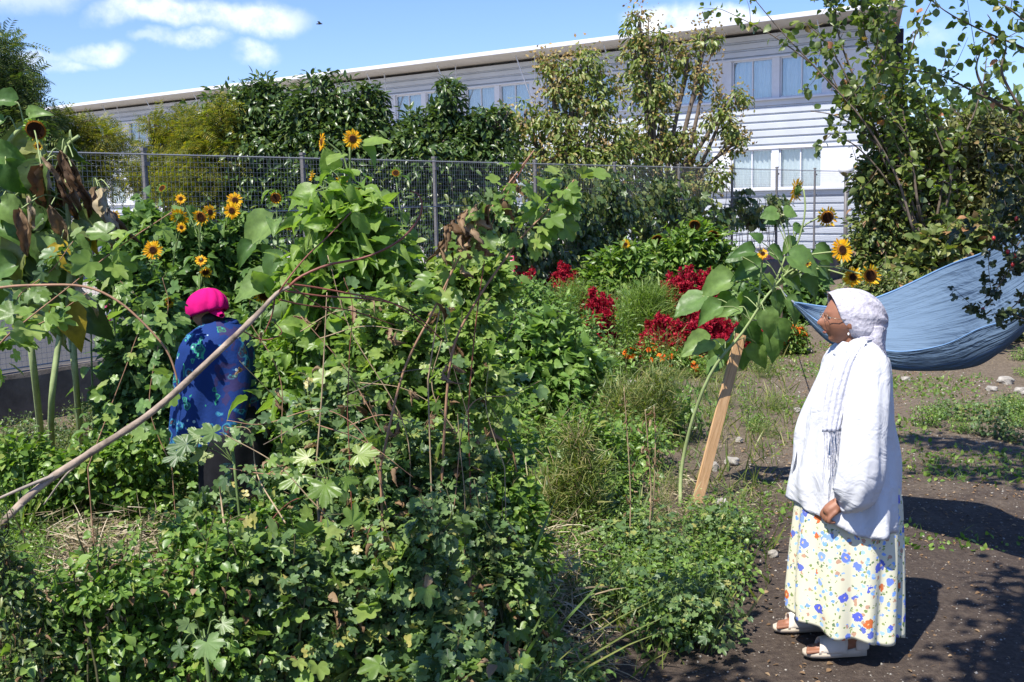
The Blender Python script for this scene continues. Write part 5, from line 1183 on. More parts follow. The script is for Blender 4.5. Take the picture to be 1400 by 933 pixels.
for a in ((60, 230, 740, 860, 1500, .22, .22), (700, 800, 730, 880, 900, .22, .22), (870, 950, 660, 720, 700, .12, .05), (960, 1040, 600, 700, 350, .08, .03), (1000, 1070, 640, 720, 350, .08, .02), (560, 820, 860, 930, 800, .2, .1), (880, 960, 520, 560, 400, .1, .03), (1230, 1400, 480, 540, 500, .07, .02)):
    P, L = straw(*a); many(m, [t_blade(.012, 3, .1), t_blade(.02, 3, .3)], P, rdir(len(P), .15, .35), rdir(len(P), 1), L)
setp(m.build('straw', STRAW), 'dry straw and dead stalks matted between the weeds', 'straw', kind='stuff')
m = MB(); P = scatter_pts(1500, lambda x, y: x > xedge(y) - .2 and x < y * .52); oct_ = (np.array([(1, 0, 0), (-1, 0, 0), (0, 1, 0), (0, -1, 0), (0, 0, .6), (0, 0, -.6)], float), [np.array([[0, 2, 4], [2, 1, 4], [1, 3, 4], [3, 0, 4], [2, 0, 5], [1, 2, 5], [3, 1, 5], [0, 3, 5]])])
many(m, [oct_], P, rdir(len(P)), rdir(len(P), 2), rng.uniform(.002, .009, len(P)) ** 1.0 * (.6 + P[:, 1] * .1), 0)
setp(m.build('gravel', STONE), 'small pale pebbles and crumbs scattered on the soil', 'gravel', kind='stuff')

for k in range(15):      # many thin canes rising through the thicket
    px, top, Y = rng.uniform(400, 690), rng.uniform(330, 600), rng.uniform(3.3, 4.9); dx = rng.normal() * 95
    cane('thin brown cane rising out of the tangled thicket', [(px - dx * .4, 760), (px + dx * .05 + rng.normal() * 14, 760 * .6 + top * .4), (px + dx * .5 + rng.normal() * 14, 760 * .25 + top * .75), (px + dx, top)], rng.uniform(.0016, .0032), [CANE, STEMX, STEMD, BARK][k % 4], 'cane', 'cane', int(rng.integers(4, 16)), .05, lmat=G_MAL if k % 2 else G_VINE, Y=Y, group='thin canes rising out of the thicket', lrange=(.3, 1), dry=int(rng.integers(0, 4)))
for k in range(8):
    px, py, Y = rng.uniform(420, 600), rng.uniform(430, 660), rng.uniform(3.4, 4.4); a = rng.uniform(-.6, .6); L = rng.uniform(40, 90)
    cane('dead brown twig lying slantwise across the thicket', [(px - L, py + L * a), (px, py - 12), (px + L, py - L * a)], .0022, [CANE, STEMD, BARK][k % 3], 'twig', 'twig', 0, .05, Y=Y, group='dead twigs lying across the thicket', dry=3, root=False)
# ---------------------------------------------------------------- right side: bush, orchard trees, hammock
G_OLIVE = leafmat('olive_leaf', [(0, (.07, .09, .03)), (.5, (.12, .14, .05)), (.85, (.17, .18, .07)), (1, (.24, .16, .08))], .3, .5, .35, back=(.16, .18, .11))
shrub('large_bush', 'huge loose olive green bush filling the right side behind the hammock', 'bush', 14.4, [(1330, 185, 50, 26), (1390, 200, 50, 40), (1270, 215, 44, 30), (1350, 250, 50, 40), (1230, 265, 40, 34), (1300, 300, 50, 40), (1400, 310, 50, 50), (1360, 370, 50, 44), (1250, 330, 44, 40), (1430, 240, 40, 40)], 17000, OVN + OV, .085, G_OLIVE, smat=BARK, clump=12, cr=.17, stems=40, r=.02, shoots=150, hang=.3)
shrub('large_bush', 'dark green bush at the left end of the big olive bush beside the white wall', 'bush', 13.9, [(1195, 250, 26, 34), (1205, 310, 34, 34), (1180, 350, 26, 26), (1230, 200, 30, 30), (1215, 370, 34, 30)], 6500, OV + OVN, .085, G_BUSH, smat=BARK, clump=10, cr=.2, stems=16, r=.012, shoots=50, hang=.3)
shrub('large_bush', 'broad leaved bush before the big olive bush, above the hammock edge', 'bush', 13.2, [(1290, 340, 34, 22), (1330, 320, 30, 20), (1250, 375, 34, 24), (1300, 385, 34, 20)], 1400, OVR, .12, G_BUSH, smat=BARK, clump=6, cr=.3, stems=12, r=.012, shoots=16, hang=.3)
shrub('large_bush', 'low greyish bush behind the headscarf of the woman in white', 'bush', 12.8, [(1180, 405, 26, 26), (1215, 400, 30, 26), (1160, 430, 24, 20), (1250, 425, 30, 24)], 3800, OV + OVN, .06, G_BUSH, smat=BARK, clump=10, cr=.2, stems=16, r=.01, shoots=30)
def limb_tree(label, base, limbs, lsz, mat, name='orchard_tree', cat='tree', trunk_r=.06, r0=.014, spacing=.035, bark=None, extra=None, fork=.9, Ts=None):
    e = thing(name, label, cat, tuple(base)); b0 = np.array(tuple(base)); tm, lm = MB(), MB()
    fk = np.array([0, 0, fork]); tm.tube(spline([(0, 0, -.05), (.03, .02, fork * .5), fk], 8), np.linspace(trunk_r, trunk_r * .8, 8), 8)
    P, D = [], []
    for pts, Y, dens in limbs:
        c = limb(pts, Y, 26) - b0; st = c[0]
        if np.linalg.norm(st - fk) > .15: tm.tube(spline([fk, (fk + st) / 2 + rng.normal(size=3) * .05, st], 8), np.linspace(trunk_r * .6, r0, 8), 6)
        tm.tube(c, np.linspace(r0, r0 * .25, 26), 5)
        L = np.linalg.norm(np.diff(c, axis=0), axis=1).sum(); k = int(L / spacing * dens)
        t = rng.random(k); q = np.array([np.interp(t, np.linspace(0, 1, 26), c[:, i]) for i in range(3)]).T
        o = unit(rng.normal(size=q.shape)); P.append(q + o * lsz * .4); D.append(o)
        for _ in range(int(L * 5 * dens)):      # side twigs
            a = c[rng.integers(3, 26)]; o = unit(rng.normal(size=3) + np.array([0, 0, .4])); ln = rng.uniform(.15, .45)
            tw = spline([a, a + o * ln * .5 + rng.normal(size=3) * .02, a + o * ln], 6); tm.tube(tw, np.linspace(r0 * .3, r0 * .12, 6), 3, cap=False)
            kk = int(ln / spacing * 1.1); t = rng.random(kk); q = np.array([np.interp(t, np.linspace(0, 1, 6), tw[:, i]) for i in range(3)]).T; oo = unit(rng.normal(size=q.shape)); P.append(q + oo * lsz * .4); D.append(unit(oo + o * .6))
    P = np.concatenate(P); D = np.concatenate(D)
    many(lm, Ts or OVR, P, unit(D + np.array([0, 0, -.3])), rdir(len(P), .7), lsz * rng.uniform(.6, 1.25, len(P)))
    tm.build('trunk', bark or BARK, e); lm.build('crown', mat, e)
    if extra: extra(e, P)
    return e
b = Vector((at(1275, 400, 14.3).x, 14.3, 0))
L1 = [([(1262, 330), (1235, 260), (1202, 185), (1150, 125), (1100, 80), (1050, 45), (1004, 21)], 13.6, .55), ([(1250, 320), (1225, 240), (1180, 165), (1121, 99), (1070, 45), (1020, -15)], 13.4, .25), ([(1255, 320), (1225, 200), (1195, 100), (1180, 30), (1175, -40)], 13.8, 1.3),
      ([(1262, 320), (1240, 200), (1220, 110), (1212, 40), (1225, -40)], 14.0, 1.5), ([(1275, 330), (1290, 230), (1275, 150), (1245, 95), (1255, 40), (1290, -30)], 13.9, .9), ([(1255, 320), (1215, 220), (1175, 178), (1140, 158), (1108, 152)], 13.6, .5), ([(1260, 330), (1215, 250), (1170, 200), (1132, 182)], 13.6, .5),
      ([(1280, 330), (1300, 250), (1285, 195), (1262, 150), (1235, 120)], 13.6, 1.6), ([(1280, 330), (1305, 220), (1330, 160), (1345, 110), (1350, 60)], 14.0, .7), ([(1250, 310), (1200, 200), (1160, 110), (1130, 60), (1100, 30)], 13.6, .8), ([(1240, 280), (1190, 160), (1150, 60), (1140, 10), (1120, -20)], 13.8, .8), ([(1240, 260), (1210, 160), (1160, 140), (1130, 90)], 13.6, 1.2), ([(1255, 280), (1240, 190), (1200, 130), (1190, 80)], 13.4, 1.5),
      ([(1260, 280), (1250, 200), (1225, 150), (1240, 90)], 14.1, 1.5), ([(1240, 260), (1200, 200), (1170, 150), (1165, 110)], 13.8, 1.4), ([(1250, 260), (1230, 130), (1200, 60), (1205, 0)], 13.7, 1.3)]
limb_tree('orchard tree with long thin shoots reaching left over the building roof', b, L1, .10, G_PLUM, r0=.018, spacing=.036)
b = Vector((at(1560, 400, 7.2).x, 7.2, 0))
L2 = [([(1520, 230), (1460, 185), (1400, 157), (1340, 130), (1290, 105), (1240, 95), (1200, 88)], 7, .9), ([(1530, 160), (1460, 100), (1397, 65), (1350, 45), (1300, 20), (1262, -8)], 7, .9), ([(1400, 157), (1370, 100), (1375, 60), (1350, 20)], 7, .6), ([(1500, 140), (1430, 60), (1390, 20), (1330, -20)], 6.8, 1.1), ([(1350, 133), (1335, 95), (1345, 60)], 7, .8), ([(1460, 185), (1420, 200), (1380, 190), (1330, 175)], 7.2, .7), ([(1540, 250), (1470, 240), (1420, 230), (1370, 225)], 7.2, .8)]
limb_tree('nearer tree at the right edge whose branches cross the sky', b, L2, .058, G_PLUM, r0=.011, spacing=.024, trunk_r=.07, fork=2.0)
BERRY = simple('berry_skin', (.45, .03, .03), .3, .5, .3, 5)
def berries(e, P):
    m = MB(); q = 8; p = (0, 0, 0)
    if True:
        th = np.linspace(0, 2 * np.pi, q + 1)[:-1]; G = np.array([[(p[0] + .008 * math.sin(f) * math.cos(t), p[1] + .008 * math.sin(f) * math.sin(t), p[2] + .009 * math.cos(f)) for t in th] for f in (.1, .8, 1.57, 2.3, 3.0)]); m.grid(G, closed=True)
    me = m.mesh('berry', BERRY)
    for _ in range(14):
        b_ = bpy.data.objects.new('berry', me); COL.objects.link(b_); b_.parent = e; b_.location = P[rng.integers(0, len(P))] + rng.normal(size=3) * .01
b = Vector((at(1640, 400, 4.4).x, 4.4, 0))
L3 = [([(1560, 330), (1480, 330), (1420, 345), (1385, 365), (1360, 400), (1340, 428)], 4.2, 1.3), ([(1560, 300), (1470, 290), (1410, 300), (1375, 320), (1352, 345)], 4.2, 1.6), ([(1560, 330), (1470, 350), (1415, 385), (1385, 420), (1350, 432)], 4.15, 1.1), ([(1550, 260), (1460, 255), (1400, 270), (1365, 300)], 4.3, 1.5), ([(1540, 300), (1450, 320), (1400, 350), (1370, 380)], 4.3, 1.5), ([(1540, 280), (1440, 300), (1395, 330), (1380, 370)], 4.1, 1.6), ([(1560, 220), (1480, 215), (1430, 225), (1395, 250)], 4.3, 1.6), ([(1560, 380), (1480, 395), (1430, 420), (1400, 400)], 4.2, 1.6)]
limb_tree('dark small leaved tree with berries hanging over the right end of the hammock', b, L3, .034, G_HAW, name='hawthorn_tree', r0=.006, spacing=.011, trunk_r=.05, fork=1.4, extra=berries, Ts=LB3)
# trees whose shade falls into the picture stand behind the photographer
def shade_tree(label, base, targets, n, size, mat, Hh, rad):
    bl = []
    for (px, py, h) in targets:
        g = gnd(px, py); k = h / math.tan(R(SUN_EL)); bl.append((Vector((g.x - .6 * k, g.y - .8 * k, h)), (rad, rad, rad * .5)))
    return tree('fruit_tree', label, base, bl, n, OVR, size, mat, .10, clump=6, shell=.1, cr=.4, upright=True)
shade_tree('fruit tree beside the viewpoint casting leaf shadows on the path', (-2.2, -2.2, 0), [(800, 925, 3.6), (880, 915, 3.7), (960, 930, 3.8), (1330, 900, 3.9), (1385, 870, 4.1), (1400, 920, 3.8), (1400, 830, 4.2)], 330, .09, G_PLUM, 3.5, .22)

shade_tree('fruit tree beyond the right edge shading the soil under the hammock', (5.2, 3.4, 0), [(1260, 600, 4.8), (1330, 605, 4.9), (1390, 620, 5.0), (1300, 640, 4.7), (1370, 650, 4.7), (1395, 800, 3.4)], 560, .09, G_PLUM, 3.5, .28)
# hammock ----------------------------------------------------------------------------------
def hammock():
    tipL = np.array(tuple(W(1086, 414, 6.3))); tipR = np.array(tuple(W(1560, 250, 4.6)))
    nu, nv = 80, 44; G = np.zeros((nu, nv, 3))
    farp = limb([(1086, 414, 6.3), (1140, 419, 6.35), (1210, 402, 6.2), (1290, 366, 5.95), (1345, 342, 5.6), (1400, 318, 5.3), (1470, 285, 5.0), (1560, 250, 4.6)], 6, nu)
    nearp = limb([(1086, 415, 6.3), (1135, 448, 6.1), (1215, 480, 5.7), (1290, 470, 5.4), (1345, 446, 5.15), (1400, 424, 4.95), (1470, 360, 4.8), (1560, 251, 4.6)], 6, nu)
    bely = limb([(1086, 416, 6.3), (1135, 470, 6.15), (1215, 501, 5.8), (1300, 516, 5.55), (1345, 508, 5.3), (1390, 470, 5.1), (1450, 400, 4.95), (1560, 252, 4.6)], 6, nu)
    for i in range(nu):
        u = i / (nu - 1); w_ = math.sin(math.pi * u)
        A, Bm, C = farp[i], bely[i].copy(), nearp[i]
        Bm[2] -= .03 * w_
        for j in range(nv):
            v = j / (nv - 1)
            ctrl = 2 * Bm - .5 * (A + C)
            ctrl = Bm * 1.5 - .25 * (A + C)
            p = (1 - v) ** 2 * A + 2 * v * (1 - v) * ctrl + v * v * C
            g = math.sin(v * 40 + u * 2.0) * .012 * (1 - w_) + math.sin(v * 26 + math.sin(u * 6) * 1.5) * .006 * w_ + math.sin(u * 30 + v * 9) * .006 * w_ * math.sin(v * math.pi) + .014 * w_ * math.sin(u * 9 - v * 13) * math.sin(math.pi * v)
            f2 = abs(math.sin(v * 9 + u * 3 + math.sin(u * 11) * .6)) ** 3 * .02 * w_ + abs(math.sin(v * 5 - u * 8)) ** 6 * .03 * w_ + abs(math.sin(v * 17 + u * 5)) ** 4 * .010
            p = p + np.array([.1, -.8, .5]) * (g - f2); G[i, j] = p
    e = thing('hammock', 'blue cloth hammock slung behind the woman in white', 'hammock', tuple(bely[nu // 2] * np.array([1, 1, 0]))); b0 = np.array(tuple(e.location))
    m, n, o = nt('hammock_cloth'); uvt = noise(n, 260, 2, .5); a = noise(n, 1.6, 3)
    r = ramp(n, [(.3, (.115, .175, .255)), (.7, (.15, .22, .31))]); n.links.new(a.outputs[0], r.inputs[0])
    uvn = n.nodes.new('ShaderNodeTexCoord'); hs_ = []
    for sx_, sy_, dd in ((2.5, 30, .6), (7, 12, 1.2), (14, 60, .4)):
        mp = n.nodes.new('ShaderNodeMapping'); n.links.new(uvn.outputs['UV'], mp.inputs[0]); mp.inputs['Scale'].default_value = (sx_, sy_, 1); hs_.append(noise(n, 1, 3, .55, dist=dd, vec=mp.outputs[0]).outputs[0])
    hh = mth(n, 'ADD', mth(n, 'ADD', hs_[0], mth(n, 'MULTIPLY', hs_[1], .9)), mth(n, 'MULTIPLY', hs_[2], .25))
    p = principled(n, None, r.outputs[0], .9, .1, bump=hh, bstr=.55, bdist=.05); tr = n.nodes.new('ShaderNodeBsdfTranslucent'); n.links.new(r.outputs[0], tr.inputs[0]); mx = n.nodes.new('ShaderNodeMixShader'); mx.inputs[0].default_value = .12
    n.links.new(p.outputs[0], mx.inputs[1]); n.links.new(tr.outputs[0], mx.inputs[2]); n.links.new(mx.outputs[0], o.inputs[0])
    q = MB(); q.grid(G - b0); c = q.build('cloth', m, e)
    uv = c.data.uv_layers.new(name='cloth'); li = np.zeros(len(c.data.loops), np.int32); c.data.loops.foreach_get('vertex_index', li)
    uv.data.foreach_set('uv', np.stack([(li // nv) / (nu - 1), (li % nv) / (nv - 1)], -1).astype(np.float32).ravel())
    s_ = c.modifiers.new('thick', 'SOLIDIFY'); s_.thickness = .003; ss = c.modifiers.new('sub', 'SUBSURF'); ss.levels = ss.render_levels = 1
    q = MB(); q.tube(G[:, 0] - b0, .006, 6); q.tube(G[:, -1] - b0, .0035, 6); q.build('hem', simple('hammock_hem', (.17, .30, .50), .8, .2, .1), e)
    ap = np.array(tuple(W(1066, 392, 13.3))); q = MB(); tl = tipL - b0; rp_ = ap - b0; q.tube(spline([tl, tl * .5 + rp_ * .5 + np.array([0, 0, -.02]), rp_], 8), .006, 6); q.tube([tipR - b0, tipR - b0 + np.array([.5, -.1, .35])], .008, 6); q.build('rope', simple('rope', (.2, .22, .25), .8), e)
    pm_ = MB(); pm_.tube([(0, 0, -.1), (0, 0, ap[2] + .04)], .04, 10)
    setp(pm_.build('wooden_post', simple('post_wood', (.12, .09, .06), .8), None, (ap[0], ap[1], 0)), 'dark wooden post behind the leaning sunflower holding the hammock rope', 'post')
hammock()
# small things beyond the fence -------------------------------------------------------------
p = at(1157, 231, 27.5); lampz = p.z
e = thing('street_lamp', 'street lamp with a white globe beyond the right end of the fence', 'street lamp', (p.x, p.y, -.3)); m = MB(); m.tube([(0, 0, 0), (0, 0, lampz + .14)], .045, 8); m.build('pole', POST, e)
m = MB(); th = np.linspace(0, 2 * np.pi, 25)[:-1]; m.grid(np.array([[(.19 * math.sin(f) * math.cos(t), .19 * math.sin(f) * math.sin(t), lampz + .3 + .17 * math.cos(f)) for t in th] for f in np.linspace(.02, 3.1, 14)]), closed=True); m.build('globe', simple('opal_glass', (.82, .82, .8), .25, .5, .02), e)
a0, a1 = at(998, 348, 31), at(1062, 348, 31); zb = a0.z; rl = thing('railing', 'low white railing of slanted bars before the foot of the building', 'railing', (a0.x, 31, zb)); wd = a1.x - a0.x
m = MB()
for z in (.03, .40): m.box((wd / 2, 0, z), (wd, .05, .05))
for x in np.arange(0, wd, .09): m.tube([(x, 0, .05), (x + .06, 0, .39)], .012, 4)
m.build('bars', WHT, rl)
for x in (-.1, wd + .1):
    m = MB(); m.box((x, 0, .25), (.2, .2, .62)); m.build('post', WHT, rl)
m = MB(); m.box((0, 0, -.35), (wd + .5, .3, .7)); o_ = m.build('planter_wall', simple('maroon_paint', (.16, .03, .06), .6), None, ((a0.x + a1.x) / 2, 31, zb - .05)); setp(o_, 'low maroon wall carrying the white railing', 'wall')
for i, (px, y0, y1, Y, lb) in enumerate(((701, 350, 402, 15.3, 'pink and white banded pole at the fence behind the bean plants'), (146, 352, 400, 11.6, 'short pink pole tied to the fence at the far left'))):
    a_, b_ = at(px, y1, Y), at(px, y0, Y); e = thing('marker_pole', lb, 'pole', (a_.x, Y, 0.0)); m = MB(); m.tube([(0, 0, 0), (0, 0, b_.z)], .028, 10); m.build('shaft', simple('pink_paint', (.62, .06, .16), .5, .4, .1), e)
    m = MB()
    for z in np.arange(.4, b_.z - .05, .22): m.tube([(0, 0, z), (0, 0, z + .06)], .0295, 10)
    m.build('band', WHT, e)
# parked car, mostly hidden
def car():
    p = at(262, 372, 24); e = thing('parked_car', 'white parked car on the street, glimpsed through the sunflower bed and the fence', 'car', (p.x, 24, stz(p.x) + .12), rotz=math.atan2(FD[1], FD[0]))
    pr = [(-2.1, .35), (-2.15, .62), (-2.0, .85), (-1.35, .95), (-.75, 1.38), (.65, 1.42), (1.35, .98), (2.05, .88), (2.15, .6), (2.1, .33)]
    m = MB(); ys = [-.84, -.8, -.6, .6, .8, .84]; sc_ = [.93, 1, 1.0, 1.0, 1, .93]
    m.grid(np.array([[(x, y * (1 - .16 * max(0, z - .9) / .5), .3 + (z - .3) * s_) for x, z in pr] for y, s_ in zip(ys, sc_)])); k = len(pr)
    b_ = m.n - 6 * k; m.F.append((np.array([list(range(b_, b_ + k))]), 0, False)); m.F.append((np.array([list(range(m.n - 1, m.n - k - 1, -1))]), 0, False)); m.build('body', simple('white_car_paint', (.75, .76, .78), .2, .6, .02), e)
    for y in (-.845, .845):
        for x0, x1, x2, x3 in ((-1.2, -.1, -.1, -.72), (.0, 1.15, .6, .0)):
            q = MB(); yy = y; q.add(np.array([(x0, yy, .97), (x1, yy, .97), (x2, yy * .9, 1.34), (x3, yy * .9, 1.34)]), np.array([[0, 1, 2, 3]])); q.build('side_window', simple('car_glass', (.03, .04, .05), .1, .6), e)
    th = np.linspace(0, 2 * np.pi, 21)[:-1]
    for x in (-1.35, 1.35):
        for y in (-.78, .78):
            q = MB(); q.grid(np.array([[(x + r_ * math.cos(t), y + d, .31 + r_ * math.sin(t)) for t in th] for r_, d in ((.01, .09), (.19, .09), (.2, .1), (.31, .09), (.31, -.09), (.01, -.09))]), closed=True); q.build('wheel', simple('tyre_rubber', (.03, .03, .03), .8), e)
car()
# bird high in the sky
p = W(437, 33, 40); m = MB(); m.tube([(-.12, 0, 0), (0, 0, .01), (.10, 0, 0)], [.012, .035, .012], 6); m.add(np.array([(-.03, 0, .02), (.05, 0, .02), (.03, .22, .08), (-.05, .2, .08), (.03, -.22, .06), (-.05, -.2, .06)]), [np.array([[0, 1, 2, 3], [0, 1, 4, 5]])]); setp(m.build('bird', simple('bird_feathers', (.03, .03, .03)), None, p), 'tiny dark bird flying right of the largest cloud', 'bird')
# ---------------------------------------------------------------- people
import bmesh
SKIN1 = simple('brown_skin', (.27, .12, .07), .5, .35, .12, 30, bstr=.1)
def join_remesh(parts, voxel):
    """several closed bmeshes -> one continuous skin"""
    me = bpy.data.meshes.new('tmp'); bm = bmesh.new()
    for p in parts: bm.from_mesh(p)
    bm.to_mesh(me); bm.free()
    o = bpy.data.objects.new('tmp', me); COL.objects.link(o)
    r = o.modifiers.new('r', 'REMESH'); r.mode = 'VOXEL'; r.voxel_size = voxel; r.use_smooth_shade = True
    s = o.modifiers.new('s', 'SMOOTH'); s.factor = .5; s.iterations = 2
    dg = bpy.context.evaluated_depsgraph_get(); me2 = bpy.data.meshes.new_from_object(o.evaluated_get(dg))
    bpy.data.objects.remove(o)
    return me2
def closed_tube(pts, rad, sides=12, n=None, squash=None):
    m = MB(); P = np.array([tuple(p) for p in pts], float)
    if n: 
        rr = np.interp(np.linspace(0, 1, n), np.linspace(0, 1, len(pts)), rad); P = spline(P, n); rad = rr
    rad = np.array(rad, float)
    # rounded ends
    d0, d1 = unit(P[0] - P[1]), unit(P[-1] - P[-2])
    P = np.vstack([P[0] + d0 * rad[0] * .8, P[0] + d0 * rad[0] * .5, P, P[-1] + d1 * rad[-1] * .5, P[-1] + d1 * rad[-1] * .8]); rad = np.concatenate([[rad[0] * .5, rad[0] * .85], rad, [rad[-1] * .85, rad[-1] * .5]])
    m.tube(P, rad, sides); return m.mesh('t', [])
def ell(c, r, rot=None, fn=None, nu=40, nv=28):
    """closed ellipsoid; fn(dir)->scale"""
    m = MB(); G = []
    for f in np.linspace(0.001, math.pi - .001, nv):
        row = []
        for t in np.linspace(0, 2 * np.pi, nu + 1)[:-1]:
            d = np.array([math.sin(f) * math.cos(t), math.sin(f) * math.sin(t), math.cos(f)]); p = d * np.array(r)
            if fn is not None: p = p + fn(d)
            row.append(p)
        G.append(row)
    G = np.array(G)
    if rot is not None: G = G @ np.array(rot).T
    G = G + np.array(c); m.grid(G, closed=True)
    b = m.n - nu * nv; m.F.append((np.array([list(range(b + nu - 1, b - 1, -1))]), 0, True)); m.F.append((np.array([list(range(m.n - nu, m.n))]), 0, True))
    return m.mesh('t', [])
def face_fn(sc=1.0):
    def g(d, c, w, a): return a * math.exp(-((d[0] - c[0]) ** 2 / w[0] ** 2 + (d[1] - c[1]) ** 2 / w[1] ** 2 + (d[2] - c[2]) ** 2 / w[2] ** 2))
    def fn(d):      # face looks towards -X
        o = np.zeros(3); f = np.array([-1, 0, 0])
        o += f * g(d, (-1, 0, -.12), (.5, .14, .17), .028)           # nose
        o += f * g(d, (-1, 0, -.24), (.4, .17, .08), .010)
        o += f * g(d, (-1, 0, .02), (.4, .1, .15), .008)
        o += f * g(d, (-.95, 0, .22), (.4, .5, .10), .006)           # brow
        for s in (-1, 1): o -= f * g(d, (-.9, s * .34, .08), (.3, .16, .10), .011)   # eye sockets
        for s in (-1, 1): o += f * g(d, (-.85, s * .5, -.15), (.4, .25, .2), .006)
        o += f * g(d, (-.9, 0, -.42), (.3, .24, .05), .013)          # upper lip
        o += f * g(d, (-.85, 0, -.54), (.3, .22, .05), .012)         # lower lip
        o -= f * g(d, (-.88, 0, -.48), (.3, .24, .025), .006)
        o += f * g(d, (-.7, 0, -.80), (.35, .35, .14), .018)         # chin
        o -= f * g(d, (-.8, 0, -.64), (.3, .35, .05), .005)
        if d[2] < -.2: o[1] -= d[1] * .022 * min(1, (-.2 - d[2]) * 1.6)
        return o * sc
    return fn
# --- standing woman, facing -X ------------------------------------------------------------
YW = 4.6
w1 = thing('person', 'woman in white blouse, flowered skirt and white headscarf standing on the path', 'person', (W(1155, 700, YW).x, YW, 0))
o1 = np.array(tuple(w1.location))
def w(px, py, dy=0.0):
    p = W(px, py, YW + dy); return np.array((p.x, p.y, p.z)) - o1
hc = w(1158, 436)                      # head centre
head = ell(hc, (.095, .074, .112), fn=face_fn())
parts = [head, closed_tube([w(1168, 478), w(1165, 462), w(1160, 448)], [.058, .052, .05], n=6)]
ear = ell(w(1163, 444, -.072), (.014, .008, .022)); ear2 = ell(w(1163, 444, .072), (.014, .008, .022))
parts += [ear, ear2]
# torso, hips
parts += [closed_tube([w(1165, 650), w(1163, 600), w(1158, 550), w(1168, 500), w(1170, 480)], [.155, .15, .135, .095, .06], 16, n=14)]
zf = .06
hipz = w(1160, 690)[2]
for s, fx, kx in ((-1, 1168, 1162), (1, 1122, 1145)):
    dy = s * .10 
    foot = w(fx, 880 if s < 0 else 862, dy)
    foot[2] = .075
    if s > 0: foot[0] = w(1118, 862, .24)[0]; foot[1] = .22
    else: foot[1] = -.06
    parts += [closed_tube([np.array([w(1160, 670)[0], dy, hipz + .03]), np.array([w(kx, 780)[0], dy * .9, .46]), np.array([foot[0] + .01, foot[1], .22]), foot], [.105, .07, .058, .04], n=14)]
    parts += [closed_tube([foot + np.array([.035, 0, -.03]), foot + np.array([-.05, 0, -.025]), foot + np.array([-.12, 0, -.042]), foot + np.array([-.145, 0, -.045])], [.03, .033, .028, .02], n=8)]
    for k in range(5):
        tt = foot + np.array([-.15, (k - 2) * .016, -.05]); ln = (.045, .04, .036, .03, .024)[k if s < 0 else k]
        parts += [closed_tube([tt + np.array([.02, 0, .004]), tt + np.array([-ln, 0, -.002])], [.0105, .009], 8)]
# arms: near (left) arm on the camera side, far arm clasped in front
sh = w(1182, 512, -.14); el = w(1180, 612, -.24); wr = w(1155, 684, -.20)
parts += [closed_tube([sh, (sh + el) / 2, el, (el + wr) / 2, wr], [.042, .042, .038, .034, .027], n=16)]
sh2 = w(1175, 512, .14); el2 = w(1165, 610, .24); wr2 = w(1146, 690, -.06)
parts += [closed_tube([sh2, el2, (el2 + wr2) / 2, wr2], [.042, .038, .034, .027], n=16)]
def hand(parts, wr, palm_c, knuck_dir, curl_dir, side, s=1.0):
    kd = unit(knuck_dir); cd = unit(curl_dir - np.dot(curl_dir, kd) * kd); sd = np.cross(kd, cd) * side
    parts.append(closed_tube([wr, wr + kd * .03 * s, wr + kd * .075 * s], [.027 * s, .033 * s, .030 * s], 12, n=6))
    for i, ln in enumerate((.062, .07, .066, .052)):
        b_ = wr + kd * .08 * s + sd * (i - 1.5) * .0195 * s
        parts.append(closed_tube([b_ - kd * .02, b_ + kd * .012 * s + cd * .006, b_ + kd * (.012 + ln * .28) * s + cd * ln * .40 * s, b_ + kd * (.004 + ln * .1) * s + cd * ln * .72 * s], [.0105 * s, .0098 * s, .009 * s, .0075 * s], 8, n=9))
    t0_ = wr + kd * .03 * s + sd * -.028 * s
    parts.append(closed_tube([t0_, t0_ + kd * .025 * s - sd * .018 * s + cd * .012, t0_ + kd * .05 * s - sd * .010 * s + cd * .03 * s], [.013 * s, .0115 * s, .009 * s], 8, n=7))
hand(parts, wr, None, np.array([-.75, -.05, -.5]), np.array([.35, .3, -.9]), 1)
hand(parts, wr2, None, np.array([-.35, -.5, -.6]), np.array([.7, .1, -.6]), -1)
body = join_remesh(parts, .0042); body.materials.append(SKIN1)
bo_ = bpy.data.objects.new('body', body); COL.objects.link(bo_); bo_.parent = w1
for p in bo_.data.polygons: p.use_smooth = True
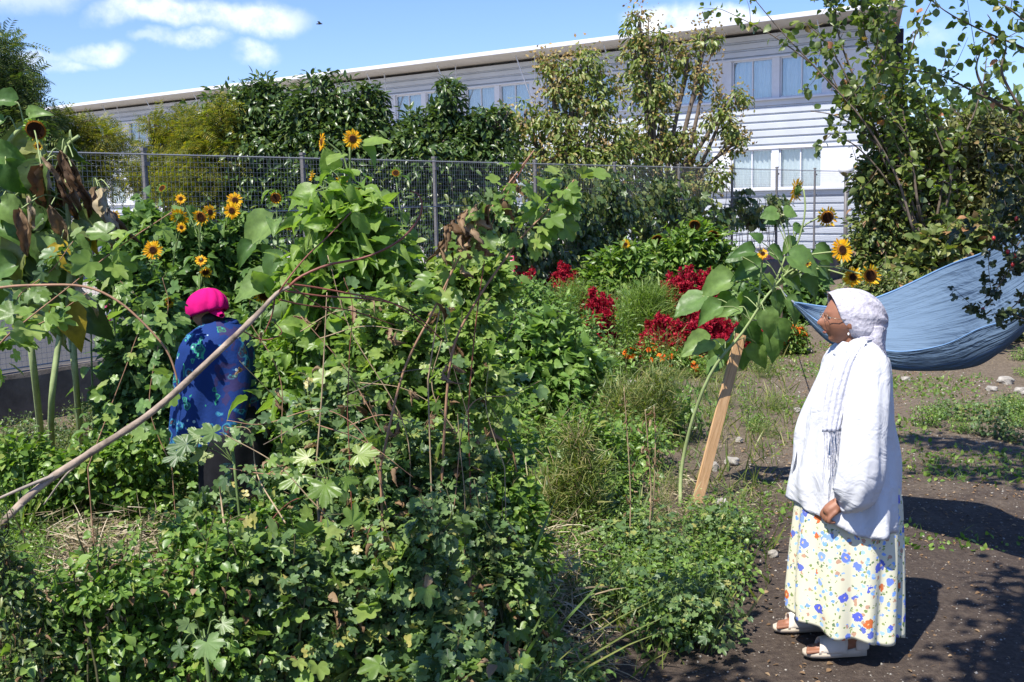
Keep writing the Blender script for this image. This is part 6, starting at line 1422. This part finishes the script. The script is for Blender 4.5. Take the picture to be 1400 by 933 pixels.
# cloth builder: horizontal rings between left/right silhouette
def garment(name, rows, mat, ry, folds=0, fa=.01, ph=0, cols=96, hem=None, pw=2.2, parent=None, cy=0.0, thick=.004, fold_top=.2, dents=None):
    """rows: (py, xL, xR) pixels at YW"""
    ys = np.array([r[0] for r in rows], float); n = 46; yy = np.linspace(ys[0], ys[-1], n); G = []
    for k, y in enumerate(yy):
        xl, xr = np.interp(y, ys, [r[1] for r in rows]), np.interp(y, ys, [r[2] for r in rows]); r_y = np.interp(y, ys, [r[3] if len(r) > 3 else ry for r in rows])
        a, b = w(xl, y), w(xr, y); cx, rx = (a[0] + b[0]) / 2, (b[0] - a[0]) / 2; t_ = k / (n - 1); amp = fa * (fold_top + (1 - fold_top) * t_)
        row = []
        for th in np.linspace(0, 2 * np.pi, cols + 1)[:-1]:
            c, s = math.cos(th), math.sin(th); q = (abs(c) ** pw + abs(s) ** pw) ** (-1 / pw)
            f = 1 + amp / max(rx, .05) * (abs(math.sin(folds * th / 2 + ph + .5 * math.sin(th * 2 + t_ * 2))) ** 1.5 * 2 - 1) if folds else 1
            z = (a[2] + b[2]) / 2
            if hem: z += hem(th) * t_ ** 3
            p = np.array([cx + rx * c * q * f, cy + r_y * s * q * f, z])
            if dents: p += dents(th, t_)
            row.append(p)
        G.append(row)
    m = MB(); m.grid(np.array(G)[::-1], closed=True); o_ = m.build(name, mat, parent or w1)
    if thick: sm_ = o_.modifiers.new('t', 'SOLIDIFY'); sm_.thickness = thick; sm_.offset = -1
    return o_
WB, n, o = nt('white_blouse'); a = noise(n, 40, 3); b_ = n.nodes.new('ShaderNodeTexWave'); b_.inputs['Scale'].default_value = 30; b_.bands_direction = 'Z'; tcn = n.nodes.new('ShaderNodeTexCoord'); n.links.new(tcn.outputs['Object'], b_.inputs[0])
big = noise(n, 7, 3, .6, dist=1.0); principled(n, None, (.78, .78, .79), .7, .2)
pr_ = principled(n, o, (.60, .605, .62), .65, .25, bump=mth(n, 'ADD', mth(n, 'MULTIPLY', a.outputs[0], .05), big.outputs[0]), bstr=.55, bdist=.03)
FLOW, n, o = nt('flowered_cloth'); tcn = n.nodes.new('ShaderNodeTexCoord'); ns_ = noise(n, 30, 3)
# wrap the print round the skirt: x, z of the cloth
col = (.80, .74, .50)
cur = None
def blobs_(scale, rad, cols_, thr, seed, dist=.02):
    mp = n.nodes.new('ShaderNodeMapping'); n.links.new(tcn.outputs['Object'], mp.inputs[0]); mp.inputs['Location'].default_value = (seed, seed * 1.7, seed * .3)
    nn = noise(n, 55, 2); ad = n.nodes.new('ShaderNodeMix'); ad.data_type = 'VECTOR'; ad.inputs[0].default_value = dist; n.links.new(mp.outputs[0], ad.inputs[4]); n.links.new(nn.outputs['Color'], ad.inputs[5])
    v = n.nodes.new('ShaderNodeTexVoronoi'); v.inputs['Scale'].default_value = scale; n.links.new(ad.outputs[1], v.inputs['Vector'])
    sc_ = n.nodes.new('ShaderNodeSeparateColor'); n.links.new(v.outputs['Color'], sc_.inputs[0])
    rp_ = ramp(n, [(i / len(cols_), c) for i, c in enumerate(cols_)], 'CONSTANT'); n.links.new(sc_.outputs[1], rp_.inputs[0])
    return mth(n, 'MULTIPLY', mth(n, 'LESS_THAN', v.outputs['Distance'], rad), mth(n, 'GREATER_THAN', sc_.outputs[0], thr)), rp_.outputs[0], v.outputs['Distance']
cur = mixc(n, ns_.outputs[0], (.72, .68, .50), (.66, .64, .46))
f_, c_, d_ = blobs_(62, .36, [(.20, .28, .08), (.32, .38, .14), (.14, .22, .10)], .62, 3.1, .03); cur = mixc(n, f_, cur, c_)
f_, c_, d_ = blobs_(42, .38, [(.22, .42, .78), (.36, .56, .85), (.20, .36, .75), (.5, .3, .2)], .52, 7.7, .02); cur = mixc(n, f_, cur, c_)
f_, c_, d_ = blobs_(21, .42, [(.10, .13, .55), (.16, .24, .68), (.12, .16, .5), (.62, .16, .05), (.25, .38, .75)], .50, 1.3, .03); cur = mixc(n, f_, cur, c_)
cur = mixc(n, mth(n, 'MULTIPLY', f_, mth(n, 'LESS_THAN', d_, .10)), cur, (.75, .55, .25))
principled(n, o, cur, .75, .15)
# skirt
garment('skirt', [(655, 1098, 1222, .19), (680, 1090, 1228, .20), (750, 1084, 1229, .21), (820, 1080, 1228, .215), (853, 1081, 1227, .215)], FLOW, .24, folds=11, fa=.018, ph=.4, cols=150,
        hem=lambda th: -.03 * math.cos(th) + .03 * max(0, -math.cos(th)) + .010 * math.sin(7 * th))
def bd0(th, t):      # soft cloth hollows
    return np.array([math.cos(th), math.sin(th), 0]) * (.010 * math.sin(3 * th + t * 6) * math.sin(t * 7 + 1) + .006 * math.sin(9 * th + 5 * t) * t)
def bd(th, t):
    fr = max(0, math.cos(th + .6)); d = -.035 * max(0, math.sin(th * 1.0 + 3.9)) * 0
    s1 = math.sin(th * 6 + 4 * t + 1.5 * math.sin(t * 5)) * .011 * (.3 + t) + math.sin(th * 13 - 7 * t) * .005 * t + .012 * math.sin(3 * th + t * 6) * math.sin(t * 7 + 1)
    return np.array([math.cos(th), math.sin(th), 0]) * s1
garment('blouse', [(466, 1153, 1189, 0.070), (471, 1148, 1198, 0.102), (480, 1140, 1206, 0.153), (495, 1130, 1213, 0.181), (530, 1116, 1215, 0.186), (560, 1107, 1218, 0.191), (600, 1097, 1222, 0.200), (650, 1090, 1225, 0.214), (712, 1085, 1229, 0.233)], WB, .2, folds=9, fa=.012, ph=1.2, cols=130, dents=bd,
        hem=lambda th: .075 * max(0, -math.cos(th)) - .015 * math.cos(th) + .006 * math.sin(5 * th))
# sleeve and cuff (near arm), far sleeve
def sleeve(pts, rad, mat, name, fa=.06, ph=0):
    m = MB(); P = spline(pts, 40); rr = np.interp(np.linspace(0, 1, 40), np.linspace(0, 1, len(rad)), rad); T = np.gradient(P, axis=0); T = unit(T); G = []
    a = np.array([0, -1.0, 0])
    for i in range(40):
        A = unit(a - T[i] * np.dot(a, T[i])); Bv = np.cross(T[i], A); t = i / 39
        G.append([P[i] + rr[i] * (1 + fa * math.sin(4 * th + ph + t * 3) * (.4 + t) + fa * .8 * math.sin(9 * th + t * 11) * t) * (math.cos(th) * A * .8 + math.sin(th) * Bv) for th in np.linspace(0, 2 * np.pi, 49)[:-1]])
    m.grid(np.array(G), closed=True); o_ = m.build(name, mat, w1); s_ = o_.modifiers.new('t', 'SOLIDIFY'); s_.thickness = .003; return o_
sleeve([w(1172, 473, -.05), w(1185, 498, -.15), w(1186, 550, -.23), w(1182, 600, -.26), w(1178, 645, -.27), w(1168, 676, -.25), w(1156, 688, -.22), w(1150, 690, -.21)], [.05, .085, .085, .086, .090, .085, .05, .036], WB, 'sleeve', fa=.085)
sleeve([w(1170, 473, .05), w(1178, 498, .15), w(1174, 560, .23), w(1168, 610, .26), w(1158, 660, .12), w(1150, 684, .0), w(1147, 690, -.05)], [.05, .085, .08, .085, .075, .05, .036], WB, 'sleeve', ph=2)
# flap of the blouse that hangs out in front
m = MB(); G = []
for u in np.linspace(0, 1, 10):
    G.append([w(1094 - 14 * v - 4 * u, 590 + 78 * v + u * 6, .02 + .10 * u + .02 * math.sin(v * 9)) for v in np.linspace(0, 1, 14)])
m.grid(np.array(G)); q = m.build('blouse_flap', WB, w1); q.modifiers.new('t', 'SOLIDIFY').thickness = .003
# headscarf: cap, gathered knot and tails
SCF, n, o = nt('lace_headscarf'); v = n.nodes.new('ShaderNodeTexVoronoi'); v.inputs['Scale'].default_value = 60; tcn = n.nodes.new('ShaderNodeTexCoord'); nn = noise(n, 35, 5, .7); n.links.new(tcn.outputs['Object'], v.inputs['Vector'])
r = ramp(n, [(.35, (.36, .34, .39)), (.55, (.52, .50, .55)), (.7, (.66, .65, .69))]); n.links.new(nn.outputs[0], r.inputs[0])
principled(n, o, r.outputs[0], .6, .3, bump=mth(n, 'ADD', v.outputs['Distance'], nn.outputs[0]), bstr=.5, bdist=.006)
def scarf_cap(center, r, front, mat, parent, name, off=(0, 0, 0), fold=.004, back=.03, jaw=-.3):
    m = MB(); G = []; nu, nv = 60, 40
    for i in range(nv):
        row = []
        for j in range(nu):
            # polar around the x axis: ring from front opening to back
            f = i / (nv - 1); t = 2 * math.pi * j / nu
            al = front + (math.pi - front - .02) * f          # angle from -X axis
            d = np.array([-math.cos(al), math.sin(al) * math.sin(t), math.sin(al) * math.cos(t)])
            rr = np.array(r) * (1 + back * max(0, d[0]) ** 1.5) + fold * (math.sin(t * 9 + f * 3) * (.3 + f) )
            p = d * rr
            if f < .5: p[0] -= .0; 
            # opening edge slants: forehead forward, jaw back
            sl = (1 - f) ** 2; p[0] += sl * (-.010 - .055 * min(0, d[2] / max(math.sin(al), .1)) * 1.0 * (1 if d[2] < 0 else 0) - .030 * max(0, d[2] / max(math.sin(al), .1)))
            row.append(np.array(center) + p + np.array(off) * f)
        G.append(row)
    m.grid(np.array(G), closed=True); b_ = m.n - nu; m.F.append((np.array([list(range(b_, b_ + nu))]), 0, True))
    o_ = m.build(name, mat, parent); s_ = o_.modifiers.new('t', 'SOLIDIFY'); s_.thickness = .003; s_.offset = 1; return o_
hs = scarf_cap(w(1167, 431), (.108, .088, .120), .92, SCF, w1, 'headscarf', off=(.03, 0, -.03))
m = MB()
for k, (pts, rad) in enumerate((([w(1196, 455), w(1200, 475, -.02), w(1206, 495, -.03), w(1211, 515, -.03)], [.05, .030, .022, .012]), ([w(1192, 450, -.03), w(1196, 470, -.05), w(1204, 484, -.05)], [.05, .034, .02]), ([w(1172, 462, -.05), w(1184, 463, -.06), w(1198, 460, -.03)], [.012, .018, .03]))):
    P = spline(pts, 16); rr = np.interp(np.linspace(0, 1, 16), np.linspace(0, 1, len(rad)), rad); base_ = m.n; m.tube(P, rr * 1.0, 16)
    V = m.V[-1]; V += rng.normal(size=V.shape) * .0012
m.build('scarf_tail', SCF, hs)
# shawl end over the shoulder, hanging down with fringe
SHW = simple('white_shawl', (.54, .54, .59), .75, .2, .12, 60, bstr=.5)
m = MB(); G = []
path = [w(1188, 470, -.10), w(1172, 476, -.15), w(1158, 492, -.19), w(1148, 525, -.215), w(1142, 560, -.225), w(1138, 590, -.235)]
P = spline(path, 30)
for i, p in enumerate(P):
    t = i / 29; wd = .035 + .018 * math.sin(t * 3); G.append([p + np.array([wd * u * (1 if t > .2 else .6), -.006 * math.cos(u * 3) - .004 * math.sin(u * 14 + t * 6), (.5 if t < .3 else .1) * wd * u]) for u in np.linspace(-1, 1, 17)])
m.grid(np.array(G)); q = m.build('shawl', SHW, w1); q.modifiers.new('t', 'SOLIDIFY').thickness = .003
m = MB()
for u in np.linspace(-1, 1, 26):
    a = P[-1] + np.array([.036 * u, -.004, 0]); m.tube(spline([a, a + np.array([rng.normal() * .006 + .006, -.004, -.08]), a + np.array([rng.normal() * .012 + .014, .0, -rng.uniform(.12, .26)])], 7), .0014, 3, cap=False)
m.build('fringe', SHW, q)
m = MB(); G = []      # shawl round the neck
for th in np.linspace(-2.6, 2.6, 40):
    c = w(1170, 477); G.append([c + np.array([-(.075 + .012 * v) * math.cos(th), (.085 + .02 * v) * math.sin(th), .028 * (1 - v) - .02 + .03 * -math.cos(th) * 0 + .012 * math.cos(th * 1)]) for v in np.linspace(-.6, 1.6, 9)])
m.grid(np.array(G)); q = m.build('neck_shawl', SHW, w1); q.modifiers.new('t', 'SOLIDIFY').thickness = .003
# glasses and earring
m = MB(); GM = simple('glasses_wire', (.25, .2, .15), .3, .6, .05, metallic=.6)
for s in (-1, 1):
    c = hc + np.array([-.103, s * .033, .012]); th = np.linspace(0, 2 * np.pi, 18); m.tube([c + np.array([.012 * abs(math.cos(t)) * .5, .024 * math.cos(t), .018 * math.sin(t)]) for t in th], .0010, 5)
    m.tube([c + np.array([.006, s * .024, .004]), hc + np.array([-.06, s * .073, .008]), hc + np.array([.01, s * .078, .0])], .0013, 5)
m.tube([hc + np.array([-.108, -.01, .016]), hc + np.array([-.112, 0, .019]), hc + np.array([-.108, .01, .016])], .0014, 5)
m.build('glasses', GM, w1)
me_ = ell(w(1160, 457, -.077), (.004, .004, .006), nu=10, nv=8); me_.materials.append(simple('pearl', (.8, .8, .78), .2, .6, .02)); q = bpy.data.objects.new('earring', me_); COL.objects.link(q); q.parent = w1
# eyes and lips
LIP = simple('lip_skin', (.19, .07, .05), .4, .4, .05); EYE = simple('eye_white', (.6, .58, .55), .2, .5, .02)
for s in (-1, 1):
    me_ = ell(hc + np.array([-.0775, s * .029, .009]), (.009, .010, .006), nu=12, nv=8); me_.materials.append(EYE); q = bpy.data.objects.new('eye', me_); COL.objects.link(q); q.parent = w1
    me_ = ell(hc + np.array([-.0850, s * .031, .009]), (.004, .006, .0055), nu=10, nv=8); me_.materials.append(simple('iris', (.03, .02, .015), .2, .5)); q2 = bpy.data.objects.new('iris', me_); COL.objects.link(q2); q2.parent = q
me_ = ell(hc + np.array([-.093, 0, -.055]), (.008, .018, .006), nu=16, nv=10); me_.materials.append(LIP); q = bpy.data.objects.new('lips', me_); COL.objects.link(q); q.parent = w1
# sandals
SHOE = simple('cream_leather', (.62, .56, .48), .5, .4, .08, 20); SOLE = simple('shoe_sole', (.50, .43, .34), .7, .3)
for s in (-1, 1):
    fy = -.06 if s < 0 else .22; fx = w(1168, 880, -.10)[0] if s < 0 else w(1118, 862, .24)[0]
    m = MB(); G = []
    outl = [(.065, .0), (.06, .024), (.02, .031), (-.06, .037), (-.13, .043), (-.18, .036), (-.205, .015), (-.21, 0)]
    full = outl + [(x, -y) for x, y in outl[::-1][1:-1]]; k = len(full)
    for z in (-.0, .022): G.append([(fx + x, fy + y, z + (.028 * max(0, min(1, (x + .06) / .1)) if z > 0 else 0)) for x, y in full])
    m.grid(np.array(G), closed=True); b_ = m.n - 2 * k; m.F.append((np.array([list(range(b_ + k - 1, b_ - 1, -1))]), 0, False)); m.F.append((np.array([list(range(b_ + k, b_ + 2 * k))]), 0, False)); so_ = m.build('sandal', SOLE, w1)
    m = MB()
    for xa, xb, h in ((-.15, -.03, .080), (.0, .065, .085)):     # strap over the toes, heel cup
        G = []
        for x in np.linspace(xa, xb, 6):
            if xa < -.1: G.append([(fx + x + .01 * math.sin(a), fy + .042 * math.cos(a) * (1 if x < -.08 else .95), .018 + (h - .02 + (x - xa) * .25) * math.sin(a)) for a in np.linspace(0, math.pi, 16)])
            else: G.append([(fx + .03 - .0 + .042 * math.sin(a) , fy + .036 * math.cos(a), .03 + (x - xa) / (xb - xa) * .06) for a in np.linspace(-.5, math.pi + .5, 16)])
        m.grid(np.array(G))
    q = m.build('strap', SHOE, so_); q.modifiers.new('t', 'SOLIDIFY').thickness = .004

# --- bending woman seen from behind ---------------------------------------------------------
YB = 6.3
w2 = thing('person', 'woman with bright pink headscarf and blue paisley shawl bending among the plants', 'person', (W(300, 600, YB).x, YB, 0))
o2 = np.array(tuple(w2.location))
def v2(px, py, dy=0.0):
    p = W(px, py, YB + dy); return np.array((p.x, p.y, p.z)) - o2
SKIN2 = simple('tan_skin', (.30, .15, .09), .5, .35, .12, 30, bstr=.1)
c2 = v2(281, 426, .05); Rz = Matrix.Rotation(R(-42), 3, 'Z') @ Matrix.Rotation(R(-18), 3, 'Y'); rot = np.array([list(r_) for r_ in Rz])
parts = [ell(c2, (.095, .076, .112), rot=rot, fn=face_fn()), closed_tube([v2(305, 465, .02), v2(298, 450, .03), v2(288, 438, .05)], [.062, .055, .05], n=6)]
e_ = rot @ np.array([0, -.074, -.02]); parts.append(ell(c2 + e_, (.014, .010, .02)))
parts += [closed_tube([v2(320, 620, .0), v2(318, 560, 0), v2(308, 510, .0), v2(300, 470, .0)], [.13, .125, .115, .08], 16, n=12)]
for s in (-1, 1):
    hx = v2(320 + s * 14, 620)[0]
    parts += [closed_tube([np.array([hx, s * .03, .6]), np.array([hx - .02, -.02, .34]), np.array([hx, .02, .09])], [.075, .06, .042], n=10), closed_tube([np.array([hx, .03, .045]), np.array([hx - .08, -.0 + .10, .035]), np.array([hx - .12, .16, .03])], [.035, .035, .025], n=6)]
for s in (-1, 1):
    a = v2(268 if s < 0 else 326, 482, .04 if s < 0 else .1); b = v2(266 if s < 0 else 318, 535, .2); c = v2(246 if s < 0 else 290, 585, .42)
    parts += [closed_tube([a, b, c], [.055, .044, .028], n=10)]; hand(parts, c, None, np.array([-.2, .6, -.5]), np.array([.1, .1, -1.0]), s)
body = join_remesh(parts, .0075); body.materials.append(SKIN2)
bo_ = bpy.data.objects.new('body', body); COL.objects.link(bo_); bo_.parent = w2
for p in bo_.data.polygons: p.use_smooth = True
PINK = simple('pink_cloth', (.50, .008, .14), .9, .08, .12, 12, bstr=.5)
# turban: rounded mass fuller at the back
m = MB(); G = []; nu, nv = 72, 30
for i in range(nv):
    f = i / (nv - 1) * (math.pi * .60); row = []
    for j in range(nu):
        t = 2 * math.pi * j / nu; d = np.array([math.sin(f) * math.cos(t), math.sin(f) * math.sin(t), math.cos(f)])
        k = 1 + .14 * max(0, d[0]) ** 1.5 + .10 * abs(math.sin(t * 5 + f * 2.2 + math.sin(t * 2))) ** .6 * math.sin(f) ** 2 - .04 + .05 * math.sin(t + 2) * math.sin(f); p = d * np.array([.122, .104, .112]) * k
        if i == nv - 1: p *= .93
        row.append(c2 + rot @ (p + np.array([.012, 0, .014])))
    G.append(row)
m.grid(np.array(G), closed=True); pk = m.build('headscarf', PINK, w2); s_ = pk.modifiers.new('t', 'SOLIDIFY'); s_.thickness = .004
q = MB(); G = []
for u_ in np.linspace(0, 1, 8):      # gathered end of the cloth at the nape
    G.append([c2 + rot @ (np.array([.10 + .05 * u_, 0, -.01 - .055 * u_]) + np.array([.2 * math.cos(a_), math.sin(a_), .6 * math.cos(a_)]) * (.045 * (1 - u_ * .6)) * (1 + .12 * math.sin(a_ * 5))) for a_ in np.linspace(0, 2 * np.pi, 33)[:-1]])
q.grid(np.array(G), closed=True); q.build('scarf_end', PINK, pk)
# hair under the scarf
m = MB(); me_ = ell(c2 + rot @ np.array([.045, 0, -.055]), (.06, .066, .05), nu=20, nv=12); me_.materials.append(simple('dark_hair', (.02, .014, .01), .6, .3, .3, 60)); q = bpy.data.objects.new('hair', me_); COL.objects.link(q); q.parent = w2
# shawl: blue with paisley swirls
PAI, n, o = nt('paisley_cloth'); tcn = n.nodes.new('ShaderNodeTexCoord'); nn = noise(n, 6, 3, .5)
ad = n.nodes.new('ShaderNodeMix'); ad.data_type = 'VECTOR'; ad.inputs[0].default_value = .30; n.links.new(tcn.outputs['Object'], ad.inputs[4]); n.links.new(nn.outputs['Color'], ad.inputs[5])
v = n.nodes.new('ShaderNodeTexVoronoi'); v.inputs['Scale'].default_value = 11.5; n.links.new(ad.outputs[1], v.inputs['Vector'])
sc_ = n.nodes.new('ShaderNodeSeparateColor'); n.links.new(v.outputs['Color'], sc_.inputs[0])
blue = (.010, .035, .16)
ring = ramp(n, [(0, (.05, .16, .10)), (.16, (.12, .04, .04)), (.22, (.02, .06, .12)), (.30, (.06, .26, .34)), (.36, (.02, .12, .28)), (.42, blue)], 'CONSTANT'); n.links.new(v.outputs['Distance'], ring.inputs[0])
ring2 = ramp(n, [(0, (.03, .22, .12)), (.12, (.02, .09, .12)), (.2, (.04, .30, .18)), (.27, blue), (.33, blue), (.40, blue)], 'CONSTANT'); n.links.new(v.outputs['Distance'], ring2.inputs[0])
pc = mixc(n, mth(n, 'GREATER_THAN', sc_.outputs[0], .5), ring2.outputs[0], ring.outputs[0])
v3 = n.nodes.new('ShaderNodeTexVoronoi'); v3.inputs['Scale'].default_value = 26; n.links.new(tcn.outputs['Object'], v3.inputs['Vector']); s3 = n.nodes.new('ShaderNodeSeparateColor'); n.links.new(v3.outputs['Color'], s3.inputs[0])
pc = mixc(n, mth(n, 'MULTIPLY', mth(n, 'LESS_THAN', v3.outputs['Distance'], .22), mth(n, 'GREATER_THAN', s3.outputs[0], .8)), pc, (.35, .5, .55))
sx = n.nodes.new('ShaderNodeSeparateXYZ'); n.links.new(tcn.outputs['Object'], sx.inputs[0])
big = noise(n, 3.5, 2); rd = mth(n, 'MULTIPLY', mth(n, 'GREATER_THAN', mth(n, 'ADD', sx.outputs[0], mth(n, 'MULTIPLY', big.outputs[0], .25)), .17), mth(n, 'LESS_THAN', s3.outputs[1], .45))
pc = mixc(n, mth(n, 'MULTIPLY', rd, .45), pc, (.07, .025, .035))
fine = noise(n, 60, 3); pc = mixc(n, mth(n, 'MULTIPLY', fine.outputs[0], .3), pc, (.01, .02, .07))
principled(n, o, pc, .8, .15, bump=fine.outputs[0], bstr=.2)
rows = [(436, 285, 318, .08), (446, 272, 330, .12), (456, 258, 338, .17), (470, 250, 344, .20), (490, 246, 349, .215), (520, 242, 353, .22), (550, 239, 355, .23), (580, 238, 356, .24), (604, 240, 354, .245)]
ys = [r_[0] for r_ in rows]; m = MB(); G = []
for k in range(44):
    y = 436 + (604 - 436) * k / 43; xl, xr, ry = (np.interp(y, ys, [r_[i] for r_ in rows]) for i in (1, 2, 3)); a, b = v2(xl, y, .06), v2(xr, y, .06); t_ = k / 43
    cx, rx = (a[0] + b[0]) / 2, (b[0] - a[0]) / 2; row = []
    for th in np.linspace(0, 2 * np.pi, 121)[:-1]:
        c, s = math.cos(th), math.sin(th); q = (abs(c) ** 2.3 + abs(s) ** 2.3) ** (-1 / 2.3); f = 1 + .075 * t_ * math.sin(7 * th + 3 * t_ + math.sin(th * 2)) + .02 * t_ * math.sin(15 * th + 6 * t_) + .02 * math.sin(5 * th + t_ * 9) * math.sin(t_ * 3)
        row.append(np.array([cx + rx * c * q * f, .04 + ry * s * q * f, a[2] + (.09 * max(0, c) ** 1.2 - .03 * max(0, -c)) * t_ ** 2.5 + .015 * math.sin(3 * th) * t_]))
    G.append(row)
m.grid(np.array(G)[::-1], closed=True); q = m.build('shawl', PAI, w2); q.modifiers.new('t', 'SOLIDIFY').thickness = .004
m = MB(); G = []
for th in np.linspace(0, 2 * np.pi, 49)[:-1]:
    G.append([v2(300, 446, .04) + np.array([(.085 + .015 * math.cos(v_)) * math.cos(th) * 1.1, (.085 + .015 * math.cos(v_)) * math.sin(th), .018 * math.sin(v_) + .015 * math.cos(th) + .004 * math.sin(th * 9 + v_ * 2)]) for v_ in np.linspace(0, 2 * np.pi, 13)[:-1]])
G.append(G[0]); m.grid(np.array(G), closed=True); m.build('shawl_roll', PAI, q)
# black skirt
BLK = simple('black_cloth', (.012, .012, .014), .85, .1, .2, 20)
m = MB(); G = []
for k in range(24):
    t_ = k / 23; z = v2(300, 555)[2] * (1 - t_) + .10 * t_; cx = v2(322 - 4 * t_, 600)[0]; row = []
    for th in np.linspace(0, 2 * np.pi, 97)[:-1]:
        f = 1 + .05 * t_ * math.sin(9 * th + 1) + .02 * math.sin(4 * th + t_ * 5); row.append((cx + (.135 + .08 * min(1, t_ * 4)) * math.cos(th) * f, .03 + (.15 + .10 * min(1, t_ * 4)) * math.sin(th) * f, z))
    G.append(row)
m.grid(np.array(G)[::-1], closed=True); q = m.build('skirt', BLK, w2); q.modifiers.new('t', 'SOLIDIFY').thickness = .004
print('TOTAL verts', sum(len(o.data.vertices) for o in COL.objects if o.type == 'MESH'), 'objs', len(COL.objects))
